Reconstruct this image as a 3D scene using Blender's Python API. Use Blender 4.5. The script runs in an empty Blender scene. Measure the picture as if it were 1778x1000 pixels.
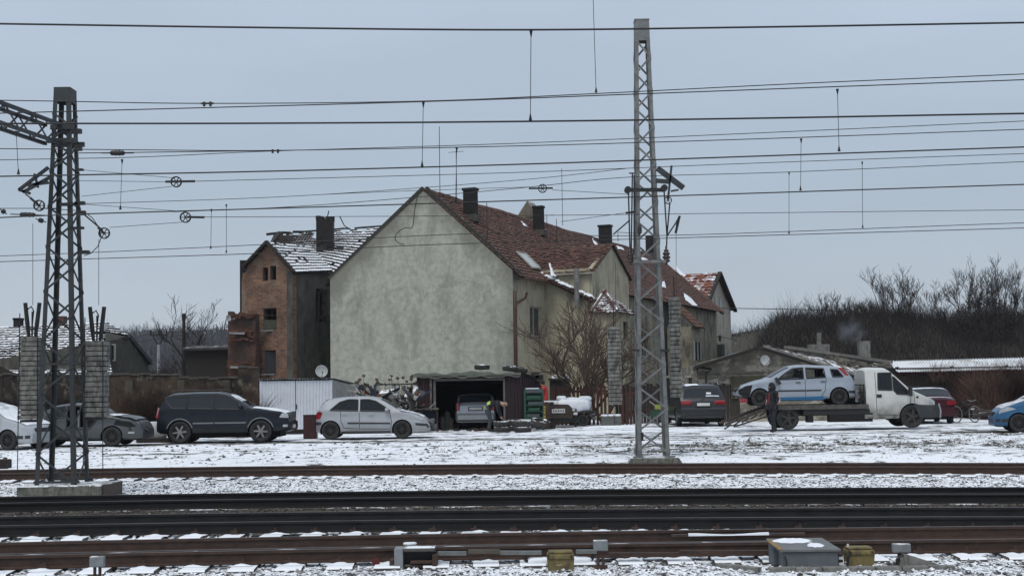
import bpy, math, random
import numpy as np
from mathutils import Vector, Matrix, Euler
random.seed(7); rng = np.random.default_rng(7)
PI = math.pi
scn = bpy.context.scene
COL = scn.collection
# ------------------------------------------------------------------ camera
EYE = Vector((0, 0, 1.9)); FPX = 2400.0
PITCH = math.atan(164/2400.0); ROLL = -0.015
CROT = (Matrix.Rotation(math.pi/2 + PITCH, 3, 'X') @ Matrix.Rotation(ROLL, 3, 'Z'))
cd = bpy.data.cameras.new('camera'); cam = bpy.data.objects.new('camera', cd); COL.objects.link(cam)
cd.sensor_width = 36; cd.lens = 36*FPX/1778; cd.clip_end = 4000; cd.clip_start = .1
cam.matrix_world = Matrix.Translation(EYE) @ CROT.to_4x4()
scn.camera = cam
# ------------------------------------------------------------------ sky and sun
SUN_EL, SUN_ROT = math.radians(60), math.radians(200)
w = bpy.data.worlds.new('World'); scn.world = w; w.use_nodes = True
nt = w.node_tree; nt.nodes.clear()
N = nt.nodes.new; LK = nt.links.new
out = N('ShaderNodeOutputWorld'); bg = N('ShaderNodeBackground'); sky = N('ShaderNodeTexSky')
sky.sky_type = 'NISHITA'; sky.sun_disc = False; sky.sun_elevation = SUN_EL; sky.sun_rotation = SUN_ROT
sky.air_density = 1.0; sky.dust_density = 1.5; sky.altitude = 200
tc = N('ShaderNodeTexCoord'); sep = N('ShaderNodeSeparateXYZ'); LK(tc.outputs['Generated'], sep.inputs[0])
ramp = N('ShaderNodeValToRGB'); LK(sep.outputs['Z'], ramp.inputs[0])
ramp.color_ramp.elements[0].position = 0.0; ramp.color_ramp.elements[0].color = (3.95, 4.4, 4.85, 1)
ramp.color_ramp.elements[1].position = 0.30; ramp.color_ramp.elements[1].color = (3.95, 4.65, 5.65, 1); e_ = ramp.color_ramp.elements.new(.14); e_.color = (3.3, 3.95, 4.7, 1)
mp = N('ShaderNodeMapping'); mp.inputs['Scale'].default_value = (2, 2, 9); LK(tc.outputs['Generated'], mp.inputs[0])
nz = N('ShaderNodeTexNoise'); nz.inputs['Scale'].default_value = 1.3; nz.inputs['Detail'].default_value = 4; LK(mp.outputs[0], nz.inputs[0])
nr = N('ShaderNodeMapRange'); nr.inputs['From Min'].default_value = .3; nr.inputs['From Max'].default_value = .7
nr.inputs['To Min'].default_value = .94; nr.inputs['To Max'].default_value = 1.05; LK(nz.outputs['Fac'], nr.inputs['Value'])
mul = N('ShaderNodeVectorMath'); mul.operation = 'SCALE'; LK(ramp.outputs[0], mul.inputs[0]); LK(nr.outputs[0], mul.inputs['Scale'])
mix = N('ShaderNodeMix'); mix.data_type = 'RGBA'; mix.inputs[0].default_value = .96
LK(sky.outputs[0], mix.inputs[6]); LK(mul.outputs[0], mix.inputs[7])
LK(mix.outputs[2], bg.inputs[0]); bg.inputs[1].default_value = 0.1; LK(bg.outputs[0], out.inputs[0])
sd = bpy.data.lights.new('sun', 'SUN'); sun = bpy.data.objects.new('sun', sd); COL.objects.link(sun)
sd.energy = 1.4; sd.angle = math.radians(34); sd.color = (1, .96, .89)
# sky sun_rotation is measured clockwise from +Y
sdir = Vector((math.sin(SUN_ROT)*math.cos(SUN_EL), math.cos(SUN_ROT)*math.cos(SUN_EL), math.sin(SUN_EL)))
sun.rotation_euler = sdir.to_track_quat('Z', 'Y').to_euler()
scn.view_settings.view_transform = 'Standard'; scn.view_settings.look = 'None'
scn.view_settings.exposure = 0.38; scn.view_settings.gamma = 1; scn.view_settings.use_curve_mapping = False
scn.cycles.max_bounces = 5; scn.cycles.transparent_max_bounces = 12

# ------------------------------------------------------------------ pixel <-> world helpers (design aids)
def ray(px, py):
    return CROT @ Vector((px-889, -(py-500), -FPX))
def P(px, py, Y):
    d = ray(px, py); return EYE + d*(Y/d.y)
def G(px, py, z=0.0):
    d = ray(px, py); return EYE + d*((z-EYE.z)/d.z)
def X(px, Y, py=740): return P(px, py, Y).x
def Z(px, py, Y): return P(px, py, Y).z
# ------------------------------------------------------------------ materials
MC = {}
def mat(name, c1, c2=None, scale=4.0, rough=.75, metal=0.0, bump=0.0, snow=0.0, snown=3.0, detail=7, stretch=(1,1,1), lo=.35, hi=.65, spec=.4, streak=None, coat=0):
    if name in MC: return MC[name]
    m = bpy.data.materials.new(name); m.use_nodes = True; t = m.node_tree; n = t.nodes.new; l = t.links.new
    b = t.nodes['Principled BSDF']; b.inputs['Roughness'].default_value = rough; b.inputs['Metallic'].default_value = metal
    b.inputs['Specular IOR Level'].default_value = spec; b.inputs['Coat Weight'].default_value = coat; b.inputs['Coat Roughness'].default_value = .12
    geo = n('ShaderNodeNewGeometry'); mpn = n('ShaderNodeMapping'); mpn.inputs['Scale'].default_value = stretch; l(geo.outputs['Position'], mpn.inputs[0])
    col = None
    c2 = c2 or tuple(x*.8 for x in c1)
    z = n('ShaderNodeTexNoise'); z.inputs['Scale'].default_value = scale; z.inputs['Detail'].default_value = detail; z.inputs['Roughness'].default_value = .65
    l(mpn.outputs[0], z.inputs[0])
    r = n('ShaderNodeMapRange'); r.inputs['From Min'].default_value = lo; r.inputs['From Max'].default_value = hi; l(z.outputs['Fac'], r.inputs['Value'])
    mx = n('ShaderNodeMix'); mx.data_type = 'RGBA'; l(r.outputs[0], mx.inputs[0]); mx.inputs[6].default_value = (*c1, 1); mx.inputs[7].default_value = (*c2, 1)
    col = mx.outputs[2]
    if streak:
        c3, sscale, slo, shi, sst = streak
        mp2 = n('ShaderNodeMapping'); mp2.inputs['Scale'].default_value = sst; l(geo.outputs['Position'], mp2.inputs[0])
        z2 = n('ShaderNodeTexNoise'); z2.inputs['Scale'].default_value = sscale; z2.inputs['Detail'].default_value = 5; z2.inputs['Roughness'].default_value = .7; l(mp2.outputs[0], z2.inputs[0])
        r2 = n('ShaderNodeMapRange'); r2.inputs['From Min'].default_value = slo; r2.inputs['From Max'].default_value = shi; l(z2.outputs['Fac'], r2.inputs['Value'])
        m3 = n('ShaderNodeMix'); m3.data_type = 'RGBA'; l(r2.outputs[0], m3.inputs[0]); l(col, m3.inputs[6]); m3.inputs[7].default_value = (*c3, 1); col = m3.outputs[2]
    if snow > 0:
        sx = n('ShaderNodeSeparateXYZ'); l(geo.outputs['Normal'], sx.inputs[0])
        a = n('ShaderNodeMapRange'); a.inputs['From Min'].default_value = .35; a.inputs['From Max'].default_value = .75; l(sx.outputs['Z'], a.inputs['Value'])
        z3 = n('ShaderNodeTexNoise'); z3.inputs['Scale'].default_value = snown; z3.inputs['Detail'].default_value = 7; z3.inputs['Roughness'].default_value = .7; l(geo.outputs['Position'], z3.inputs[0])
        e = n('ShaderNodeMapRange'); thr = .75 - snow*.5; e.inputs['From Min'].default_value = thr-.05; e.inputs['From Max'].default_value = thr+.05; l(z3.outputs['Fac'], e.inputs['Value'])
        mm = n('ShaderNodeMath'); mm.operation = 'MULTIPLY'; l(a.outputs[0], mm.inputs[0]); l(e.outputs[0], mm.inputs[1])
        m4 = n('ShaderNodeMix'); m4.data_type = 'RGBA'; l(mm.outputs[0], m4.inputs[0]); l(col, m4.inputs[6]); m4.inputs[7].default_value = (.8, .82, .85, 1); col = m4.outputs[2]
        rr = n('ShaderNodeMapRange'); rr.inputs['To Min'].default_value = rough; rr.inputs['To Max'].default_value = .85; l(mm.outputs[0], rr.inputs['Value']); l(rr.outputs[0], b.inputs['Roughness'])
        if metal:
            mr = n('ShaderNodeMapRange'); mr.inputs['To Min'].default_value = metal; mr.inputs['To Max'].default_value = 0; l(mm.outputs[0], mr.inputs['Value']); l(mr.outputs[0], b.inputs['Metallic'])
    l(col, b.inputs['Base Color'])
    if bump > 0:
        bp = n('ShaderNodeBump'); bp.inputs['Strength'].default_value = 1; bp.inputs['Distance'].default_value = bump; l(z.outputs['Fac'], bp.inputs['Height']); l(bp.outputs[0], b.inputs['Normal'])
    MC[name] = m; return m
def glass(name='car_glass', tint=(.25,.28,.30), rough=.04, op=.66):
    if name in MC: return MC[name]
    m = bpy.data.materials.new(name); m.use_nodes = True; t = m.node_tree; n = t.nodes.new; l = t.links.new
    b = t.nodes['Principled BSDF']; b.inputs['Base Color'].default_value = (.02,.024,.027,1); b.inputs['Roughness'].default_value = rough; b.inputs['Specular IOR Level'].default_value = .4
    tr = n('ShaderNodeBsdfTransparent'); tr.inputs[0].default_value = (*tint, 1); mx = n('ShaderNodeMixShader'); mx.inputs[0].default_value = op
    l(tr.outputs[0], mx.inputs[1]); l(b.outputs[0], mx.inputs[2]); l(mx.outputs[0], t.nodes['Material Output'].inputs[0]); MC[name] = m; return m

SNOW = mat('snow', (.80,.82,.85), (.70,.73,.78), 6, .9, bump=.02)
STEEL_D = mat('painted_steel_dark', (.045,.052,.055), (.030,.033,.034), 3, .6, .2, streak=((.06,.04,.03), 9, .56, .66, (1,1,.3)))
STEEL_L = mat('galvanised_steel', (.20,.205,.20), (.125,.128,.125), 5, .55, .35, streak=((.11,.08,.06), 7, .58, .7, (1,1,.25)))
BLACKM = mat('black_metal', (.012,.012,.013), (.02,.018,.017), 6, .55)
WIRE = mat('wire_metal', (.018,.019,.021), (.012,.012,.013), 2, .5, .3)
RUST = mat('rusty_rail', (.062,.036,.026), (.034,.021,.017), 7, .75, .1, streak=((.09,.05,.033), 14, .55, .7, (.5,1,4)))
RAILD = mat('dark_rail', (.016,.014,.014), (.010,.009,.010), 6, .7, .15)
RAILTOP = mat('worn_rail_top', (.10,.09,.085), (.06,.055,.05), 3, .42, .7, stretch=(.2,1,1))
SLEEP = mat('sleeper_concrete', (.10,.095,.085), (.055,.05,.045), 9, .9, bump=.01, snow=.85, snown=3)
CONC = mat('concrete', (.22,.215,.20), (.14,.135,.125), 7, .9, bump=.01, streak=((.06,.06,.05), 5, .5, .68, (2,2,.4)))
CONC_S = mat('snowy_concrete', (.17,.165,.14), (.08,.08,.065), 8, .9, bump=.01, snow=.55, snown=5, streak=((.05,.055,.04), 5, .48, .65, (2,2,.4)))
RUBBER = mat('rubber', (.018,.018,.019), (.035,.033,.031), 14, .85, bump=.004)
BLK = mat('dark_interior', (.008,.008,.009), (.012,.012,.012), 2, .9)
TRIM = mat('black_trim', (.02,.02,.022), (.03,.03,.031), 6, .6)
LAMPW = mat('clear_lamp', (.55,.57,.58), (.35,.37,.38), 20, .15, .3, coat=1)
LAMPR = mat('red_lamp', (.30,.012,.016), (.16,.008,.010), 12, .2, coat=1)
PLATE = mat('plate_white', (.62,.62,.60), (.5,.5,.48), 10, .5)
CHROME = mat('bright_metal', (.5,.51,.52), (.35,.36,.37), 9, .3, .8)
ALLOY = mat('wheel_alloy', (.30,.30,.30), (.16,.15,.14), 10, .45, .5)
STEELW = mat('wheel_steel', (.02,.02,.021), (.045,.04,.035), 12, .6, .2)
GLASS = glass(); DGLASS = glass('tinted_glass', (.04,.05,.06), .05, .93); CGLASS = glass('clear_glass', (.7,.73,.75), .03, .18)
WGLASS = mat('window_glass', (.03,.035,.04), (.015,.017,.02), 2, .12, spec=.6)
BARK = mat('bark', (.060,.048,.040), (.03,.024,.02), 12, .95)
TWIG = mat('twigs', (.050,.038,.033), (.025,.019,.017), 5, .95)
# ------------------------------------------------------------------ mesh builder
class MB:
    def __init__(s): s.v = []; s.f = []; s.m = []; s.mi = 0
    def add(s, vs, fs):
        b = len(s.v); s.v += [tuple(v) for v in vs]; s.f += [tuple(b+i for i in f) for f in fs]; s.m += [s.mi]*len(fs); return s
    def box(s, c, d, rot=None):
        hx, hy, hz = d[0]/2, d[1]/2, d[2]/2
        vs = [Vector((x, y, z)) for x in (-hx, hx) for y in (-hy, hy) for z in (-hz, hz)]
        if rot is not None:
            R = rot if isinstance(rot, Matrix) else Euler(rot).to_matrix()
            vs = [R @ v for v in vs]
        c = Vector(c)
        return s.add([v+c for v in vs], [(0,1,3,2),(4,6,7,5),(0,4,5,1),(2,3,7,6),(0,2,6,4),(1,5,7,3)])
    def box2(s, a, b): # min/max corners
        return s.box([(a[i]+b[i])/2 for i in range(3)], [abs(b[i]-a[i]) for i in range(3)])
    def bar(s, p, q, w, h=None, up=(0,0,1)):
        p = Vector(p); q = Vector(q); d = q-p; L = d.length
        if L < 1e-6: return s
        d /= L; u = Vector(up)
        if abs(d.dot(u)) > .98: u = Vector((0,1,0))
        sx = d.cross(u).normalized(); sy = sx.cross(d)
        return s.box((p+q)/2, (w, L, h or w), Matrix((sx, d, sy)).transposed())
    def tube(s, pts, r, n=6, cap=True):
        pts = [Vector(p) for p in pts]; k = len(pts)
        rs = r if isinstance(r, (list, tuple)) else [r]*k
        b = len(s.v); a = None
        for i, p in enumerate(pts):
            d = (pts[min(i+1, k-1)] - pts[max(i-1, 0)]).normalized()
            if a is None:
                a = d.cross(Vector((0,0,1)) if abs(d.z) < .9 else Vector((1,0,0))).normalized()
            else: a = (a - d*a.dot(d)).normalized()
            c = d.cross(a)
            for j in range(n):
                t = 2*PI*j/n; s.v.append(tuple(p + (a*math.cos(t) + c*math.sin(t))*rs[i]))
        fs = []
        for i in range(k-1):
            for j in range(n):
                fs.append((b+i*n+j, b+i*n+(j+1) % n, b+(i+1)*n+(j+1) % n, b+(i+1)*n+j))
        if cap: fs.append(tuple(b+j for j in range(n))[::-1]); fs.append(tuple(b+(k-1)*n+j for j in range(n)))
        s.f += fs; s.m += [s.mi]*len(fs); return s
    def lathe(s, prof, n=20, c=(0,0,0), axis='z', closed=False):
        vs = []; fs = []; k = len(prof)
        for j in range(n):
            t = 2*PI*j/n; ct, st = math.cos(t), math.sin(t)
            for r, h in prof:
                v = {'z': (r*ct, r*st, h), 'y': (r*ct, h, r*st), 'x': (h, r*ct, r*st)}[axis]
                vs.append((v[0]+c[0], v[1]+c[1], v[2]+c[2]))
        for j in range(n):
            j2 = (j+1) % n
            for i in range(k if closed else k-1):
                i2 = (i+1) % k
                fs.append((j*k+i, j2*k+i, j2*k+i2, j*k+i2))
        return s.add(vs, fs)
    def prism(s, poly, a, b, axis='y'):
        n = len(poly); vs = []
        for t in (a, b):
            for u, v in poly: vs.append({'y': (u, t, v), 'x': (t, u, v), 'z': (u, v, t)}[axis])
        return s.add(vs, [tuple(range(n)), tuple(range(n, 2*n))[::-1]] + [(i, (i+1) % n, n+(i+1) % n, n+i) for i in range(n)])
    def quad(s, *p): return s.add(p, [tuple(range(len(p)))])
    def grid(s, fn, nu, nv):
        vs = [fn(i/nu, j/nv) for i in range(nu+1) for j in range(nv+1)]
        return s.add(vs, [(i*(nv+1)+j, (i+1)*(nv+1)+j, (i+1)*(nv+1)+j+1, i*(nv+1)+j+1) for i in range(nu) for j in range(nv)])
    def mesh(s, name, mats, smooth=False):
        me = bpy.data.meshes.new(name); me.from_pydata(s.v, [], s.f)
        if not isinstance(mats, (list, tuple)): mats = [mats]
        for m in mats: me.materials.append(m)
        if len(mats) > 1: me.polygons.foreach_set('material_index', s.m)
        if smooth: me.shade_smooth()
        me.update(); return me
    def build(s, name, mats, parent=None, smooth=False, **kw):
        return link(name, s.mesh(name, mats, smooth), parent, **kw)
def fix(me):
    import bmesh
    bm = bmesh.new(); bm.from_mesh(me); bmesh.ops.recalc_face_normals(bm, faces=bm.faces); bm.to_mesh(me); bm.free()
def link(name, data, parent=None, loc=None, rot=None, scale=None, label=None, cat=None, group=None, kind=None):
    o = bpy.data.objects.new(name, data); COL.objects.link(o)
    if parent is not None: o.parent = parent
    if loc is not None: o.location = loc
    if rot is not None: o.rotation_euler = rot
    if scale is not None: o.scale = scale if not isinstance(scale, (int, float)) else (scale,)*3
    if label: o['label'] = label
    if cat: o['category'] = cat
    if group: o['group'] = group
    if kind: o['kind'] = kind
    return o
def thing(name, label, cat, loc=(0,0,0), rz=0.0, group=None, **kw):
    return link(name, None, None, loc, kw.get('rot', (0,0,rz)), label=label, cat=cat, group=group)
def npmesh(name, V, F, mats, mi=None, smooth=False):   # V (n,3); F (m,k)
    me = bpy.data.meshes.new(name); k = F.shape[1]
    me.vertices.add(len(V)); me.vertices.foreach_set('co', V.astype(np.float32).ravel())
    me.loops.add(F.size); me.loops.foreach_set('vertex_index', F.astype(np.int32).ravel())
    me.polygons.add(len(F)); me.polygons.foreach_set('loop_start', np.arange(0, F.size, k, dtype=np.int32))
    if not isinstance(mats, (list, tuple)): mats = [mats]
    for m in mats: me.materials.append(m)
    if mi is not None: me.polygons.foreach_set('material_index', mi.astype(np.int32))
    me.polygons.foreach_set('use_smooth', np.full(len(F), smooth))
    me.update(calc_edges=True); return me
def interp(pts, x):
    return float(np.interp(x, [p[0] for p in pts], [p[1] for p in pts]))
def copytree(o, parent=None):
    c = o.copy(); COL.objects.link(c); c.parent = parent
    for ch in list(o.children): copytree(ch, c)
    return c
# ================================================================== GROUND
# tracks: depth of the front rail at left edge / middle / right edge of the view
TR = {'a': (17.30, 17.55, 17.47), 'b': (21.10, 20.95, 20.15), 'c': (25.30, 25.10, 24.0), 'd': (34.3, 33.5, 31.0)}
def rail_y(k, x):
    l, m, r = TR[k]; xl = -889/2400*l; xr = 889/2400*r
    # parabola through three points
    A = np.array([[xl*xl, xl, 1], [0, 0, 1], [xr*xr, xr, 1]]); c = np.linalg.solve(A, np.array([l, m, r]))
    x = np.asarray(x, float); xc = np.clip(x, xl*1.6, xr*1.6)
    s = 2*c[0]*xc + c[1]
    return c[0]*xc*xc + c[1]*xc + c[2] + (x-xc)*s
GZ = -.36
def smoothnoise(x, y, sc, seed):
    r = np.random.default_rng(seed); out = np.zeros_like(x)
    for i in range(7):
        a = r.uniform(0, 2*PI); f = sc*r.uniform(.6, 1.7)*2*PI; ph = r.uniform(0, 6.28)
        out += np.sin((x*math.cos(a)+y*math.sin(a))*f+ph)
    return out/7
def hill(x, y):
    # wooded embankment behind the right side; low rise far away
    a = np.clip((y-78)/26, 0, 1); a = a*a*(3-2*a)
    b1 = np.clip((x-.158*y)/3.5, 0, 1); b2 = np.clip((x-8)/8, 0, 1)*np.clip((y-119)/6, 0, 1); b = np.maximum(b1, b2); b = b*b*(3-2*b)
    h = (6.0 + .35*np.sin(x*.31) + .25*np.sin(x*.83+y*.1))*a*b*(1 + .06*np.clip((x-18)/25, 0, 1.4))
    f = np.clip((y-420)/260, 0, 1); f = f*f*(3-2*f)
    return h + f*np.clip((50-x)/90, 0, 1)*(23 + 5*np.sin(x*.008+1) + 3*np.sin(x*.021))
def gheight(x, y):
    x = np.asarray(x, float); y = np.asarray(y, float)
    z = np.full(np.broadcast(x, y).shape, GZ)
    x, y = np.broadcast_arrays(x, y)
    t = np.clip((y-36.3)/9.0, 0, 1); e = np.clip((y-35.6)/.9, 0, 1)
    z = GZ + .22*e + .14*t*t*(3-2*t)
    near = (y < 36)
    yb_ = rail_y('b', x)+1.75; yc_ = rail_y('c', x)-.15; z = z + .05*np.clip((y-yb_)/.3, 0, 1)*np.clip((yc_-y)/.25, 0, 1)*(.7+.5*np.sin(x*10.47)**2)
    z = z + np.where(near, .018*smoothnoise(x, y, .9, 1) + .012*smoothnoise(x, y, 2.3, 2), 0)
    yard = np.clip((y-36.5)/1.5, 0, 1)*np.clip((75-y)/10, 0, 1)
    z = z + yard*(.022*smoothnoise(x, y, .35, 3) + .014*smoothnoise(x, y*1.5, 1.2, 4) + .008*smoothnoise(x, y, 3.1, 9))
    # lumpy turned earth on the right just past the far track
    lump = np.exp(-((y-41)/2.3)**2)*np.clip((x-1)/5, 0, 1)
    z = z + lump*(.035*smoothnoise(x, y*1.6, 1.4, 5)+.03*np.abs(smoothnoise(x, y, 2.6, 6)))
    return z + hill(x, y)
def axis(core0, core1, step, far0, far1, g=1.18):
    c = list(np.arange(core0, core1+1e-6, step)); s = step; v = core0; lo = []
    while v > far0: s *= g; v -= s; lo.append(v)
    s = step; v = core1; hi = []
    while v < far1: s *= g; v += s; hi.append(v)
    return np.array(lo[::-1]+c+hi)
gx = axis(-24, 26, .12, -1500, 1500); gy = axis(13, 60, .13, -60, 2600, 1.12)
XX, YY = np.meshgrid(gx, gy, indexing='ij'); ZZ = gheight(XX, YY)
nxg, nyg = len(gx), len(gy)
V = np.stack([XX, YY, ZZ], -1).reshape(-1, 3)
ii, jj = np.meshgrid(np.arange(nxg-1), np.arange(nyg-1), indexing='ij'); b0 = (ii*nyg+jj).ravel()
Fg = np.stack([b0, b0+nyg, b0+nyg+1, b0+1], 1)
def ground_material():
    m = bpy.data.materials.new('snowy_ground'); m.use_nodes = True; t = m.node_tree; n = t.nodes.new; l = t.links.new
    b = t.nodes['Principled BSDF']; b.inputs['Roughness'].default_value = .95; b.inputs['Specular IOR Level'].default_value = .2
    geo = n('ShaderNodeNewGeometry'); at = n('ShaderNodeAttribute'); at.attribute_name = 'snowy'; tr = n('ShaderNodeAttribute'); tr.attribute_name = 'tracky'
    def noise(scale, st, det=8, ro=.68):
        a = n('ShaderNodeMapping'); a.inputs['Scale'].default_value = st; l(geo.outputs['Position'], a.inputs[0])
        z = n('ShaderNodeTexNoise'); z.inputs['Scale'].default_value = scale; z.inputs['Detail'].default_value = det; z.inputs['Roughness'].default_value = ro; l(a.outputs[0], z.inputs[0]); return z.outputs['Fac']
    n1 = noise(2.2, (.55, 1, 1)); n2 = noise(.5, (.16, 1.3, 1), 6, .6); n3 = noise(9, (1, 1, 1), 6, .7)
    def math_(op, a, b_=None, c=None):
        q = n('ShaderNodeMath'); q.operation = op
        for i, v in enumerate((a, b_, c)):
            if v is None: continue
            if isinstance(v, (int, float)): q.inputs[i].default_value = v
            else: l(v, q.inputs[i])
        return q.outputs[0]
    # coverage = snowy attribute + noise
    s = math_('MULTIPLY', math_('SUBTRACT', n1, .5), 2.3)
    s2 = math_('MULTIPLY', math_('SUBTRACT', n3, .5), .8)
    s3 = math_('MULTIPLY', math_('MULTIPLY', math_('SUBTRACT', n2, .52), 3.0), tr.outputs['Fac'])
    cov = math_('ADD', math_('ADD', at.outputs['Fac'], s), math_('ADD', s2, s3))
    r = n('ShaderNodeMapRange'); r.inputs['From Min'].default_value = .38; r.inputs['From Max'].default_value = .60; l(cov, r.inputs['Value'])
    dirt = n('ShaderNodeMix'); dirt.data_type = 'RGBA'; l(n3, dirt.inputs[0]); dirt.inputs[6].default_value = (.030,.026,.022,1); dirt.inputs[7].default_value = (.105,.092,.075,1)
    g2 = n('ShaderNodeMix'); g2.data_type = 'RGBA'; f = n('ShaderNodeMapRange'); f.inputs['From Min'].default_value = .55; f.inputs['From Max'].default_value = .65; l(noise(1.3, (1,1,1)), f.inputs['Value'])
    l(f.outputs[0], g2.inputs[0]); l(dirt.outputs[2], g2.inputs[6]); g2.inputs[7].default_value = (.055,.060,.028,1)
    # far woodland floor keeps brown
    sn = n('ShaderNodeMix'); sn.data_type = 'RGBA'; l(n1, sn.inputs[0]); sn.inputs[6].default_value = (.74,.77,.82,1); sn.inputs[7].default_value = (.86,.88,.90,1)
    mx = n('ShaderNodeMix'); mx.data_type = 'RGBA'; l(r.outputs[0], mx.inputs[0]); l(g2.outputs[2], mx.inputs[6]); l(sn.outputs[2], mx.inputs[7])
    l(mx.outputs[2], b.inputs['Base Color'])
    bp = n('ShaderNodeBump'); bp.inputs['Distance'].default_value = .03; bp.inputs['Strength'].default_value = 1; l(cov, bp.inputs['Height']); l(bp.outputs[0], b.inputs['Normal'])
    return m
gm = npmesh('ground', V, Fg, ground_material(), smooth=True)
xs, ys = V[:, 0], V[:, 1]
sn = np.full(len(V), .72)
ya, yb, yc, yd = (rail_y(k, xs) for k in 'abcd')
sn = np.where((ys > yb+1.2) & (ys < yc-.15), .20, sn)                       # used ballast between the two main tracks
sn = np.where((ys > yb-.1) & (ys < yb+1.6), .30, sn); sn = np.where((ys > yc-.1) & (ys < yc+1.6), .35, sn)
sn = np.where((ys > 36) & (ys < 75), .74, sn)
lump = np.exp(-((ys-40.5)/2.2)**2)*np.clip((xs+1)/6, 0, 1)
sn = sn - .16*lump - .12*np.exp(-((ys-38.2)/1.6)**2)*np.clip((xs+6)/6, 0, 1)
sn = sn - .22*np.exp(-((ys-47.0)/1.1)**2)*np.exp(-((xs+6)/6)**2)            # driven slush before the parked cars
sn = np.where((ys >= 75), .35, sn); sn = np.where((ys >= 200), .05, sn); sn = np.where((hill(xs, ys) > .5) & (ys < 400), .0, sn)
sn = sn - .30*np.clip((ys-50)/6, 0, 1)*np.clip((-9-xs)/3, 0, 1)
for (x0_, y0_, sl_, cu_, am_) in ((0, 44.2, .03, .0006, .30), (6, 47.0, .05, -.0012, .34), (-8, 45.2, .02, .002, .30), (-14, 43.0, -.01, .0008, .26), (12, 45.6, -.02, .0015, .3), (2, 51.5, .10, -.002, .3), (-2, 48.0, -.04, .001, .26)):
    for dd_ in (0, 1.5):
        yc_ = y0_+dd_+sl_*(xs-x0_)+cu_*(xs-x0_)**2; sn = sn - am_*np.exp(-((ys-yc_)/.15)**2)*(.6+.4*np.sin(xs*1.3+y0_))*(ys > 38)
for (cx, cy) in ((-10.2, 48.3), (-5, 49.3), (-13.6, 46.4), (12.5, 51), (16.9, 46.5), (7.5, 57.5), (-1.5, 57)):  # lower snow coverage under the vehicles
    sn = sn - .55*np.exp(-(((xs-cx)/2.1)**4 + ((ys-cy)/.75)**4))
tk = np.where((ys > 38) & (ys < 58), .75, 0.0) * np.clip((ys-38)/3, 0, 1)
for nm, arr in (('snowy', sn), ('tracky', tk)):
    at = gm.attributes.new(nm, 'FLOAT', 'POINT'); at.data.foreach_set('value', arr.astype(np.float32))
link('ground', gm, kind='structure', label='snow dusted railway ground and yard')
def GH(x, y): return float(gheight(x, y))

# ---- ballast stones: real stones, a joined mass
def rocks(n, xr, yr, smin, smax, seed, zoff=0.0, keep=None):
    r = np.random.default_rng(seed)
    x = r.uniform(*xr, n); y = r.uniform(*yr, n)
    if keep is not None: k = keep(x, y, r); x, y = x[k], y[k]; n = len(x)
    z = gheight(x, y) + zoff
    base = np.array([[0,0,1],[.9,.1,.25],[.25,.85,.3],[-.75,.5,.2],[-.7,-.6,.3],[.3,-.9,.2],[.6,.3,-.6],[-.5,.4,-.6],[0,-.6,-.6]], float)
    tri = np.array([[0,1,2],[0,2,3],[0,3,4],[0,4,5],[0,5,1],[1,6,2],[2,7,3],[3,7,4],[4,8,5],[5,8,1],[1,8,6],[2,6,7],[4,7,8]])
    s = r.uniform(smin, smax, n)[:, None, None]*.5
    v = base[None]*(1 + r.uniform(-.3, .3, (n, 9, 3)))*s*np.stack([r.uniform(.8,1.4,n), r.uniform(.7,1.2,n), r.uniform(.55,.95,n)], -1)[:, None, :]
    a = r.uniform(0, 2*PI, n); ca, sa = np.cos(a)[:, None], np.sin(a)[:, None]
    vx = v[..., 0]*ca - v[..., 1]*sa; vy = v[..., 0]*sa + v[..., 1]*ca
    tl = r.uniform(-.5, .5, n)[:, None]; vz = v[..., 2] + vx*tl
    v = np.stack([vx + x[:, None], vy + y[:, None], vz + z[:, None]], -1)
    F = tri[None] + (np.arange(n)*9)[:, None, None]
    return v.reshape(-1, 3), F.reshape(-1, 3)
STONE_S = mat('snowed_ballast', (.075,.07,.065), (.025,.024,.023), 25, .95, snow=.58, snown=2.6)
STONE_B = mat('brown_ballast', (.095,.078,.062), (.038,.031,.025), 20, .95, snow=.18, snown=7)
parts = [rocks(8500, (-11, 11), (15.2, 17.35), .03, .10, 1, .0), rocks(7000, (-16, 16), (26.9, 33.6), .05, .10, 3, .0),
         rocks(6500, (-17, 17), (28.5, 33.6), .05, .10, 4, .0), rocks(3600, (-10, 10), (19.0, 21.2), .035, .09, 5, .005), rocks(1800, (-9, 9), (17.3, 19.0), .035, .08, 6, -.005),
         rocks(1500, (-18, 18), (35.0, 36.6), .04, .08, 8, -.01)]
off = 0; Vs = []; Fs = []
for v, f in parts: Vs.append(v); Fs.append(f+off); off += len(v)
link('ballast_stones', npmesh('ballast_stones', np.concatenate(Vs), np.concatenate(Fs), STONE_S), kind='stuff', label='dark ballast stones poking through thin snow')
v, f = rocks(15000, (-13, 13), (22.2, 25.4), .035, .085, 11, .01, keep=lambda x, y, r: (y > rail_y('b', x)+1.2) & (y < rail_y('c', x)+.1) & (r.uniform(0, 1, len(x)) < .6+.4*np.sin(x*10.47)))
link('ballast_gravel', npmesh('ballast_gravel', v, f, STONE_B), kind='stuff', label='brown ballast gravel between the two main tracks')
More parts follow.
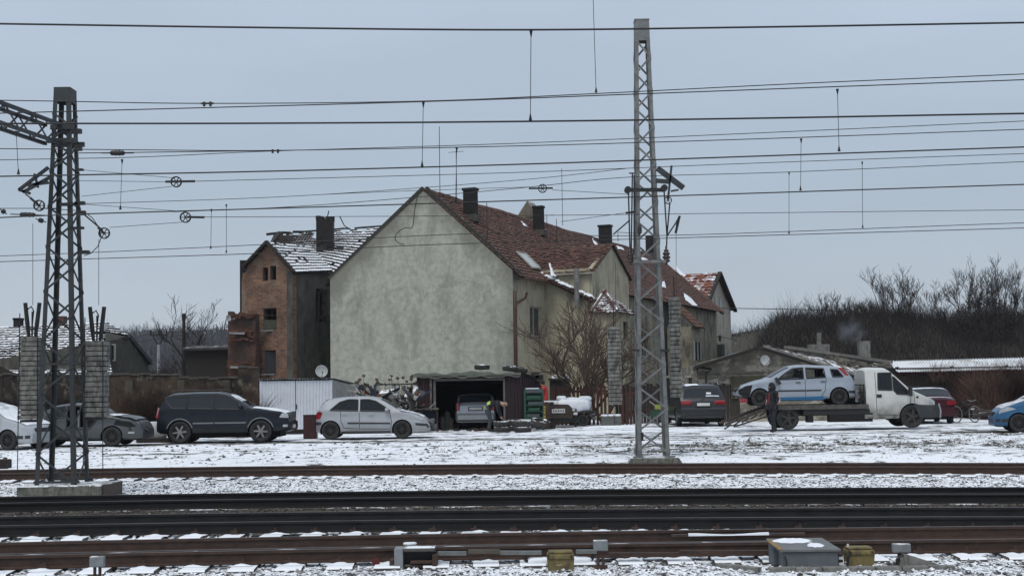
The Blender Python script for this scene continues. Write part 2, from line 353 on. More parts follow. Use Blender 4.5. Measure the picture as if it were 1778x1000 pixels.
# clods and dead grass tufts in the yard
CLOD = mat('earth_clods', (.040,.036,.028), (.02,.018,.015), 12, .95, snow=.50, snown=3)
v, f = rocks(11000, (-16, 20), (37.0, 45.5), .05, .17, 21, -.015, keep=lambda x, y, r: r.uniform(0, 1, len(x)) < np.clip(.12 + .9*np.exp(-((y-40.5)/1.8)**2)*np.clip((x+8)/8, .2, 1)*(.45+smoothnoise(x, y, .5, 31)*2.2), .02, 1))
link('earth_clods', npmesh('earth_clods', v, f, CLOD), kind='stuff', label='frozen earth clods poking through yard snow')

def blades(pts, hmin, hmax, wid, lean, seed, segs=2, fan=None):
    """pts (n,3) roots; returns tapered strips"""
    r = np.random.default_rng(seed); n = len(pts); a = r.uniform(0, 2*PI, n)
    side = np.stack([np.cos(a), np.sin(a), np.zeros(n)], -1); th = r.normal(0, lean, (n, 2))
    d = np.stack([th[:, 0], th[:, 1], np.ones(n)], -1); d /= np.linalg.norm(d, axis=1)[:, None]
    h = r.uniform(hmin, hmax, n)[:, None]; bend = np.stack([r.normal(0, .25, n), r.normal(0, .25, n), r.normal(-.05, .1, n)], -1)*h
    w0 = (wid if np.isscalar(wid) else wid[:, None])
    vs = []
    for k in range(segs+1):
        t = k/segs; c = pts + d*h*t + bend*t*t; ww = w0*(1-.85*t)
        vs += [c-side*ww/2, c+side*ww/2]
    m = 2*(segs+1); V = np.stack(vs, 1).reshape(-1, 3); b = (np.arange(n)*m)[:, None]
    F = np.concatenate([b+np.array([[2*k, 2*k+1, 2*k+3, 2*k+2]]) for k in range(segs)], 0)
    return V, F
r_ = np.random.default_rng(33)
gxp = r_.uniform(-6, 20, 9000); gyp = 40.3 + r_.normal(0, 1.6, 9000); kk = (smoothnoise(gxp, gyp, .5, 31) > -.02) & (r_.uniform(0, 1, 9000) < np.clip((gxp+4)/9, .05, 1)) & (gyp > 37)
gp = np.stack([gxp[kk], gyp[kk], gheight(gxp[kk], gyp[kk])], -1)
v, f = blades(gp, .04, .13, .012, .5, 5)
link('dead_grass', npmesh('dead_grass', v, f, mat('dry_grass', (.14,.12,.06), (.05,.06,.03), 6, .95)), kind='stuff', label='sparse dead grass in the yard snow')

# ================================================================== TRACKS
def rail_strip(name, fy, x0, x1, parent, mats, h=.165, snowfoot=0.0, z0=-.305):
    prof = [(-.07,0),(-.07,.014),(-.012,.03),(-.010,h-.045),(-.036,h-.035),(-.036,h-.003),(-.030,h),(.030,h),(.036,h-.003),(.036,h-.035),(.010,h-.045),(.012,.03),(.07,.014),(.07,0)]
    xs = np.linspace(x0, x1, 60); ysr = fy(xs); k = len(prof); vs = []; fs = []; ms = []
    for i, (x, y) in enumerate(zip(xs, ysr)):
        for (a, b) in prof: vs.append((x, y+a, z0+b))
    for i in range(len(xs)-1):
        for j in range(k):
            j2 = (j+1) % k; fs.append((i*k+j, (i+1)*k+j, (i+1)*k+j2, i*k+j2)); ms.append(1 if j == 6 else 0)
    mb = MB(); mb.v = vs; mb.f = fs; mb.m = ms
    return mb.build(name, mats, parent)
SLM = {}
def sleeper_mesh(kind):
    if kind in SLM: return SLM[kind]
    mb = MB()
    # waisted concrete sleeper along y (2.5 m), top at z=0
    st = [(-1.25,.185,-.02),(-1.22,.185,0),(-.5,.17,0),(-.42,.14,-.03),(.42,.14,-.03),(.5,.17,0),(1.22,.185,0),(1.25,.185,-.02)]
    vs = []; fs = []
    for y, w_, z in st: vs += [(-w_, y, -.2), (-w_+.025, y, z), (w_-.025, y, z), (w_, y, -.2)]
    for i in range(len(st)-1):
        for j in range(3): fs.append((i*4+j, (i+1)*4+j, (i+1)*4+j+1, i*4+j+1))
    fs += [(0,1,2,3), (28,31,30,29)]
    mb.add(vs, fs); SLM[kind] = mb.mesh('sleeper', SLEEP if kind != 'c' else mat('brown_sleeper', (.07,.058,.046), (.035,.03,.025), 9, .95)); return SLM[kind]
fast = MB()
for sy in (-1, 1):
    fast.box((-.02, sy*.115, .03), (.10,.05,.045)); fast.tube([(0, sy*.12, .03), (0, sy*.12, .085)], .018, 6)
fast.v = [v for v in fast.v]; fast.box((0, 0, .006), (.12,.27,.012))
FASTM = fast.mesh('fastening', RUST)
TL = {'a': ('rust brown nearest railway track with point gear along it', -13, 13, RUST), 'b': ('dark main railway track in the middle, nearer one of the dark pair', -15, 14, RAILD),
      'c': ('dark main railway track beyond a strip of brown ballast', -17, 16, RAILD), 'd': ('rusty siding track along the edge of the snowy yard', -22, 20, RUST)}
for k, (lab, x0, x1, rm) in TL.items():
    t = thing('railway_track', lab, 'railway track', (0, 0, 0), group='parallel railway tracks')
    rail_strip('rail', lambda x, k=k: rail_y(k, x), x0, x1, t, [rm, RAILTOP])
    rail_strip('rail', lambda x, k=k: rail_y(k, x)+1.5, x0, x1, t, [rm, RAILTOP])
    for i, x in enumerate(np.arange(x0, x1, .6)):
        xx = x + random.uniform(-.02, .02); y = float(rail_y(k, xx)); a = math.atan(float(rail_y(k, xx+.1)-rail_y(k, xx-.1))/.2)
        if k == 'd': z = -.315
        elif k == 'c': z = -.345
        else: z = -.31
        link('sleeper', sleeper_mesh(k), t, (xx, y+.75, z+random.uniform(-.006, .004)), (0, 0, a))
        if k in 'ab':
            link('fastening', FASTM, t, (xx, y, -.31), (0, 0, a))
# snow caps lying on the sleeper ends in front of the rails (uneven)
capm = MB()
for k in 'abd':
    x0, x1 = TL[k][1:3]
    for x in np.arange(x0, x1, .6):
        y = float(rail_y(k, x)); L = random.uniform(.08, .26); sk_ = random.uniform(-.04, .04)
        if random.random() < .08: continue
        def cap(u, v, x=x, y=y):
            a = (u-.5)*2; c = (v-.5)*2; hgt = .024*max(0, (1-a**4))*max(0, 1-c**4)*(.7+.5*math.sin(x*31+a*4))
            return (x+sk_*v+a*(.165+.02*math.sin(x*17))+.012*math.sin(7*v+x+a*5), y-.11-L*v, -.306+hgt-.004)
        capm.grid(cap, 6, 4)
capm.build('sleeper_snow', SNOW, smooth=True, kind='stuff', label='snow lying on the sleeper ends')
# the diverging switch rails inside the nearest track
sw = thing('switch_rails', 'snow edged switch blade rail between the two rails of the nearest track', 'switch rail')
def sw1(x): return rail_y('a', x) + .17 + np.clip(-(x-3.2)*.006, 0, .3)
rail_strip('blade_rail', sw1, -13, 3.45, sw, [RUST, RAILTOP], h=.158)
def sw2(x): return rail_y('a', x) + 1.30
rail_strip('blade_rail', sw2, 2.1, 3.9, sw, [RUST, RAILTOP], h=.13)
sm = MB()
for (f0, xa, xb, wd, zz) in ((lambda x: rail_y('a', x)+.085, -13, 3.6, .05, -.155), (lambda x: rail_y('a', x)+1.21, 2.2, 3.45, .045, -.165), (lambda x: rail_y('a', x)+.10, 4.4, 13, .06, -.20)):
    xs_ = np.arange(xa, xb, .12)
    for i in range(len(xs_)-1):
        if math.sin(xs_[i]*2.1)+math.sin(xs_[i]*5.3) < -1.5: continue
        y1, y2 = float(f0(xs_[i])), float(f0(xs_[i+1])); h1 = -.008+.012*math.sin(xs_[i]*6); h2 = -.008+.012*math.sin(xs_[i+1]*6)
        for dz, wv in ((0, 1),):
            sm.add([(xs_[i], y1-wd/2, zz-.025), (xs_[i], y1-wd/2, zz+h1), (xs_[i], y1+wd/2, zz+h1+.006), (xs_[i+1], y2-wd/2, zz-.025), (xs_[i+1], y2-wd/2, zz+h2), (xs_[i+1], y2+wd/2, zz+h2+.006)], [(0,3,4,1), (1,4,5,2)])
sm.build('rail_foot_snow', SNOW, sw, kind='stuff')

# ================================================================== LATTICE MASTS
def lattice(root, cx, cy, z0, z1, w0, d0, w1, d1, legw, mtl, mtl2, nb, brw, headh, zbreak=None):
    def corner(z, sx, sy):
        t = (z-z0)/(z1-z0); return Vector((cx+sx*(w0+(w1-w0)*t)/2, cy+sy*(d0+(d1-d0)*t)/2, z))
    for sx in (-1, 1):
        for sy in (-1, 1):
            mb = MB(); a, b = corner(z0, sx, sy), corner(z1, sx, sy); f = legw; th = .014
            # angle section leg: two plates
            d = (b-a)
            mb.bar(a+Vector((-sx*f/2, 0, 0)), b+Vector((-sx*f*.4, 0, 0)), f, th, up=(0, 1, 0))
            mb.bar(a+Vector((0, -sy*f/2, 0)), b+Vector((0, -sy*f*.4, 0)), th, f, up=(0, 1, 0))
            mb.build('leg', mtl, root)
    # panel heights shrink upward with the width
    ws = [w0+(w1-w0)*(i/nb) for i in range(nb)]; tot = sum(ws); zs = [z0]
    for q in ws: zs.append(zs[-1] + (z1-headh-z0)*q/tot)
    for i in range(nb):
        za, zb = zs[i], zs[i+1]
        for (s1, s2) in (((-1,-1),(1,-1)), ((-1,1),(1,1)), ((-1,-1),(-1,1)), ((1,-1),(1,1))):
            front = s1[1] == s2[1]
            o = Vector((0, s1[1]*.012, 0)) if front else Vector((s1[0]*.012, 0, 0))
            flip = (i % 2 == 0) ^ ((s1[1] == 1) if front else (s1[0] == 1))
            if flip: s1, s2 = s2, s1
            MB().bar(corner(za, *s1)+o, corner(zb, *s2)+o, brw, .02, up=(0, 1, 0) if front else (1, 0, 0)).build('brace', mtl2, root)
    return corner
# left mast
LX = X(119, 29.45, 838); LY = 29.45; lz0 = -.085
LM = thing('catenary_mast', 'dark grey lattice catenary mast with gantry arm on a low concrete block', 'mast', (0,0,0))
c = lattice(LM, LX-.13, LY, lz0, Z(110, 160, LY)+.05, .84, .95, .33, .42, .09, STEEL_D, STEEL_D, 17, .042, .55)
ztop = Z(110, 160, LY)
hb = MB(); 
for sx in (-1, 1): hb.box((LX-.13+sx*.17, LY, ztop-.10), (.012,.44,.30))
for sy in (-1, 1): hb.box((LX-.13, LY+sy*.215, ztop-.10), (.352,.012,.30))
hb.box((LX-.13, LY, ztop+.055), (.35,.44,.012)); hb.build('head_plate', STEEL_D, LM)
for zz, ww in ((Z(110, 248, LY), .62), (Z(110, 225, LY), .5)):
    MB().box((LX-.10, LY-.26, zz), (ww, .08, .10)).build('clamp_beam', STEEL_D, LM)
    MB().box((LX-.10, LY+.26, zz), (ww, .08, .10)).build('clamp_beam', STEEL_D, LM)
for (py, ww) in ((632, .86), (834, .95)):
    for sy in (-1, 1):
        MB().box((LX-.10, LY+sy*(.39 if py < 800 else .47), Z(110, py, LY)), (ww, .05, .05)).build('cross_bar', STEEL_D, LM)
xl_, xr_ = X(30, 28.8, 850), X(176, 28.8, 850); fb = MB(); fb.box(((xl_+xr_)/2, LY-.02, (-.46-.085)/2), (xr_-xl_, 1.35, .46-.085)); o = fb.build('footing', CONC_S, LM)
bv = o.modifiers.new('b', 'BEVEL'); bv.width = .02
MB().box((xr_+.075, LY-.1, -.24), (.13, 1.0, .34)).build('footing', mat('footing_brown', (.075,.06,.05), (.04,.035,.03), 9, .9, snow=.5), LM)
# gantry boom going towards the viewer over the tracks
bz_u = Z(85, 214, 29)+.0; bm0 = Vector((LX-.30, LY-.25, bz_u)); bdir = Vector((-.42, -2.4, 0)).normalized(); BL = 14.5; bh = .40; bw = .34
side = Vector((bdir.y, -bdir.x, 0))
for s_ in (-1, 1):
    for h_ in (0, -bh):
        a = bm0 + side*s_*bw/2 + Vector((0,0,h_)); MB().bar(a, a+bdir*BL, .07, .07).build('boom_chord', STEEL_D, LM)
nbm = 26
for i in range(nbm):
    q0, q1 = bdir*BL*i/nbm, bdir*BL*(i+1)/nbm
    for s_ in (-1, 1):
        a = bm0+side*s_*bw/2
        MB().bar(a+q0+Vector((0,0,-bh if i % 2 else 0)), a+q1+Vector((0,0,0 if i % 2 else -bh)), .04, .012, up=side).build('boom_brace', STEEL_D, LM)
    for h_ in (0, -bh):
        MB().bar(bm0+q0+side*bw/2+Vector((0,0,h_)), bm0+q1-side*bw/2+Vector((0,0,h_)), .035, .01).build('boom_brace', STEEL_D, LM)
# bracket pulled out to the left with its strut
def pp(px, py, Y=29.0): return P(px, py, Y)
def plate_bracket(root, pts, Y, w, m=STEEL_D, name='bracket_arm'):
    for a, b in pts: MB().bar(P(*a, Y), P(*b, Y), w, .09, up=(0,1,0)).build(name, m, root)
plate_bracket(LM, [((84,291),(33,330)), ((92,305),(40,334)), ((84,317),(48,322)), ((33,330),(52,336))], 28.9, .055)
plate_bracket(LM, [((60,302),(66,326))], 28.9, .03)
# small insulator blocks and clamps on the mast's right edge
for (px, py, wd, hg) in ((136,228,.10,.09),(136,257,.14,.12),(138,295,.16,.04),(139,353,.2,.07),(141,370,.18,.09),(137,396,.2,.05),(146,438,.22,.07),(120,355,.4,.06)):
    MB().box(P(px, py, 29.1), (wd, .12, hg)).build('clamp', BLACKM, LM)
# cable loop beside the mast
loop = [P(*q, 29.0) for q in ((146,368),(160,378),(172,395),(176,412),(170,428),(158,440),(146,444))]
MB().tube(loop, .010, 5).build('cable_loop', WIRE, LM); MB().bar(P(143,370,29), P(176,398,29), .03).build('link_rod', BLACKM, LM); MB().bar(P(44,337,28.9), P(64,352,28.9), .025).build('link_rod', BLACKM, LM)

# right mast
RY = 36.6; RX = X(1133, RY, 795)
RM = thing('catenary_mast', 'pale galvanised lattice catenary mast standing alone at the yard edge', 'mast', (0,0,0))
rz1 = Z(1113, 38, RY); rz0 = -.10
def rlat(root):
    # left side is vertical in the picture: axis leans slightly
    cx0 = RX; cx1 = P(1113.5, 38, RY).x
    def corner(z, sx, sy):
        t = (z-rz0)/(rz1-rz0); return Vector((cx0+(cx1-cx0)*t+sx*(.82+(.36-.82)*t)/2, RY+sy*(.85+(.36-.85)*t)/2, z))
    for sx in (-1, 1):
        for sy in (-1, 1):
            mb = MB(); a, b = corner(rz0, sx, sy), corner(rz1, sx, sy); f = .095
            mb.bar(a+Vector((-sx*f/2, 0, 0)), b+Vector((-sx*f*.4, 0, 0)), f, .014, up=(0, 1, 0)); mb.bar(a+Vector((0, -sy*f/2, 0)), b+Vector((0, -sy*f*.4, 0)), .014, f, up=(0, 1, 0))
            mb.build('leg', STEEL_L, root)
    nb = 21; ws = [.70-.16*i/nb for i in range(nb)]; tot = sum(ws); zs = [rz0+.1]
    for q in ws: zs.append(zs[-1]+(rz1-.55-rz0-.1)*q/tot)
    for i in range(nb):
        for (s1, s2) in (((-1,-1),(1,-1)), ((-1,1),(1,1)), ((-1,-1),(-1,1)), ((1,-1),(1,1))):
            front = s1[1] == s2[1]; o = Vector((0, s1[1]*.012, 0)) if front else Vector((s1[0]*.012, 0, 0)); u = (0,1,0) if front else (1,0,0)
            if (i % 2 == 0) ^ ((s1[1] == 1) if front else (s1[0] == 1)): s1, s2 = s2, s1
            MB().bar(corner(zs[i], *s1)+o, corner(zs[i+1], *s2)+o, .05, .02, up=u).build('brace', STEEL_L, root)
    return corner
rc = rlat(RM); ct = rc(rz1, 0, 0)
hb = MB()
for s_ in (-1, 1): hb.box((ct.x, RY+s_*.185, rz1-.28), (.37,.012,.56)); hb.box((ct.x+s_*.185, RY, rz1-.28), (.012,.36,.56))
hb.box((ct.x, RY, rz1+.012), (.40,.40,.03)); hb.build('head_plate', STEEL_L, RM)
for (px0, px1, py, th) in ((1091,1153,330,.10),(1100,1156,454,.07)):
    for sy in (-.42, .42):
        MB().bar(P(px0, py, RY+sy), P(px1, py, RY+sy), .05, th).build('cross_arm', BLACKM if py < 400 else STEEL_L, RM)
for px in (1103, 1155):
    MB().box(P(px, 608, RY-.42), (.22,.10,.05)).build('clamp', BLACKM, RM)
for (px, py) in ((1090,330),(1153,327)): MB().lathe([(0,-.1),(.09,-.1),(.09,.1),(0,.1)], 12, P(px, py, RY-.42), 'y').build('pulley', BLACKM, RM)
for a, b, wd in (((1141,292),(1187,327),.14), ((1139,314),(1163,316),.11), ((1166,288),(1160,345),.05), ((1165,332),(1178,330),.04)):
    MB().bar(P(*a, RY-.3), P(*b, RY-.3), wd, .1, up=(0,1,0)).build('bracket_arm', STEEL_D, RM)
for a, b in (((1153,332),(1158,410)),((1163,352),(1158,410)),((1158,410),(1157,436)),((1158,410),(1175,385)),((1091,330),(1094,440)),((1098,300),(1096,440)),((1101,304),(1101,440)),((1094,382),(1065,407))):
    MB().tube([P(*a, RY-.35), P(*b, RY-.35)], .020, 5).build('strut_rod', BLACKM, RM)
MB().bar(P(1092,301,RY-.3), P(1103,301,RY-.3), .03).build('strut_rod', BLACKM, RM); MB().bar(P(1086,370,RY-.3), P(1103,368,RY-.3), .05).build('strut_rod', BLACKM, RM)
INS = MB(); INS.lathe([(.0,-.26),(.03,-.26),(.03,-.20),(.10,-.16),(.10,-.12),(.06,-.11),(.11,-.06),(.11,-.02),(.06,-.01),(.10,.04),(.10,.08),(.05,.10),(.08,.14),(.03,.18),(.03,.26),(0,.26)], 12)
INSM = INS.mesh('insulator', mat('brown_porcelain', (.02,.014,.012), (.03,.02,.016), 8, .3), True)
for (px, py, s_) in ((1157,444,.95),(1094,446,.85),(1111,398,.6)): link('insulator', INSM, RM, P(px, py, RY-.35), None, s_)
MB().tube([P(1175,385,RY-.3), P(1180,375,RY-.3), P(1173,405,RY-.3), P(1178,382,RY-.3)], .035, 5).build('cable_clamp', BLACKM, RM)
fb = MB(); fb.prism([(-.78,-.30),(-.62,-.06),(.62,-.06),(.78,-.30)], -.62, .62, 'y'); o = fb.build('footing', CONC_S, RM); o.location = (RX, RY, -.04)
for sx in (-1, 1): MB().box((RX+sx*.41, RY-.42, -.085), (.26,.22,.05)).build('base_plate', STEEL_L, RM)
MB().box((RX-.30, RY-.45, .45), (.06,.06,.22)).build('padlock_box', BLACKM, RM)

# ---- counterweight stacks
CW = mat('weight_concrete', (.23,.225,.205), (.12,.117,.105), 7, .9, bump=.012, lo=.4, hi=.6, streak=((.06,.057,.048), 4, .50, .64, (2,2,.6)))
CWH = MB().box((0,0,0), (1,1,1)).mesh('weight_block', CW)
def stack(px0, px1, py0, py1, Y, nb, label, taper=0, horns=True, seedv=0):
    r = random.Random(seedv); x0, x1 = P(px0, py1, Y).x, P(px1, py1, Y).x; zt, zb = Z((px0+px1)/2, py0, Y), Z((px0+px1)/2, py1, Y)
    t = thing('counterweight_stack', label, 'counterweight', ((x0+x1)/2, Y, zb), group='concrete counterweight stacks of the catenary')
    h = (zt-zb)/nb; w_ = x1-x0
    for i in range(nb):
        k = 1-taper*i/nb
        link('weight_block', CWH, t, (r.uniform(-.010,.010), r.uniform(-.01,.01), h*(i+.5)), (r.uniform(-.006,.006), r.uniform(-.012,.012), r.uniform(-.05,.05)), (w_*k*r.uniform(.97,1.0), .42, h*r.uniform(.80,.87)))
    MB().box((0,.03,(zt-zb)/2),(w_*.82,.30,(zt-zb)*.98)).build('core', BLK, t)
    # black box above paints shade into the joints; tie rod inside, guide rods outside
    MB().tube([(0,0,-.05),(0,0,(zt-zb)+.55)], .018, 6).build('tie_rod', BLACKM, t)
    if horns:
        MB().box((0,0,-.03), (w_*.8,.36,.05)).build('base_plate', BLACKM, t)
        for s_ in (-1, 1):
            MB().tube([(s_*.07, 0, zt-zb), (s_*.10, 0, zt-zb+.25), (s_*.155, 0, zt-zb+.74)], [.032,.05,.045], 8).build('horn_bar', BLACKM, t)
            MB().tube([(s_*.21, -.23, -1.2), (s_*.19, -.23, zt-zb+.5)], .011, 5).build('guide_rod', BLACKM, t)
        MB().tube([(-.1,0,zt-zb+.2),(0,0,zt-zb+.16),(.1,0,zt-zb+.2)], .03, 6).build('yoke', BLACKM, t)
        MB().tube([(-.10,0,zt-zb+.60),(-.02,0,zt-zb+.66),(.03,0,zt-zb+.56),(0,0,zt-zb+.25)], .016, 5).build('shackle', BLACKM, t)
    return t
stack(36, 73, 585, 728, 29.9, 17, 'grey concrete block stack hanging left of the dark mast', .1, True, 1)
stack(150, 185, 592, 724, 29.9, 15, 'grey concrete block stack hanging right of the dark mast', -.02, True, 2)
stack(1057.5, 1079.5, 567, 703, 37.6, 20, 'slim concrete block stack hanging left of the pale mast', .04, False, 3)
stack(1165, 1184, 516, 690, 37.6, 23, 'slim concrete block stack hanging right of the pale mast', .06, False, 4)
for (px, y0, y1, Yd) in ((57,388,545,29.9),(171.5,415,545,29.9),(1069,340,566,37.6),(1175,360,515,37.6)):
    pass

# ---- overhead wires
def smooth_pts(pts, n=10):
    xs_ = [p[0] for p in pts]; out = []
    for i in range(len(pts)-1):
        p0 = pts[max(i-1,0)]; p1 = pts[i]; p2 = pts[i+1]; p3 = pts[min(i+2,len(pts)-1)]
        for k in range(n):
            t = k/n
            out.append(tuple(.5*((2*p1[a])+(-p0[a]+p2[a])*t+(2*p0[a]-5*p1[a]+4*p2[a]-p3[a])*t*t+(-p0[a]+3*p1[a]-3*p2[a]+p3[a])*t**3) for a in (0,1)))
    return out+[pts[-1]]
def wire(pts, Y, r, label, ext=(1,1), grp='overhead wires across the tracks', n=8):
    if ext[0]: (x0,y0),(x1,y1) = pts[:2]; pts = [(x0-1100, y0-(y1-y0)/(x1-x0)*1100)]+pts
    if ext[1]: (x0,y0),(x1,y1) = pts[-2:]; pts = pts+[(x1+1100, y1+(y1-y0)/(x1-x0)*1100)]
    w3 = [P(a, b, Y if not isinstance(Y, tuple) else Y[0]+(Y[1]-Y[0])*a/1778) for a, b in (smooth_pts(pts, n) if len(pts) > 2 else pts)]
    return MB().tube(w3, r, 5).build('overhead_wire', WIRE, label=label, cat='wire', group=grp)
Y1, Y2, Y3, Y4 = 18.3, 21.8, 25.9, 34.2
W = {}
W[1] = wire([(0,42),(450,48.5),(889,52.5),(1300,48),(1778,40)], Y1, .014, 'thick topmost wire crossing the whole sky, over the tall mast top')
W['2a'] = wire([(0,174.6),(355,180),(734,176),(1035,163),(1400,145),(1778,129)], Y2+.15, .0085, 'wire dipping to a clamp near the left mast top, upper one at right')
W['2b'] = wire([(40,196),(355,187.5),(650,179.5),(889,172),(1100,164),(1778,139)], Y2, .0095, 'catenary wire rising rightwards just below the second highest wire')
W[3] = wire([(0,215),(450,214.5),(889,211.5),(1300,206),(1778,197.5)], Y1, .013, 'thick nearly level wire below the uppermost pair')
W['4a'] = wire([(0,258.5),(240,260.5),(478,261.5),(889,254),(1300,242),(1778,225)], Y3, .009, 'wire meeting another at a clamp left of centre, lower one at right')
W['4b'] = wire([(0,278),(240,273),(478,262.5),(889,249.5),(1300,232),(1778,210.6)], Y3+.2, .0075, 'thin wire crossing at the clamp and leaving above at right')
W[5] = wire([(0,306.5),(450,298),(889,286),(1300,272),(1778,255.6)], Y2, .012, 'thick sloping wire under the second long hanger')
W[6] = wire([(340,315),(889,300),(1300,284),(1778,267)], Y4, .009, 'thin wire leading from the upper spoked wheel to the right', (0,1))
W[7] = wire([(0,378),(137,372),(506,361),(889,349),(1300,336),(1778,320.5)], Y3, .012, 'thick wire passing just above the left house chimney')
W[8] = wire([(142,354),(506,341),(889,314),(1095,292)], Y4, .008, 'thin wire climbing from the left mast to the pale mast', (0,0))
W[9] = wire([(300,368),(540,357),(889,328),(1090,308),(1370,299),(1778,281)], Y4+.2, .009, 'thin wire touching the gable peak and the two far hangers', (0,1))
W[10] = wire([(354,377),(889,374.6),(1300,370),(1778,364.5)], Y4+.2, .008, 'level thin wire leading from the lower spoked wheel', (0,1))
W[11] = wire([(0,444.5),(146,439),(450,425),(820,406),(1146,409),(1778,387)], Y4, .009, 'upper wire of the lowest pair in front of the pale gable')
W[12] = wire([(0,454.5),(137,450),(450,440),(658,429),(812,423),(1146,414),(1778,396)], Y4+.1, .010, 'lower wire of the lowest pair in front of the pale gable')
wire([(137,266),(232,265),(478,261.8)], Y3, .009, 'short wire from the dark mast through a long insulator', (0,0))
wire([(139,295),(300,309)], Y4, .007, 'short thin wire falling from the dark mast to the upper wheel', (0,0), n=2)
wire([(142,341),(298,324)], Y4, .007, 'short thin wire rising to the upper wheel from the mast', (0,0), n=2)
wire([(137,314),(290,316)], Y4, .007, 'short level wire between the dark mast and the upper wheel', (0,0), n=2)
wire([(190,395),(316,386)], Y4, .007, 'short wire between the hanging wheel and the lower wheel', (0,0), n=2)
wire([(150,355),(314,367)], Y4, .007, 'short wire falling from the mast clamp toward the lower wheel', (0,0), n=2)
wire([(959,330),(1095,338)], Y4, .007, 'short wire from the centre wheel to the pale mast', (0,0), n=2)
wire([(560,338),(700,332),(918,325)], Y4, .007, 'faint wire reaching the centre wheel from the left', (0,0))
wire([(974,385),(1085,370)], Y4, .007, 'short wire rising to the pale mast over the roof ridge', (0,0), n=2)
wire([(0,362),(70,362),(137,366)], 29.5, .008, 'thin wire behind the dark mast to the left edge', (1,0))
for (px, y0, y1, Yd, lab) in ((57,388,530,29.85,'thin vertical cable above the left block stack'),(171.5,415,530,29.85,'thin vertical cable above the block stack right of the dark mast'),(1069,455,567,37.5,'thin vertical cable above the slim stack left of the pale mast'),(1174,385,515,37.5,'thin vertical cable above the slim stack right of the pale mast')):
    MB().tube([P(px, y0, Yd), P(px, y1, Yd)], .006, 4).build('hanging_cable', WIRE, label=lab, cat='cable', group='vertical cables of the counterweights')
for k, a, b, Yd in ((3,(28,228),(32,303),Y2),(7,(212,277),(209,364),Y3),(11,(367,363),(366,432),Y4),(12,(393,355),(393,439),Y4),(5,(735,178),(733,289),Y2),(7,(793,257),(791,351),Y3),(3,(922,54),(921,209),Y1),('2a',(1029,-30),(1035,161),Y2),(5,(1454,155),(1457,263),Y2),(7,(1391,241),(1390,331),Y3),(12,(1370,299),(1370,406),Y4),(12,(1497,281),(1498,396),Y4)):
    p0, p1 = P(*a, Yd), P(*b, Yd); mb = MB().tube([p0, p1], .0048 if Yd < 30 else .006, 4)
    for q, s_ in ((p0, -1), (p1, 1)): mb.tube([q, q+Vector((0,0,s_*.09))], [.026,.006], 6)
    mb.build('dropper', WIRE, W[k])
for (px, py, Yd, k) in ((360,180,Y2,'2a'),(478,262,Y3,'4a')):
    mb = MB(); c_ = P(px, py, Yd)
    for dx in (-.05, .05): mb.box(c_+Vector((dx,0,-.01)), (.035,.04,.07))
    mb.box(c_, (.2,.03,.025)); mb.build('wire_clamp', BLACKM, W[k])
# tensioning wheels
WH = MB(); WH.lathe([(.105,-.025),(.13,-.03),(.13,.03),(.105,.025)], 22, (0,0,0), 'y', True); WHR = WH.mesh('rim', BLACKM, True)
sp = MB()
for i in range(6): sp.bar((0,0,0), (.112*math.cos(i*PI/3), 0, .112*math.sin(i*PI/3)), .018, .02, up=(0,1,0))
sp.lathe([(0,-.035),(.026,-.035),(.026,.035),(0,.035)], 10, (0,0,0), 'y'); SPM = sp.mesh('spokes', BLACKM)
for (px, py, Yd, sc, bars, lab) in ((306,316,Y4,1.07,((-18,0),(34,0)),'spoked wheel with tail bar, upper one right of the dark mast'),(322,377.5,Y4,1.07,((4,0),(34,1)),'spoked wheel with tail bar, lower one right of the dark mast'),
        (942,327.5,Y4,.85,((-24,0),(18,0)),'spoked wheel over the tiled roof ridge'),(68,357,28.9,.92,((-14,-13),(0,0)),'spoked wheel hung left of the dark mast under its bracket'),
        (181,405,28.9,.92,((-10,-10),(0,0)),'spoked wheel with cable loop at the right flank of the dark mast'),(1160,348,RY-.4,.78,((0,-5),(0,0)),'small spoked wheel under the slanted bracket of the pale mast')):
    t = thing('tensioning_wheel', lab, 'pulley wheel', P(px, py, Yd), group='spoked tensioning wheels'); t.scale = (sc,)*3
    link('rim', WHR, t); link('spokes', SPM, t)
    k = Yd/2400/sc
    MB().bar((bars[0][0]*k, -.05, -bars[0][1]*k), (bars[1][0]*k, -.05, -bars[1][1]*k), .05, .03, up=(0,1,0)).build('tail_bar', BLACKM, t)
# strain insulators
for a, b, Yd, lab in (((176,266),(232,266),Y3,'long dark insulator in the wire right of the dark mast'),((18,372),(78,374),28.9,'dark insulator in the wire left of the dark mast'),((62,380),(80,386),28.9,'small tilted insulator hugging the dark mast'),((0,363),(12,372),28.9,'dark clamp insulator at the left edge of the sky')):
    p0, p1 = P(*a, Yd), P(*b, Yd); d = p1-p0; L = d.length; t = thing('strain_insulator', lab, 'insulator', p0, group='strain insulators')
    MB().tube([Vector(), d*.3], .012, 5).build('end_fitting', BLACKM, t); MB().tube([d*.7, d], .012, 5).build('end_fitting', BLACKM, t)
    rs = [.03,.05,.045,.055,.045,.055,.045,.05,.03]
    MB().tube([d*(.28+.44*i/8) for i in range(9)], rs, 9).build('ribbed_body', BLACKM, t, smooth=True)
cl = MB().tube(smooth_pts([(722,362),(715,392),(714,402),(700,394),(688,404),(686,415),(700,424),(716,426)], 5) and [P(a, b, Y4) for a, b in smooth_pts([(726,335),(720,365),(716,394),(703,396),(690,404),(686,414),(692,422),(702,425)], 5)], .010, 5)
cl.build('jumper_cable', WIRE, label='looped jumper cable hanging before the pale gable', cat='cable')

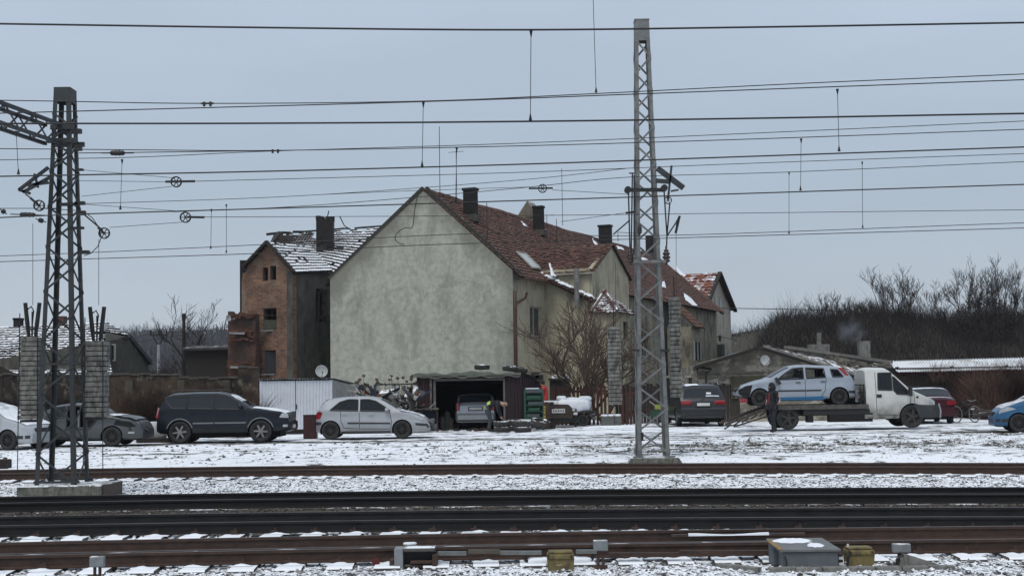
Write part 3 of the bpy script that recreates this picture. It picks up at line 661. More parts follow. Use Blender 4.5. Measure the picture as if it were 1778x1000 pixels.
# ================================================================== BUILDINGS
class Frame:
    def __init__(s, o, rz): s.o = Vector(o); s.R = Matrix.Rotation(rz, 3, 'Z'); s.Ri = s.R.transposed(); s.rz = rz
    def hit(s, px, py, ax, val):          # pixel ray with local plane ax = val, local point
        o = s.Ri @ (EYE-s.o); d = s.Ri @ ray(px, py); return o + d*((val-o[ax])/d[ax])
    def loc(s, p): return s.Ri @ (Vector(p)-s.o)
def tiles(p00, p10, p01, p11, rows, cols, th=.035, keep=None, seed=0, jit=.012, miss=0.0):
    """tile courses on the quad eave p00-p10 to ridge p01-p11 as real overlapping tiles"""
    r = random.Random(seed); p00, p10, p01, p11 = map(Vector, (p00, p10, p01, p11)); mb = MB()
    nrm = (p10-p00).cross(p01-p00).normalized()
    if nrm.z < 0: nrm = -nrm
    def S(u, v): return (p00*(1-u)+p10*u)*(1-v) + (p01*(1-u)+p11*u)*v
    for j in range(rows):
        sag = .02*math.sin(j*.9+seed)
        for i in range(cols):
            u0, u1 = (i+.03)/cols, (i+.97)/cols; v0, v1 = (j)/rows, (j+1.12)/rows
            if keep and not keep((u0+u1)/2, (v0+v1)/2): continue
            if r.random() < miss: continue
            dl = r.uniform(-jit, jit)/2; k = 1 + r.uniform(-.15,.25)*jit/.012
            a, b, c_, d = S(u0, v0+dl), S(u1, v0+dl), S(u1, min(v1, 1)), S(u0, min(v1, 1))
            m_ = (a+b)/2; mc = (c_+d)/2
            A, B, Mm = a+nrm*th*k, b+nrm*th*k, m_+nrm*(th*k+.018); C, D = c_+nrm*.006, d+nrm*.006
            mb.add([A, Mm, B, C, D, a, b], [(0,1,3,4), (1,2,3), (5,6,2,1,0), (0,4,5), (2,6,3)])
    return mb
WALLG = mat('grey_green_render', (.42,.42,.355), (.30,.305,.26), 3.6, .95, bump=.015, detail=12, lo=.36, hi=.64, streak=((.20,.205,.175), .9, .50, .74, (1.3,1,.45)))
WALLC = mat('cream_render', (.42,.38,.275), (.32,.29,.21), 1.3, .95, bump=.01, streak=((.11,.095,.075), 1.1, .50, .72, (1.4,1.4,.4)))
WALLCD = mat('dirty_shaded_cream_render', (.31,.28,.205), (.19,.17,.13), 1.5, .95, bump=.01, streak=((.07,.06,.045), 1.3, .46, .66, (1.4,1.4,.5)))  # darker cream; on the annex it carries painted shade
WALLD = mat('weathered_grey_render', (.10,.095,.08), (.06,.056,.046), 1.6, .95, bump=.01, streak=((.035,.032,.027), 1.8, .48, .66, (1.5,1.5,.4)))
TILE = mat('clay_tiles', (.160,.078,.056), (.085,.048,.037), 2.6, .85, snow=.10, snown=2.5, streak=((.045,.028,.023), 1.7, .48, .68, (1,1,1)))
TILEF = mat('far_clay_tiles', (.22,.070,.040), (.13,.045,.028), 1.2, .85, snow=.42, snown=1.7)
TILES = mat('snowed_dark_tiles', (.040,.034,.032), (.022,.019,.018), 2, .85, snow=.80, snown=2.4)
TILEL = mat('snow_covered_tiles', (.034,.030,.032), (.02,.018,.019), 2, .85, snow=.90, snown=1.4)
SOOT = mat('sooty_brick', (.008,.0075,.0075), (.018,.015,.013), 6, .95, bump=.02)
WOODD = mat('dark_wood', (.030,.024,.020), (.018,.014,.012), 5, .9, stretch=(1,1,6))
FRAMEW = mat('old_white_frame', (.40,.39,.35), (.28,.27,.24), 7, .7)
COPPER = mat('red_brown_pipe', (.10,.042,.028), (.06,.03,.022), 4, .5, .3)
def brick_mat(name, c1, c2, mortar, plaster=None, scale=1.0, thr=.5):
    m = bpy.data.materials.new(name); m.use_nodes = True; t = m.node_tree; n = t.nodes.new; l = t.links.new; b = t.nodes['Principled BSDF']; b.inputs['Roughness'].default_value = .95
    tcn = n('ShaderNodeTexCoord'); mp_ = n('ShaderNodeMapping'); mp_.inputs['Rotation'].default_value = (PI/2, 0, 0); l(tcn.outputs['Object'], mp_.inputs[0])
    bt = n('ShaderNodeTexBrick'); bt.inputs['Scale'].default_value = 1/scale; bt.inputs['Brick Width'].default_value = .27; bt.inputs['Row Height'].default_value = .085; bt.inputs['Mortar Size'].default_value = .012
    bt.inputs['Color1'].default_value = (*c1, 1); bt.inputs['Color2'].default_value = (*c2, 1); bt.inputs['Mortar'].default_value = (*mortar, 1); l(mp_.outputs[0], bt.inputs[0])
    z = n('ShaderNodeTexNoise'); z.inputs['Scale'].default_value = .7; z.inputs['Detail'].default_value = 8; z.inputs['Roughness'].default_value = .7; l(tcn.outputs['Object'], z.inputs[0])
    r = n('ShaderNodeMapRange'); r.inputs['From Min'].default_value = thr-.06; r.inputs['From Max'].default_value = thr+.08; l(z.outputs['Fac'], r.inputs['Value'])
    mx = n('ShaderNodeMix'); mx.data_type = 'RGBA'; l(r.outputs[0], mx.inputs[0]); l(bt.outputs[0], mx.inputs[6]); mx.inputs[7].default_value = (*(plaster or c2), 1)
    z2 = n('ShaderNodeTexNoise'); z2.inputs['Scale'].default_value = 1.6; z2.inputs['Detail'].default_value = 10; z2.inputs['Roughness'].default_value = .75; l(tcn.outputs['Object'], z2.inputs[0])
    m2 = n('ShaderNodeMix'); m2.data_type = 'RGBA'; m2.blend_type = 'MULTIPLY'; m2.inputs[0].default_value = .8; l(mx.outputs[2], m2.inputs[6])
    r2 = n('ShaderNodeMapRange'); r2.inputs['From Min'].default_value = .3; r2.inputs['From Max'].default_value = .7; r2.inputs['To Min'].default_value = .30; r2.inputs['To Max'].default_value = 1.55; l(z2.outputs['Fac'], r2.inputs['Value']); l(r2.outputs[0], m2.inputs[7])
    l(m2.outputs[2], b.inputs['Base Color'])
    bp = n('ShaderNodeBump'); bp.inputs['Distance'].default_value = .02; l(bt.outputs['Fac'], bp.inputs['Height']); bp.invert = True; l(bp.outputs[0], b.inputs['Normal'])
    return m
BRICK = brick_mat('old_brick', (.23,.105,.058), (.12,.055,.035), (.17,.145,.115), (.19,.14,.10), thr=.56, scale=1.35)
BRICKR = brick_mat('broken_red_brick', (.135,.045,.028), (.065,.028,.02), (.07,.055,.045), (.050,.036,.028), thr=.52)

# ---- main house -------------------------------------------------------------
HF = Frame((P(893, 640, 66).x, 66, 0), -math.radians(22))
H = thing('gabled_house', 'big old house with blank grey green gable wall and long red tiled roof', 'house', HF.o, HF.rz)
gl = HF.hit(573, 480, 1, 0); ZE = (HF.hit(889, 470, 1, 0).z+gl.z)/2 - .05; HW = -gl.x
pk = HF.hit(735, 331, 1, 0); ZR = pk.z; XR = pk.x; HL = 40.5
g = MB()
def gable_poly(x0, x1, xr, ze, zr): return [(x0,-.4),(x1,-.4),(x1,ze),(xr,zr),(x0,ze)]
g.prism(gable_poly(-HW, -.02, XR, ZE, ZR), 0, .4, 'y'); g.build('gable_wall', WALLG, H)
def gable_stain():
    t = WALLG.node_tree; n = t.nodes.new; l = t.links.new; b = t.nodes['Principled BSDF']; src = b.inputs['Base Color'].links[0].from_socket
    tc_ = n('ShaderNodeTexCoord'); sx = n('ShaderNodeSeparateXYZ'); l(tc_.outputs['Object'], sx.inputs[0])
    def m(op, a, b_=0.0):
        q = n('ShaderNodeMath'); q.operation = op
        for i, v in enumerate((a, b_)):
            if isinstance(v, (int, float)): q.inputs[i].default_value = v
            else: l(v, q.inputs[i])
        return q.outputs[0]
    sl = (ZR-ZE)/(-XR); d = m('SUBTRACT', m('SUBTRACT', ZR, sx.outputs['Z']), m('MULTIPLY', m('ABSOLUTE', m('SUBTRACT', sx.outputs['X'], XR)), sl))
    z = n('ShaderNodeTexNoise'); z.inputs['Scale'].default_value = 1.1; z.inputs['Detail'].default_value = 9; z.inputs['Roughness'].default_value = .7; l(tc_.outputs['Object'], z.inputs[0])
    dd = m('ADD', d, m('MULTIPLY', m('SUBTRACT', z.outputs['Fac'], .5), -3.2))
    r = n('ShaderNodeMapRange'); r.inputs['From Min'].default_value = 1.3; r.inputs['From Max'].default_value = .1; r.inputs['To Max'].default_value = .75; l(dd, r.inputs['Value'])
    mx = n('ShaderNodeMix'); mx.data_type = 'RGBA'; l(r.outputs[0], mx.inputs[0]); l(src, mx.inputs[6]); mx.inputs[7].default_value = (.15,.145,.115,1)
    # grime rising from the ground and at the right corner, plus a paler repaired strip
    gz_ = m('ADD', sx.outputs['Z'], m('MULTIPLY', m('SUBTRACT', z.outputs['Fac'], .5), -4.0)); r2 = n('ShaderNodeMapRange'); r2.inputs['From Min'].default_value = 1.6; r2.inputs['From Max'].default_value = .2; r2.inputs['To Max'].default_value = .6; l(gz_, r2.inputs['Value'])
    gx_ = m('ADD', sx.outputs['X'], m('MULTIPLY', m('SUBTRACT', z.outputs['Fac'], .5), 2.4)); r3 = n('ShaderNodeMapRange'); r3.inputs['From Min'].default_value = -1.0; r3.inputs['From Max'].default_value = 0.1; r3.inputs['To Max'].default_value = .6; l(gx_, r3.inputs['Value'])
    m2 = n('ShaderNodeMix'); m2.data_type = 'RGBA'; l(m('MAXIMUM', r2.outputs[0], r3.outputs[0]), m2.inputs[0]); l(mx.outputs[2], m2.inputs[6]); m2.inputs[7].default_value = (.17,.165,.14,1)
    # hairline cracks
    v = n('ShaderNodeTexVoronoi'); v.feature = 'DISTANCE_TO_EDGE'; v.inputs['Scale'].default_value = .22; mw = n('ShaderNodeVectorMath'); mw.operation = 'ADD'; l(tc_.outputs['Object'], mw.inputs[0]); z4 = n('ShaderNodeTexNoise'); z4.inputs['Scale'].default_value = 2.2; z4.inputs['Detail'].default_value = 5; l(tc_.outputs['Object'], z4.inputs[0]); sc_ = n('ShaderNodeVectorMath'); sc_.operation = 'SCALE'; sc_.inputs['Scale'].default_value = .9; l(z4.outputs['Color'], sc_.inputs[0]); l(sc_.outputs[0], mw.inputs[1]); l(mw.outputs[0], v.inputs['Vector'])
    r4 = n('ShaderNodeMapRange'); r4.inputs['From Min'].default_value = .007; r4.inputs['From Max'].default_value = .003; r4.inputs['To Max'].default_value = .28; l(v.outputs['Distance'], r4.inputs['Value'])
    m3 = n('ShaderNodeMix'); m3.data_type = 'RGBA'; l(r4.outputs[0], m3.inputs[0]); l(m2.outputs[2], m3.inputs[6]); m3.inputs[7].default_value = (.12,.12,.10,1); l(m3.outputs[2], b.inputs['Base Color'])
gable_stain()
# rounded darker plaster coping following the rake
for (a, b) in (((-HW-.05, ZE-.05), (XR, ZR+.06)), ((XR, ZR+.06), (.32, ZE-.33))):
    MB().bar((a[0], .16, a[1]), (b[0], .16, b[1]), .42, .13, up=(0,1,0)).build('verge_board', mat('mossy_mortar', (.045,.042,.034), (.03,.028,.023), 9, .95, snow=.25), H)
# eaves plane of the visible roof side
slope = (ZR-ZE)/(0-XR); XE = .42; ZEE = ZE - slope*XE*.9
# cream side wall (x = 0)
yw = HF.hit(948, 560, 0, 0).y
EW = (.0, ZE-.28)
sw_ = MB(); 
# leave window opening: strips around it
wA = HF.hit(919.5, 531, 0, 0); wB = HF.hit(941.5, 585, 0, 0)
def wall_x(mb, x, y0, y1, z0, z1, holes, th=.35, out=1):
    """wall in plane x with rectangular holes (y0,y1,z0,z1); solid thickness behind"""
    ys_ = sorted({y0, y1, *[h[0] for h in holes], *[h[1] for h in holes]})
    for a, b in zip(ys_[:-1], ys_[1:]):
        m_ = (a+b)/2; hs = sorted([(h[2], h[3]) for h in holes if h[0] < m_ < h[1]]); z = z0
        for (ha, hb_) in hs: mb.box2((x-th, a, z), (x, b, ha)); z = hb_
        mb.box2((x-th, a, z), (x, b, z1))
def window_x(parent, x, y0, y1, z0, z1, mull=1, frame=FRAMEW, gl_=WGLASS, rec=.14, sill=True, open_=False, curtain=True):
    f = MB(); X_ = x-rec; t = .07
    for (a, b, c_, d) in ((y0,y0+t,z0,z1),(y1-t,y1,z0,z1),(y0,y1,z0,z0+t),(y0,y1,z1-t,z1)): f.box2((X_-.06, a, c_), (X_, b, d))
    for i in range(1, mull+1):
        yy = y0+(y1-y0)*i/(mull+1); f.box2((X_-.05, yy-t/2, z0+t), (X_+.005, yy+t/2, z1-t))
    fo = f.build('window', frame, parent)
    MB().box2((X_-.05, y0+t, z0+t), (X_-.035, y1-t, z1-t)).build('pane', gl_, fo)
    if curtain: MB().box2((X_-.32, y0, z0), (X_-.30, y1, z1)).build('curtain', mat('curtain', (.10,.095,.08), (.05,.05,.045), 6, .9, stretch=(5,5,.5)), fo)
    if sill: MB().box2((X_, y0-.06, z0-.06), (x+.07, y1+.06, z0-.005)).build('sill', CONC, fo)
wall_x(sw_, 0, .405, yw+.3, -.4, ZE-.3, [(wA.y, wB.y, wB.z, wA.z)]); sw_.build('side_wall', WALLC, H)
window_x(H, 0, wA.y, wB.y, wB.z, wA.z)
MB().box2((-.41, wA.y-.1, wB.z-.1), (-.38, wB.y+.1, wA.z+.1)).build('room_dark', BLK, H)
# drain pipe
pp_ = [HF.hit(915, 508, 0, .30), HF.hit(912, 518, 0, .25), HF.hit(898, 526, 0, .10), HF.hit(895.5, 531, 0, .12), HF.hit(896, 640, 0, .12)]
MB().tube(pp_, .065, 8).build('drainpipe', COPPER, H)
MB().box2((.02,.0,-.4),(.10,.22,ZE-1.0)).build('corner_strip', mat('corner_brown', (.14,.085,.06),(.10,.065,.05),3,.9), H)
# far side wall, further along (beyond annexes)
far = MB(); wC = HF.hit(1205.5, 594, 0, 0); wD = HF.hit(1216, 625, 0, 0); wE = HF.hit(1113, 570, 0, 0); wF = HF.hit(1126, 620, 0, 0)
wall_x(far, 0, yw+.31, HL, -.4, ZE-.3, [(wE.y, wF.y, wF.z, wE.z), (wC.y, wD.y, wD.z, wC.z)]); far.build('side_wall', WALLCD, H)
window_x(H, 0, wE.y, wF.y, wF.z, wE.z, 2); window_x(H, 0, wC.y, wD.y, wD.z, wC.z, 1, WOODD)
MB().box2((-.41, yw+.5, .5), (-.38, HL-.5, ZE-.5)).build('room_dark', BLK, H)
MB().prism(gable_poly(-HW, -.02, XR, ZE-.1, ZR-.1), HL, HL+.3, 'y').build('rear_wall', WALLCD, H); MB().box2((-HW, .405, -.4), (-HW+.3, HL-.01, ZE-.3)).build('left_wall', WALLCD, H)
# roof: deck + tiles, hipped at the far end
hipL = 0
dk = MB(); e0, e1 = (XE, -.02, ZEE), (XE, HL+.4, ZEE); r0, r1 = (XR, -.02, ZR), (XR, HL-hipL, ZR)
l0, l1 = (-HW-.35, -.02, ZE-.35), (-HW-.35, HL+.4, ZE-.35)
r1 = (XR, HL+.4, ZR); dk.quad(e0, e1, r1, r0); dk.quad(l0, r0, r1, l1); dk.build('roof_deck', WOODD, H)
HLr = HL+.4
def keep_main(u, v):
    y = u*HLr
    return True
tm = tiles((XE, 0, ZEE+.02), (XE, HLr, ZEE+.02), (XR, 0, ZR+.02), (XR, HLr, ZR+.02), 25, 176, .055, keep_main, 3, .012, .008)
tm.build('roof_tiles', TILE, H, kind='stuff')
ltm = tiles((-HW-.35, 0, ZE-.33), (-HW-.35, HLr, ZE-.33), (XR, 0, ZR+.02), (XR, HLr, ZR+.02), 14, 60, .045, keep_main, 4); ltm.build('roof_tiles', TILES, H, kind='stuff')
# ridge tiles, individually
RT = MB(); RT.lathe([(.13,0),(.15,.02),(.14,.44),(.12,.46)], 10, (0,0,0), 'y'); RTM = RT.mesh('ridge_tile', TILE)
for i in range(int((HL-hipL)/.42)):
    link('ridge_tile', RTM, H, (XR+random.uniform(-.01,.01), .05+i*.42, ZR-.03+.03*math.sin(i*.35)), (random.uniform(-.05,.05), 0, random.uniform(-.06,.06)))
hipa, hipb = Vector((XR, HL+.35, ZR)), Vector(e1); n_ = 22
for i in range(n_):
    p = hipa.lerp(hipb, i/n_); link('ridge_tile', RTM, H, p, (hipb-hipa).to_track_quat('Y','Z').to_euler())
# gutter
MB().tube([(XE+.04, .3, ZEE-.02), (XE+.04, yw-.2, ZEE-.05)], .06, 6).build('gutter', COPPER, H)
# chimneys: place by where their tops show; each stands on the ridge line
def hpt(px, py, dx=0.0): return HF.hit(px, py, 0, XR+dx)
def chimney(pxl, pxr, pyt, pyb, dx, wdt, name='chimney', m=SOOT, cap=True):
    a = hpt((pxl+pxr)/2, (pyt+pyb)/2, dx); t = Z(pxr, pyt, (HF.R @ a + HF.o).y); D = (HF.R @ a + HF.o).y; ww = (pxr-pxl)/2400*D/1.25
    z0 = ZR-abs(dx)*slope-.6; mb = MB(); mb.box2((a.x-ww/2, a.y-ww*.35, z0), (a.x+ww/2, a.y+ww*.35, t-.12))
    o = mb.build(name, m, H); o.modifiers.new('b', 'BEVEL').width = .03
    if cap: MB().box((a.x, a.y, t-.06), (ww*1.12, ww*.8, .13)).build('chimney_cap', m, H)
    MB().box((a.x, a.y, ZR-abs(dx)*slope+.10), (ww*1.3, ww*.95, .35)).build('flashing', mat('snowy_mortar', (.09,.075,.065), (.05,.045,.04), 6, .95, snow=.5), H)
chimney(803, 831, 327, 380, 1.5, 1)
chimney(924, 946, 358, 400, 1.2, 1)
chimney(1038, 1064, 391, 420, .7, 1)
chimney(1120, 1137, 407, 440, .3, 1, cap=False)
# small dormer stub near second chimney, skylight, snow patches
def rpt(px, py, off=.1):   # point on visible main roof plane under a pixel (local)
    o = HF.Ri @ (EYE-HF.o); d = HF.Ri @ ray(px, py); n = Vector((slope*0+ (ZR-ZEE), 0, (XE-XR))).normalized(); p0 = Vector((XE, 0, ZEE)); return o + d*(((p0-o).dot(n)+off)/d.dot(n))
q = [rpt(*a, .14) for a in ((897,437),(912,440),(938,466),(925,465))]
MB().quad(*q).build('skylight_pane', mat('pale_skylight', (.40,.43,.43), (.3,.33,.33), 3, .25), H)
for a, b in zip(q, q[1:]+q[:1]): MB().bar(a, b, .08, .07).build('skylight_frame', FRAMEW, H)
def snowpatch(parent, pts, th=.07):
    c_ = sum((Vector(p) for p in pts), Vector())/len(pts); mb = MB(); n = len(pts)
    mb.add([Vector(p) for p in pts]+[Vector(p)*.75+c_*.25+Vector((0,0,th)) for p in pts]+[c_+Vector((0,0,th*1.2))], [(i, (i+1) % n, n+(i+1) % n, n+i) for i in range(n)]+[(n+i, n+(i+1) % n, 2*n) for i in range(n)])
    return mb.build('snow_patch', SNOW, parent, smooth=True)
def jag(pts, r):   # subdivide outline with noise
    o = []
    for a, b in zip(pts, pts[1:]+pts[:1]):
        for k in range(4): o.append((a[0]+(b[0]-a[0])*k/4+r.uniform(-1.3,1.3), a[1]+(b[1]-a[1])*k/4+r.uniform(-.9,.9)))
    return o
jr = random.Random(5)
for poly in ([(951,440),(958,441),(964,472),(967,480),(957,478)], [(942,478),(958,482),(975,492),(990,503),(1008,512),(1018,519),(1004,518),(985,510),(962,502),(958,492)], [(1028,413),(1034,419),(1038,425),(1033,424)],
             [(903,383),(912,389),(918,395),(910,392)],[(1146,488),(1153,489),(1158,500),(1150,498)],[(1186,508),(1195,513),(1212,530),(1204,530),(1190,520)],[(1070,426),(1080,430),(1084,434),(1073,432)],
             [(1110,446),(1124,449),(1128,454),(1114,451)],[(1172,460),(1178,466),(1190,478),(1187,481),(1178,473)]):
    if poly[0] != (942,478): snowpatch(H, [rpt(a, b, .42 if poly[0] == (951,440) else .10) for a, b in jag(poly, jr)], .03)
ds = rpt(912, 372, .05)
MB().prism([(ds.x-.5, ds.z-.2), (ds.x+.9, ds.z-.2), (ds.x+.2, ds.z+.75)], ds.y-.2, ds.y+1.0, 'y').build('dormer_stub', mat('stub_render', (.16,.13,.10), (.1,.08,.06), 5, .9, snow=.4), H)
# antennas on the ridge
for (px, y0, y1) in ((764,220,345),(793,262,350),(977,293,392),(846,352,420),(950,372,415),(967,380,425)):
    a = rpt(px, y1, .1); b = Vector(a); D = (HF.R @ a + HF.o).y; b.z = Z(px, y0, D)
    MB().tube([a, b], .018, 5).build('antenna_mast', WIRE, H)
for (px, py, w_) in ((793,264,.9),(950,374,.8)):
    a = rpt(px, 345 if px < 900 else 415, .1); D = (HF.R @ a + HF.o).y; zt = Z(px, py, D)
    MB().tube([(a.x-w_/2, a.y, zt), (a.x+w_/2, a.y, zt)], .012, 4).build('antenna_bar', WIRE, H)
a = HF.hit(1073,412,0,XR); b = HF.hit(1100,405,0,XR+.5); MB().tube([a+Vector((0,0,-.3)), a+Vector((0,0,.35)), b, b+Vector((0,0,-.5))], .025, 4).build('vent_pipe', WIRE, H)

# cross wing with pointed gable facing right-front
XW = 2.4
gA = HF.hit(1025, 500, 0, XW); gB = HF.hit(1088.5, 500, 0, XW); gP = HF.hit(1057.5, 427.5, 0, XW); zea = HF.hit(1025, 468, 0, XW).z; zeb = HF.hit(1088.5, 478, 0, XW).z; ze_ = (zea+zeb)/2
mb = MB(); mb.add([(XW, gA.y, -.4), (XW, gB.y, -.4), (XW, gB.y, ze_), (XW, gP.y, gP.z), (XW, gA.y, ze_)], [(0,1,2,3,4)])
mb.add([(XW, gA.y, -.4), (XW, gA.y, ze_), (XR*.6, gA.y, ze_), (XR*.6, gA.y, -.4)], [(0,1,2,3)]); mb.add([(XW, gB.y, -.4), (XW, gB.y, ze_), (XR*.6, gB.y, ze_), (XR*.6, gB.y, -.4)], [(0,1,2,3)])
o = mb.build('cross_wing_wall', WALLC, H); sm_ = o.modifiers.new('s', 'SOLIDIFY'); sm_.thickness = .2; sm_.offset = 0
XB = XR + (ZR-gP.z)/slope
for (yy, sgn) in ((gA.y-.25, 1), (gB.y+.25, -1)):
    zz = ze_-.22; xb = XR+(ZR-zz)/slope
    tiles((XW+.25, yy, zz), (xb-.5, yy, zz), (XW+.25, gP.y, gP.z+.08), (XB-.5, gP.y, gP.z+.08), 15, 24, .045, None, 8, .035, .01).build('wing_tiles', TILE, H, kind='stuff')
    dkk = MB().quad((XW+.25, yy, zz-.03), (xb-.5, yy, zz-.03), (XB-.5, gP.y, gP.z+.04), (XW+.25, gP.y, gP.z+.04)); dkk.build('wing_deck', WOODD, H)
MB().box2((XW+.3, gA.y-.35, ze_-.3), (XR*.4, gA.y-.24, ze_-.22)).build('gutter', mat('pale_gutter', (.35,.32,.27), (.22,.2,.17), 4, .7), H)
vp = HF.hit(1000, 490, 1, gA.y-.6); MB().tube([(vp.x, gA.y-.5, vp.z-1.2), (vp.x, gA.y-.5, HF.hit(1001,466,1,gA.y-.5).z)], .14, 8).build('vent_stack', CONC, H)
MB().tube([(XW+.02, gP.y, gP.z-.5), (XW+.02, gP.y, 2)], .02, 4).build('wall_cable', WIRE, H)
# annex in front (catslide) and the porch with its own small hipped roof
ya = yw; XA = HF.hit(1023, 560, 1, ya).x
a1 = HF.hit(1024, 520, 0, XA)
mb = MB(); zz0 = HF.hit(1023, 520, 1, ya).z; XM = HF.hit(990, 560, 1, ya).x
mb.add([(.0,ya,-.4),(XM,ya,-.4),(XM,ya,zz0+.3),(.0,ya,zz0+.9),(.0,ya+.3,-.4),(XM,ya+.3,-.4),(XM,ya+.3,zz0+.3),(.0,ya+.3,zz0+.9)],[(0,1,2,3),(7,6,5,4),(3,2,6,7)]); MB().add([(XM,ya,-.4),(XA,ya,-.4),(XA,ya,zz0-.05),(XM,ya,zz0+.3),(XM,ya+.3,-.4),(XA,ya+.3,-.4),(XA,ya+.3,zz0-.05),(XM,ya+.3,zz0+.3)],[(0,1,2,3),(7,6,5,4),(3,2,6,7)]).build('annex_wall', WALLCD, H); mb.box2((XA-.3, ya+.301, -.4), (XA, a1.y, zz0)); mb.build('annex_wall', WALLC, H)  # right part of the front wall: shade put in by the darker render
# lean to roof over both
pA = [HF.hit(953, 483, 1, ya-.3), HF.hit(1034, 521, 1, a1.y+.5)]
za0 = HF.hit(944, 480, 1, ya-.35).z; yC = ya+3
q = [Vector((-.1, ya-.35, za0)), Vector((XA+.3, ya-.35, zz0-.05)), Vector((XA+.3, yC, zz0-.05)), Vector((-.1, yC, za0))]
_r = random.Random(15)
for k in range(26):
    c_ = q[0].lerp(q[1], (k+.5)/26); MB().box(c_+Vector((0,-.02,.02+_r.uniform(-.03,.03))), (.16,.22,.10), (0,_r.uniform(.1,.5),0)).build('verge_tile', TILE, H)
    if _r.random() < .8: snowpatch(H, [c_+Vector((_r.uniform(.10,.2)*math.cos(a_), -.06+.16*math.sin(a_), .10+_r.uniform(0,.06))) for a_ in (0,1,2,3,4,5)], .09)
mb = MB().add([v for v in q], [(0,1,2,3)]); o = mb.build('annex_roof', mat('snowed_annex_tiles', (.06,.035,.028), (.035,.025,.02), 5, .9, snow=.75, snown=2.4), H); s_ = o.modifiers.new('s', 'SOLIDIFY'); s_.thickness = .14
annex_t = tiles(q[1]+Vector((0,0,.04)), q[2]+Vector((0,0,.04)), q[0]+Vector((0,0,.06)), q[3]+Vector((0,0,.06)), 6, 26, .05, None, 12, .05, .08); annex_t.build('annex_tiles', MC['snowed_annex_tiles'], H, kind='stuff')
for (px, py, s_) in ((999,566,.2),(1014,560,.2)):
    p = HF.hit(px, py, 1, ya-.02)
    MB().box((p.x, p.y, p.z), (s_*1.1, .06, s_*2.6)).build('window', BLK, H)
# porch
pa = HF.hit(1030, 560, 0, XW+.4); XP = HF.hit(1063, 560, 1, pa.y).x; pb = HF.hit(1093, 560, 0, XP); zp = HF.hit(1060, 541, 0, XP).z
mb = MB(); mb.box2((XW+.3, pa.y, -.4), (XP, pa.y+.25, zp)); 
pw = HF.hit(1082, 558, 0, XP); pw2 = HF.hit(1091, 588, 0, XP)
wall_x(mb, XP, pa.y+.251, pb.y, -.4, zp, [(pw.y, min(pw2.y, pb.y-.2), pw2.z, pw.z)], .25); mb.build('porch_wall', WALLC, H)
window_x(H, XP, pw.y, min(pw2.y, pb.y-.2), pw2.z, pw.z, 1, WOODD)
ap = HF.hit(1050, 508, 0, (XW+XP)/2); c1, c2, c3 = Vector((XP+.35, pa.y-.3, zp-.05)), Vector((XP+.35, pb.y+.3, zp-.05)), Vector((XW+.4, pa.y-.3, zp-.05)); c4 = Vector((XW+.4, pb.y+.3, zp-.05))
apx = HF.hit(1050, 508, 0, (XW+XP)/2); 
PT = mat('snowed_porch_tiles', (.10,.038,.027), (.05,.026,.02), 4, .85, snow=.52, snown=2.2)
for (a, b, sd_) in ((c3, c1, 1), (c1, c2, 2)):
    tiles(a, b, apx, apx, 9, 10, .05, None, sd_, .03, .02).build('porch_tiles', PT, H, kind='stuff')
MB().add([c1, c2, c4, c3, apx], [(0,1,4),(1,2,4),(2,3,4),(3,0,4)]).build('porch_deck', WOODD, H)
for a in (c1, c3): MB().tube([a+Vector((0,0,.08)), apx+Vector((0,0,.10))], .09, 6).build('hip_tiles', PT, H)
# exposed brick patch under the annex
bp0 = HF.hit(952, 622, 1, ya-.02); bp1 = HF.hit(988, 655, 1, ya-.02)
mb = MB(); cols_, rws = 9, 9; br = random.Random(3)
BRK = MB().box((0,0,0), (1,1,1)).mesh('brick', mat('bare_brick', (.13,.05,.032), (.06,.03,.022), 9, .9, bump=.01))
for j in range(rws):
    for i in range(cols_):
        if br.random() < .18+.25*(j == rws-1 or i in (0, cols_-1)): continue
        link('brick', BRK, H, (bp0.x+(bp1.x-bp0.x)*(i+.5+.5*(j % 2))/cols_, ya-.012, bp1.z+(bp0.z-bp1.z)*(j+.5)/rws), None, ((bp1.x-bp0.x)/cols_*.92, .06, (bp0.z-bp1.z)/rws*.85))
# lower pent roof at the far end (1184..1226, 559..569)
pl = [HF.hit(1165,545,0,2.2), HF.hit(1226,569,0,2.2)]; yy0, yy1 = HF.hit(1160,540,0,.4).y, HF.hit(1224,566,0,2.2).y
tiles((2.2, yy0, pl[1].z-.02), (2.2, yy1, pl[1].z-.02), (.1, yy0, pl[1].z+2.0), (.1, yy1, pl[1].z+2.0), 8, 50, .045, None, 6, .03).build('lower_tiles', TILE, H, kind='stuff')
MB().quad((2.2, yy0, pl[1].z-.08), (2.2, yy1, pl[1].z-.08), (.1, yy1, pl[1].z+1.95), (.1, yy0, pl[1].z+1.95)).build('lower_roof_deck', WOODD, H)
MB().box2((.3, yy0, -.4), (1.9, yy1-.2, pl[1].z)).build('side_wall', WALLCD, H)
w1 = HF.hit(1205, 593, 0, 1.9); w2 = HF.hit(1216.5, 626, 0, 1.9)
for yq in (w1.y, (w1.y+w2.y)/2, w2.y): MB().box2((1.9, yq-.07, w2.z), (1.95, yq+.07, w1.z)).build('window_frame', FRAMEW, H)
MB().box2((1.9, w1.y, w2.z), (1.925, w2.y, w1.z)).build('pane', WGLASS, H)

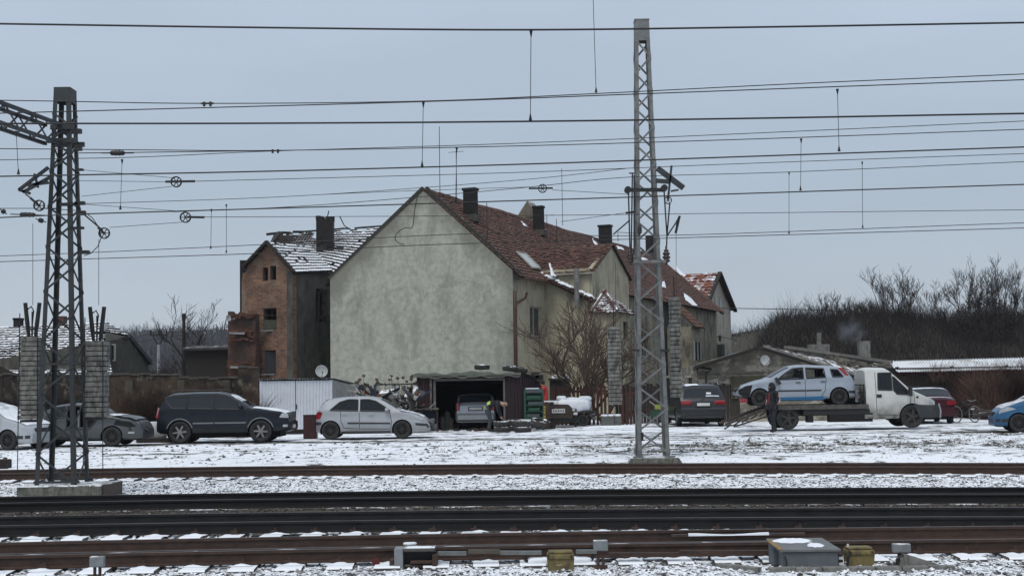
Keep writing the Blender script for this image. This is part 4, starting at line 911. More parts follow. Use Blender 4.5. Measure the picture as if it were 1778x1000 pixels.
# ---- second house at the far end, cream gable
H2F = HF; x2 = HF.hit(1224, 600, 1, 42.0).x; a = HF.hit(1224, 600, 0, x2); b = HF.hit(1270, 600, 0, x2); pk2 = HF.hit(1243, 476, 0, x2); e2 = HF.hit(1269, 536, 0, x2).z; e2b = HF.hit(1224, 525, 0, x2).z; e2 = (e2+e2b)/2
H2 = thing('gabled_house', 'far cream house with narrow pointed gable and snow flecked red tiles', 'house', HF.o, HF.rz)
mb = MB(); mb.prism([(a.y, -.4), (b.y, -.4), (b.y, e2), (pk2.y, pk2.z), (a.y, e2)], -9, x2, 'x'); mb.build('wall', WALLC if 0 else mat('pale_cream_render', (.48,.45,.37), (.38,.355,.29), 1, .95, streak=((.17,.15,.12), 1, .52, .75, (1.2,1.2,.4))), H2)
tiles((x2+.3, a.y-.4, e2-.25), (-9, a.y-.4, e2-.25), (x2+.3, pk2.y, pk2.z+.1), (-9, pk2.y, pk2.z+.1), 11, 34, .07, None, 2, .03).build('roof_tiles', TILEF, H2, kind='stuff')
tiles((x2+.3, b.y+.4, e2-.25), (-9, b.y+.4, e2-.25), (x2+.3, pk2.y, pk2.z+.1), (-9, pk2.y, pk2.z+.1), 8, 14, .07, None, 2, .03).build('roof_tiles', TILEF, H2, kind='stuff')
for yy in (a.y-.4, b.y+.4): MB().bar((x2+.32, yy, e2-.27), (x2+.32, pk2.y, pk2.z+.12), .16, .3, up=(1,0,0)).build('verge_board', WOODD, H2)
for (px0, px1, py0, py1) in ((1241,1244,514,534),(1248.5,1251.5,516,537),(1232,1241,563,598),(1237,1252,597,622),(1252,1258,597,620)):
    p, q = HF.hit(px0, py0, 0, x2), HF.hit(px1, py1, 0, x2); f = MB().box2((x2, p.y, q.z), (x2+.03, q.y, p.z)).build('window', WGLASS if py0 != 597 or px0 > 1240 else mat('dark_green_door', (.02,.035,.035), (.015,.025,.025), 3, .7), H2)
    if py0 != 597: MB().box2((x2+.0, p.y-.15, q.z-.15), (x2+.08, q.y+.15, q.z-.02)).build('sill', CONC, f)
p = HF.hit(1250, 585, 0, x2+.6); q = HF.hit(1268, 588, 0, x2+.2)
MB().tube([(x2, p.y, p.z), (x2+.7, p.y, p.z), (x2+.7, q.y, p.z-.1)], .03, 5).build('antenna_bar', WIRE, H2); MB().box((x2+.6, p.y, p.z-.1), (.1,.5,.45)).build('bracket', WIRE, H2)

# ---- burnt brick house on the left
BF_ = (P(508, 600, 71).x, 71, 0)
def wallpts(px0, D0, px1, D1): return P(px0, 600, D0), P(px1, 600, D1)
B = thing('ruined_brick_house', 'burnt out brick house with broken walls and snow streaked grey roof', 'house', (BF_[0], 71, 0))
def L(px, py, D): v = P(px, py, D); return Vector((v.x-BF_[0], v.y-71, v.z))
def ground(v, z=-.4): return Vector((v.x, v.y, z))
D0, D1, D2 = 71, 72.2, 74.5        # corner, left end of brick face, right end of grey wall
cT = L(508, 471, D0); lT = L(430, 462, D1); pkB = L(465, 424, (D0+D1)/2); rT = L(572, 474, D2)
# brick front face with window openings, built as columns
def face_open(p_left, p_right, ztop_fn, holes, m, parent, th=.35, name='brick_wall'):
    """vertical wall between two plan points; holes in (t0,t1,z0,z1) with t along 0..1"""
    mb = MB(); ts = sorted({0, 1, *[h[0] for h in holes], *[h[1] for h in holes], *[i/10 for i in range(11)], *getattr(ztop_fn, 'br', [])})
    d = (p_right-p_left); d.z = 0; nrm = Vector((d.y, -d.x, 0)).normalized()
    if nrm.y > 0: nrm = -nrm
    def pt(t, z, k=0): v = p_left + d*t - nrm*k; return Vector((v.x, v.y, z))
    for a, b in zip(ts[:-1], ts[1:]):
        mid = (a+b)/2; hs = sorted([(h[2], h[3]) for h in holes if h[0] < mid < h[1]]); z = -.4; segs = []
        for ha, hb_ in hs: segs.append((z, ha, False)); z = hb_
        segs.append((z, None, True))
        for z0_, z1_, top in segs:
            za = ztop_fn(a) if top else z1_; zb = ztop_fn(b) if top else z1_
            mb.add([pt(a, z0_), pt(b, z0_), pt(b, zb), pt(a, za), pt(a, z0_, th), pt(b, z0_, th), pt(b, zb, th), pt(a, za, th)], [(0,1,2,3), (4,7,6,5), (3,2,6,7), (0,4,5,1), (0,3,7,4), (1,5,6,2)])
    return mb.build(name, m, parent), pt
wl, wr = lT, cT; dw = wr.x-wl.x
def tB(px, D=71.6): return (L(px, 500, D).x-wl.x)/dw
def zB(py, D=71.6): return L(465, py, D).z
tpk = tB(465)
def topB(t): return lT.z+(pkB.z-lT.z)*t/tpk if t < tpk else pkB.z+(cT.z-pkB.z)*(t-tpk)/(1-tpk)
topB.br = [tpk]
holes = [(tB(455), tB(465), zB(487), zB(464)), (tB(469), tB(480.5), zB(486), zB(462)), (tB(456), tB(481), zB(573), zB(535)), (tB(457.5), tB(479.5), zB(649), zB(608))]
_, ptB = face_open(Vector((wl.x, wl.y, 0)), Vector((wr.x, wr.y, 0)), topB, holes, BRICK, B)
for i, (a, b, z0_, z1_) in enumerate(holes):
    f = MB()
    for t in (a, b-.004): 
        q = ptB(t, 0, .18); f.box((q.x+.03, q.y, (z0_+z1_)/2), (.06,.06,z1_-z0_))
    q0, q1 = ptB(a, 0, .18), ptB(b, 0, .18); mx_ = (q0+q1)/2
    f.box((mx_.x, mx_.y, z1_-.03), ((q1-q0).length, .06, .06))
    if i == 2:
        f.box((mx_.x, mx_.y, z0_+(z1_-z0_)*.68), ((q1-q0).length, .06, .06)); f.box((mx_.x, mx_.y, z0_+(z1_-z0_)*.80), (.05, .06, (z1_-z0_)*.4))
    fo = f.build('window', WOODD, B)
    if i == 2: MB().box((mx_.x, mx_.y+.02, z0_+(z1_-z0_)*.24), ((q1-q0).length, .05, (z1_-z0_)*.48)).build('board', mat('green_board', (.07,.075,.055), (.05,.05,.04), 4, .9), fo)
    if i == 3: MB().box((mx_.x, mx_.y+.02, (z0_+z1_)/2), ((q1-q0).length, .05, (z1_-z0_))).build('shutter', mat('grey_shutter', (.035,.038,.042), (.028,.03,.033), 3, .6), fo)
    if i > 1: 
        q = ptB((a+b)/2, 0, -.03); MB().box((q.x, q.y, z0_-.03), ((q1-q0).length*1.2, .14, .05)).build('sill', mat('snowy_sill', (.3,.3,.3), (.2,.2,.2), 4, .9, snow=.9), fo)
# grey right wall
rG = Vector((rT.x, rT.y, 0)); cG = Vector((cT.x, cT.y, 0))
face_open(cG, rG, lambda t: cT.z+(rT.z+.1-cT.z)*t, [(.62, .93, L(550, 558, 73).z, L(550, 500, 73).z)], WALLD, B, .35, 'grey_wall')
q = L(556, 520, 74.2); MB().box((q.x+.2, q.y+.8, 3.5), (2.2, .3, 9)).build('inner_wall', BLK, B)
for (a, b) in (((540,512),(572,500)),((545,560),(570,540)),((553,505),(553,600)),((560,530),(572,548))): MB().bar(L(*a,73.2), L(*b,73.2), .1).build('charred_beam', WOODD, B)
MB().box2((L(500,500,76).x, 5, -.4), (L(565,500,76).x, 9, 6.0)).build('rear_mass', WALLD, B)
q = L(465, 500, 75); MB().box((q.x, q.y, 4.0), (3.0, .2, 9.5)).build('inner_wall', BLK, B); 
# wing roof right slope and left verge
back = Vector((1.2, 8.0, 0))
wpk = pkB+Vector((0,-.2,.1))
rslope = tiles(cT+Vector((.1,-.35,-.1)), rT+Vector((.2,-.3,.08)), wpk, L(540, 428, 79), 10, 16, .08, None, 9, .008, .04); rslope.build('wing_tiles', TILES, B, kind='stuff')
MB().quad(cT+Vector((.1,-.3,-.18)), rT+Vector((.2,-.2,-.1)), L(540, 428, 79)+Vector((0,0,-.4)), wpk+Vector((0,.1,-.12))).build('roof_deck', WOODD, B)
MB().quad(lT+Vector((-.2,-.2,-.1)), wpk, L(520,428,79), L(436, 466, 79)).build('roof_deck', WOODD, B)
MB().bar(wpk+Vector((0,-.1,.02)), cT+Vector((.15,-.4,-.05)), .14, .12).build('verge_board', WOODD, B); MB().bar(wpk+Vector((0,-.1,.02)), lT+Vector((-.2,-.25,-.05)), .16, .12).build('verge_board', WOODD, B)
# main roof of the ruin, snow streaked, ridge behind
r0_, r1_ = L(476, 407, 86), L(668, 394, 84); e0_, e1_ = L(462, 437, 77.5), L(600, 482, 75.2)
tr_ = random.Random(4)
def keepR(u, v): 
    return not (v > .9 and tr_.random() < .35) and not (abs(u-.42) < .05 and v > .78 and tr_.random() < .7)
tiles(e0_, e1_, r0_, r1_, 17, 34, .10, keepR, 5, .008, .02).build('roof_tiles', TILES, B, kind='stuff')
MB().quad(*[q_+Vector((0,.5,-.45)) for q_ in (e0_, e1_, r1_, r0_)]).build('roof_deck', WOODD, B)
for i in range(9):
    p = r0_.lerp(r1_, i/9); MB().box(p+Vector((0,0,.05)), (tr_.uniform(.3,1.2), .2, tr_.uniform(.06,.14)), (0,tr_.uniform(-.1,.1),0)).build('broken_ridge', SOOT, B)
MB().bar(L(462,436,78), L(484,404,85), .16).build('charred_beam', WOODD, B); MB().bar(L(484,404,85), L(495,425,84), .13).build('charred_beam', WOODD, B); MB().bar(L(470,420,82), L(500,416,82), .13).build('charred_beam', WOODD, B)
cq = L(565, 430, 80); zt = Z(565, 379, 80); ch = MB(); ch.box2((cq.x-.48, cq.y-.4, cq.z-.8), (cq.x+.48, cq.y+.4, zt-.1)); ch.build('chimney', SOOT, B)
for i in range(6):
    a_ = i/6*2*PI; MB().box((cq.x+.40*math.cos(a_), cq.y+.34*math.sin(a_), zt-.02+tr_.uniform(-.05,.08)), (.28,.22,.25)).build('chimney_rubble', SOOT, B)
for k in range(9): MB().box((cq.x+tr_.uniform(-1.2,1.2), cq.y-.6+tr_.uniform(-.3,.3), cq.z-.35+tr_.uniform(-.25,.3)), (tr_.uniform(.2,.5),.3,tr_.uniform(.12,.3)), (0,0,tr_.uniform(0,3))).build('rubble', mat('snowy_rubble', (.04,.035,.033), (.02,.018,.017), 5, .9, snow=.35), B)
MB().tube([L(590,376,80), L(598,392,80), L(610,400,80)], .03, 4).build('bent_rod', WIRE, B); MB().tube([L(568,379,80), L(571,366,80)], .03, 4).build('bent_rod', WIRE, B)
tiles(L(545,494,76), L(575,494,76), L(552,483,77), L(580,480,77), 4, 6, .07, None, 1, .08).build('lower_tiles', TILES, B, kind='stuff')
# broken lower parts at the left: two stepped ruins with ragged bricks on top
def ragged(pl_, pr_, zt0, zt1, m, sd_, n=9, name='broken_wall', th=.5):
    r = random.Random(sd_); tops = [zt0+(zt1-zt0)*i/n + r.uniform(-.25,.25) for i in range(n+1)]
    def f(t): x_ = t*n; i = min(int(x_), n-1); return tops[i]+(tops[i+1]-tops[i])*(x_-i)
    f.br = [i/n for i in range(n+1)]
    return face_open(pl_, pr_, f, [], m, B, th, name)[0]
ragged(Vector((L(417,500,73).x, 2.4, 0)), Vector((L(434,500,73).x, 2.0, 0)), zB(482, 73), zB(458, 73), BRICK, 1)
ragged(Vector((L(395,500,71).x, .1, 0)), Vector((L(445,500,71).x, -.25, 0)), zB(547, 71), zB(546, 71), BRICKR, 2, 10)
for sx, px, D_ in ((0, 396, 71), (1, 418, 73)):
    q = L(px, 600, D_); MB().box2((q.x, q.y+.5, -.4), (q.x+.4, q.y+6, zB(560 if sx == 0 else 480, D_))).build('broken_wall', BRICKR, B)
for k in range(70):
    px = tr_.uniform(397, 440); py = tr_.choice([547, 549, 575, 583, 590, 630, 637]) + tr_.uniform(-3, 3); q = L(px, py, 70.7 if px > 396 else 70.8)
    link('brick', BRK, B, (q.x, -.28+tr_.uniform(-.04,.1), q.z), (0, tr_.uniform(-.15,.15), tr_.uniform(-.3,.3)), (.26,.16,.075))
for (x0_, x1_, y_) in ((400,418,637),(398,425,578)): 
    MB().bar(L(x0_, y_, 70.6), L(x1_, y_+1, 70.6), .12, .1).build('ledge', mat('snowy_sill', (.3,.3,.3)), B)

# ---- generic simple things ------------------------------------------------
def dish(px, py, Y, r, label, rz=0, tilt=.25, post=.5):
    t = thing('satellite_dish', label, 'satellite dish', P(px, py, Y), rz)
    mb = MB(); mb.lathe([(0,0),(r*.5,-.02),(r*.85,-.06),(r,-.09),(r,-.075),(r*.85,-.04),(r*.5,0),(0,.025)], 24, (0,0,0), 'y'); o = mb.build('reflector', mat('dish_grey', (.42,.43,.43), (.33,.34,.34), 5, .6), t, True); o.rotation_euler = (-tilt, 0, 0)
    MB().tube([(0,.1,-r*.2),(0,.15,-post)], .03, 6).build('mount', STEEL_L, t)
    MB().tube([(0,0,-r*.95),(0,-.45,-r*.15)], .015, 5).build('arm', STEEL_L, t); MB().box((0,-.47,-r*.12), (.06,.1,.07)).build('receiver', CONC, t)
    return t
t = dish(558, 645, 58.2, .26, 'pale oval satellite dish standing on the white shed roof', .25, .2, .35); t.children[0].scale = (.95, 1, 1.2)
dish(1327, 626, 61.3, .235, 'round pale satellite dish on the grey gable of the low shed', .35, .12, .3)
dish(395, 553, 70, .17, 'small round dish at the top corner of the ruined brick house', 1.0, .2, .35)

# ---- low shed right
SY = 62; S = thing('low_shed', 'low grey masonry shed with sagging gable and rubble strewn roof', 'shed', (X(1355, SY), SY, 0), 0)
sx0 = S.location.x
def SL(px, py, D=SY): v = P(px, py, D); return Vector((v.x-sx0, v.y-SY, v.z))
pl_ = [SL(1214, 740), SL(1214, 630), SL(1320, 604), SL(1500, 652), SL(1500, 740)]
WS = mat('stained_block_wall', (.24,.22,.175), (.11,.10,.08), 2.0, .95, bump=.02, streak=((.38,.34,.28), 1.3, .52, .60, (1,1,2.2)))
MB().prism([(p.x, min(p.z, 9) if i not in (0, 4) else -.3) for i, p in enumerate(pl_)], 0, .35, 'y').build('gable_wall', WS, S)
MB().box2((pl_[0].x, .36, -.3), (pl_[0].x+.3, 12, pl_[1].z-.15)).build('side_wall', WS, S); MB().box2((pl_[3].x-.3, .36, -.3), (pl_[3].x, 12, pl_[3].z-.1)).build('side_wall', WS, S)
ROOFP = mat('tar_roof', (.03,.028,.027), (.05,.045,.04), 5, .9, snow=.3, snown=3)
dR = Vector((1.0, 13, .0))
for (a, b) in ((SL(1208,636,61.3), SL(1321,601,61.3)), (SL(1321,601,61.3), SL(1506,656,61.3))):
    MB().add([a, b, b+dR, a+dR, a-Vector((0,0,.12)), b-Vector((0,0,.12)), b+dR-Vector((0,0,.12)), a+dR-Vector((0,0,.12))], [(0,1,2,3),(7,6,5,4),(0,4,5,1),(1,5,6,2),(2,6,7,3),(3,7,4,0)]).build('roof', ROOFP, S)
MB().bar(SL(1325,600.5,61.2), SL(1505,656,61.2), .10, .10).build('verge_board', mat('pale_board', (.20,.19,.17), (.12,.11,.1), 4, .9, snow=.3), S)
MB().bar(SL(1208,637,61.2), SL(1318,603,61.2), .09, .12).build('verge_board', WOODD, S)
MB().tube([SL(1226,645,61.4), SL(1226,735,61.4)], .05, 6).build('drainpipe', BLACKM, S); MB().tube([SL(1206,636,61.6), SL(1236,641,61.4), SL(1226,650,61.4)], .06, 6).build('gutter', BLACKM, S)
f = MB().box(SL(1310,672,61.95), (2.1,.12,1.0)).build('boarded_window', mat('olive_board', (.075,.07,.04), (.05,.045,.03), 4, .9), S)
MB().box(SL(1270,652.5,61.95), (6.5,.10,.10)).build('string_course', WS, S)
# broken second roof part running back to the right, planks and rubble as pieces
for i, (a, b, th) in enumerate((((1365,603),(1546,629),.14),((1380,611),(1545,634),.10),((1330,602),(1400,624),.16),((1425,620),(1540,640),.12))):
    MB().bar(SL(*a,63.5+i*.3), SL(*b,66+i*.3), .35, th).build('roof_beam', mat('pale_board', (.2,.19,.17)), S)
rr_ = random.Random(9)
RUB = mat('pale_rubble', (.17,.155,.13), (.07,.062,.052), 4, .95, snow=.4, snown=3)
MB().quad(SL(1345,606,63), SL(1548,631,67.5), SL(1555,668,64), SL(1500,655,62.4)).build('roof', RUB, S)
for k in range(60):
    u = rr_.random(); v_ = rr_.random(); px = 1370+u*170; py = 608+u*26+v_*(4+u*16)
    MB().box(SL(px, py, 64.5), (rr_.uniform(.15,.6), .3, rr_.uniform(.08,.22)), (rr_.uniform(-.3,.3), rr_.uniform(-.2,.3), rr_.uniform(-.5,.5))).build('roof_rubble', RUB, S)
mb = MB(); mb.box(SL(1421,606,67), (.95,.6,.45)); mb.build('chimney_base', CONC, S); MB().tube([SL(1422,602,67), SL(1422,576,67)], .11, 10).build('chimney', CONC, S); MB().tube([SL(1422,577,67), SL(1422,572,67)], .14, 10).build('chimney_cap', BLACKM, S)
MB().box2(SL(1492,640,67)+Vector((0,-.2,0)), SL(1509,592,67)+Vector((0,.25,0))).build('chimney', CONC, S); MB().tube([SL(1500,593,67), SL(1500,584,67)], .10, 8).build('chimney_cap', BLACKM, S)
MB().bar(SL(1337,603,62.5), SL(1349,611,62.5), .3, .25).build('fallen_box', BLACKM, S); MB().bar(SL(1340,598,62.8), SL(1347,584,62.8), .08, .08).build('bent_rod', BLACKM, S)
# smoke
def smoke():
    t = MB(); t.grid(lambda u, v: (math.sin(v*PI)*math.cos(2*PI*u)*1.0, math.sin(v*PI)*math.sin(2*PI*u)*.6, -math.cos(v*PI)*1.0), 16, 10)
    m = bpy.data.materials.new('smoke'); m.use_nodes = True; n = m.node_tree.nodes; l = m.node_tree.links; n.remove(n['Principled BSDF'])
    pv = n.new('ShaderNodeVolumePrincipled'); z = n.new('ShaderNodeTexNoise'); z.inputs['Scale'].default_value = 1.3; z.inputs['Detail'].default_value = 3; tc_ = n.new('ShaderNodeTexCoord'); l.new(tc_.outputs['Object'], z.inputs[0])
    vm = n.new('ShaderNodeVectorMath'); vm.operation = 'LENGTH'; l.new(tc_.outputs['Object'], vm.inputs[0]); fm = n.new('ShaderNodeMapRange'); fm.inputs['From Min'].default_value = 1.0; fm.inputs['From Max'].default_value = .2; l.new(vm.outputs['Value'], fm.inputs['Value'])
    mr = n.new('ShaderNodeMapRange'); mr.inputs['From Min'].default_value = .42; mr.inputs['From Max'].default_value = .7; mr.inputs['To Max'].default_value = .9; l.new(z.outputs['Fac'], mr.inputs['Value'])
    ml = n.new('ShaderNodeMath'); ml.operation = 'MULTIPLY'; l.new(fm.outputs[0], ml.inputs[0]); l.new(mr.outputs[0], ml.inputs[1]); l.new(ml.outputs[0], pv.inputs['Density']); pv.inputs['Color'].default_value = (.8,.85,.95,1); l.new(pv.outputs[0], n['Material Output'].inputs['Volume'])
    return t.mesh('smoke', m)
smm = smoke()
link('smoke', smm, None, P(1477, 572, 68), (0, .5, 0), (.75,.6,.85), label='thin blue grey smoke drifting from the square chimney', kind='stuff')
link('smoke', smm, None, P(1493, 583, 68), (0, -.5, 0), (.5,.4,.30), label='denser puff of smoke right at the square chimney', kind='stuff')

# ---- long corrugated shed with plank wall on the right
K = thing('corrugated_shed', 'long dark plank shed under a snow dusted corrugated roof', 'shed', (X(1660, 63), 63, 0)); kx = K.location.x
def KL(px, py, D): v = P(px, py, D); return Vector((v.x-kx, v.y-63, v.z))
ea, eb = KL(1558, 645.5, 62.3), KL(1778, 640.5, 62.3); ra, rb = KL(1541, 627, 67), KL(1778, 621, 67)
eb = ea+(eb-ea)*1.8; rb = ra+(rb-ra)*1.75
def cor(u, v):
    p = ea.lerp(eb, u).lerp(ra.lerp(rb, u), v); return p+Vector((0,0,.032*math.sin(u*2*PI*90)))
MB().grid(cor, 780, 3).build('corrugated_roof', mat('corrugated_sheet', (.30,.29,.24), (.20,.19,.16), 1.2, .8, snow=.66, snown=.8), K, True)
PLK = mat('grey_brown_planks', (.055,.040,.032), (.03,.024,.02), 3, .95, stretch=(1,1,.3))
REDB = mat('dull_red_board', (.10,.03,.025), (.06,.022,.02), 3, .9)
MB().box2(KL(1560,650,63), KL(1778,645,63)+Vector((9,.08,0))).build('header_board', REDB, K)
PM = MB().box((0,0,.5), (1,1,1)).mesh('plank', PLK); x = KL(1520,700,63).x; pr_ = random.Random(6)
while x < 14:
    w_ = pr_.uniform(.17,.22); h_ = 2.1+pr_.uniform(-.04,.04)+.015*x; link('plank', PM, K, (x, pr_.uniform(-.015,.015), -.1), (0, pr_.uniform(-.012,.012), 0), (w_-.012, .03, h_)); x += w_
MB().box2((KL(1520,700,63).x, .1, -.2), (14, .2, 2.3)).build('back_board', BLK, K)
for xx in np.arange(-5, 14, 2.5): MB().box((xx, .3, 1.1), (.14,.14,2.5)).build('post', WOODD, K)

# ---- yard wall on the left
WLM = mat('old_wall_brown', (.075,.052,.036), (.022,.018,.015), 1.1, .95, bump=.03, lo=.42, hi=.58, streak=((.17,.15,.12), 2.2, .56, .66, (1,1,.8)))
YW = thing('yard_wall', 'long low crumbling brick wall behind the parked cars at left', 'wall', (X(200, 60), 60, 0)); ywx = YW.location.x
def YL(px, py, D=60): v = P(px, py, D); return Vector((v.x-ywx, v.y-60, v.z))
r = random.Random(12); prev = None
for i in range(34):
    a, b = -95+i*17, -95+(i+1)*17-.5; hgt = (652 if a < 215 else 652 if a < 300 else 658 if a < 400 else 640) + r.uniform(-1.5, 1.5)
    if b > 452: break
    pa_, pb_ = YL(a, hgt), YL(b, hgt); MB().box2((pa_.x, -.15+r.uniform(-.03,.03), -.4), (pb_.x+.02, .2, pa_.z)).build('wall_panel', WLM, YW)
    MB().box2((pa_.x, -.2, pa_.z+.002), (pb_.x, .25, pa_.z+.07+r.uniform(0,.04))).build('coping', mat('wall_coping', (.10,.09,.075), (.06,.055,.05), 5, .95, snow=.42, snown=2.5), YW)
for px in (228, 318, 396): MB().box(YL(px, 698)+Vector((0,-.25,0)), (.3,.3,1.9)).build('pier', mat('pale_pier', (.11,.10,.08), (.06,.055,.045), 2, .95), YW)
# low shed row behind it
SB = thing('background_shed', 'dark low wooden shed left of the ruined brick house', 'shed', P(372, 660, 74)); 
MB().box((0,1,.4), (3.0,2,2.6)).build('wall', WOODD, SB); MB().box((0,.9,1.76), (3.3,2.5,.12), (.08,0,0)).build('roof', ROOFP, SB)

# ---- far left house with snow covered roof
F2 = thing('tiled_house', 'low grey house with snow striped roof and half hipped gable at far left', 'house', (X(180, 78), 78, 0)); fx = F2.location.x
def FL(px, py, D=78): v = P(px, py, D); return Vector((v.x-fx, v.y-78, v.z))
D_e, D_r = 78, 83.5
cR = FL(182, 590, D_e)              # near corner of gable
WH2 = mat('house_grey_render', (.085,.078,.060), (.06,.055,.044), 1.5, .95, streak=((.15,.14,.11), 1.2, .58, .7, (1,1,1)))
ze2 = FL(100, 652, D_e).z; gpl = [FL(183, 600, 78.2), FL(262, 600, 87)]
MB().add([FL(-140,700,78.2)*1, Vector((gpl[0].x, .2, -.3))*1, Vector((gpl[0].x, .2, FL(183,592,78.2).z)), Vector((FL(-140,700,78.2).x, .2, ze2+.3))], [(0,1,2,3)]).build('front_wall', WALLD, F2)
g2 = MB(); g2.add([Vector((gpl[0].x,.2,-.3)), Vector((gpl[1].x,9,-.3)), FL(258,630,87), FL(225,586,83.5), FL(183,576,79.6), FL(183,592,78.2)], [(0,1,2,3,4,5)]); g2.build('gable_wall', WH2, F2)
MB().quad(FL(-140,740,78.1)+Vector((0,0,-1)), FL(184,740,78.1)+Vector((0,0,-1)), FL(184,660,78.1), FL(-140,660,78.1)).build('front_wall', WALLD, F2)
tiles(FL(-140,655,77.6), FL(196,653,77.6), FL(-140,574,D_r), FL(178,559,D_r), 21, 80, .075, None, 3, .02).build('roof_tiles', TILEL, F2, kind='stuff')
MB().quad(FL(-140,656,77.6), FL(196,654,77.6), FL(178,560,D_r+.1), FL(-140,575,D_r+.1)).build('roof_deck', WOODD, F2)
tiles(FL(176,577,80.6), FL(224,583,83.5), FL(178,559,D_r), FL(180,559,D_r+.3), 5, 10, .09, None, 5, .02).build('hip_tiles', TILEL, F2, kind='stuff')
MB().quad(FL(176,579,80.6), FL(224,585,83.5), FL(181,560,D_r+.3), FL(178,560,D_r)).build('roof_deck', WOODD, F2)
MB().bar(FL(222,582,83.3), FL(262,630,87), .22, .25).build('verge_board', mat('slate_board', (.04,.05,.055), (.03,.035,.04), 4, .7), F2)
MB().bar(FL(183,590,79.5), FL(222,588,83), .2, .2).build('eave_board', WOODD, F2)
p = FL(194, 612, 79.6); f = MB().box(p+Vector((0,-.15,0)), (.55,.12,1.0), (0,0,.75)).build('window', FRAMEW, F2); MB().box(p+Vector((-.02,-.24,0)), (.4,.08,.8), (0,0,.75)).build('pane', WGLASS, f)
MB().box2(FL(26,578,D_r)-Vector((0,.3,.4)), FL(38,553,D_r)+Vector((0,.3,0))).build('chimney', SOOT, F2); MB().box(FL(32,554,D_r), (.5,.6,.12)).build('chimney_cap', SOOT, F2)
MB().box2(FL(102,568,D_r)-Vector((0,.3,.4)), FL(114,549,D_r)+Vector((0,.3,0))).build('chimney', mat('brown_chimney', (.10,.045,.03), (.06,.03,.02), 5, .9), F2)
f = MB().box(FL(34,625,79.7)+Vector((0,-.1,0)), (.28,.15,1.9), (-.6,0,0)).build('skylight', FRAMEW, F2)
MB().box(FL(15,600,81.5)+Vector((0,-.1,.05)), (.7,.7,.05), (.75,0,0)).build('roof_hatch', mat('snowy_hatch', (.1,.1,.1), (.06,.06,.06), 5, .8, snow=.6), F2)
F3 = thing('small_outhouse', 'dark low outhouse roof corner at the far left edge', 'shed', P(-20, 700, 70)); 
def F3L(px, py, D=70): return P(px, py, D)-F3.location
MB().add([F3L(-120,735), F3L(22,735), F3L(22,652), F3L(-20,632), F3L(-120,652)], [(0,1,2,3,4)]).build('wall', WALLD, F3)
MB().bar(F3L(-22,630,69.8), F3L(28,655,69.8), .12, .3).build('roof_edge', WOODD, F3)

# ---- white shed with corrugated doors
WSH = thing('metal_shed', 'white corrugated metal shed with double doors beside the silver hatchback', 'shed', (X(514, 56.7), 56.7, 0)); wx = WSH.location.x
def WL(px, py, D=56.7): v = P(px, py, D); return Vector((v.x-wx, v.y-56.7, v.z))
WHT = mat('white_sheet', (.60,.62,.66), (.52,.54,.58), 2, .6, streak=((.35,.34,.33), 3, .62, .75, (1,1,.2)))
def corr(name, x0, x1, z0, z1, parent, m, pitch=.12, amp=.03, y=0):
    n = int((x1-x0)/pitch)*4
    def f(u, v): ph = (u*n/4) % 1; a = amp if ph < .45 else 0; return (x0+(x1-x0)*u, y-a, z0+(z1-z0)*v)
    return MB().grid(f, n, 1).build(name, m, parent)
zt = WL(514, 660).z; xl_, xm_, xr_ = WL(451,700).x, WL(513.5,700).x, WL(577,700).x
corr('door', xl_+.05, xm_-.015, .02, zt-.02, WSH, WHT); corr('door', xm_+.015, xr_-.05, .02, zt-.02, WSH, WHT)
MB().box2((xl_, .02, 0), (xr_, .06, zt)).build('door_frame', BLK, WSH)
for a in (xl_, xr_-.05): MB().box2((a, -.03, 0), (a+.05, .02, zt)).build('corner_post', WHT, WSH)
MB().box2((xm_-.02, -.045, .05), (xm_+.06, -.02, .12)).build('bolt', BLACKM, WSH); MB().box((xm_+.03, -.05, 1.05), (.05,.05,.2)).build('handle', BLACKM, WSH)
sR = WL(617, 668, 62); 
MB().quad((xr_, 0, -.1), (sR.x, 5.3, -.1), (sR.x, 5.3, sR.z-.05), (xr_, 0, zt)).build('side_wall', mat('pale_side', (.42,.42,.40), (.32,.32,.30), 2, .8), WSH)
MB().quad((xl_, 0, -.1), (xl_+.3, 5.3, -.1), (xl_+.3, 5.3, sR.z), (xl_, 0, zt)).build('side_wall', WHT, WSH)
ra, rb, rc_, rd = Vector((xl_-.05,-.12,zt+.02)), Vector((xr_+.05,-.12,zt+.02)), Vector((sR.x+.1,5.4,sR.z)), Vector((xl_+.3,5.4,sR.z))
MB().grid(lambda u, v: ra.lerp(rb, u).lerp(rd.lerp(rc_, u), v)+Vector((0,0,.02+.03*(1 if (u*28) % 1 < .5 else 0))), 112, 2).build('roof', mat('snowy_sheet_roof', (.10,.10,.10), (.06,.06,.06), 3, .8, snow=.45), WSH)
# ---- dark garage
GA = thing('garage', 'dark maroon metal garage with open front and green tarpaulin roof', 'garage', (X(800, 56), 56, 0)); gxo = GA.location.x
def GL(px, py, D=56): v = P(px, py, D); return Vector((v.x-gxo, v.y-56, v.z))
GM = mat('maroon_sheet', (.030,.014,.017), (.018,.010,.012), 3, .7, streak=((.05,.03,.025), 4, .6, .72, (1,1,.3)))
gz = GL(800, 652).z; gx0, gx1 = GL(724,700).x, GL(903,700).x; ox0, ox1 = GL(757,700).x, GL(874,700).x; ozt = GL(800, 661).z
corr('front_panel', gx0, ox0-.12, -.1, gz, GA, GM, .12, .03); corr('front_panel', ox1+.1, gx1, -.1, gz, GA, GM, .12, .03)
MB().box2((ox0-.14,-.02,ozt+.10),(ox1+.14,.03,gz)).build('front_panel', GM, GA)
fr = mat('grey_frame', (.13,.12,.115), (.07,.065,.06), 4, .7)
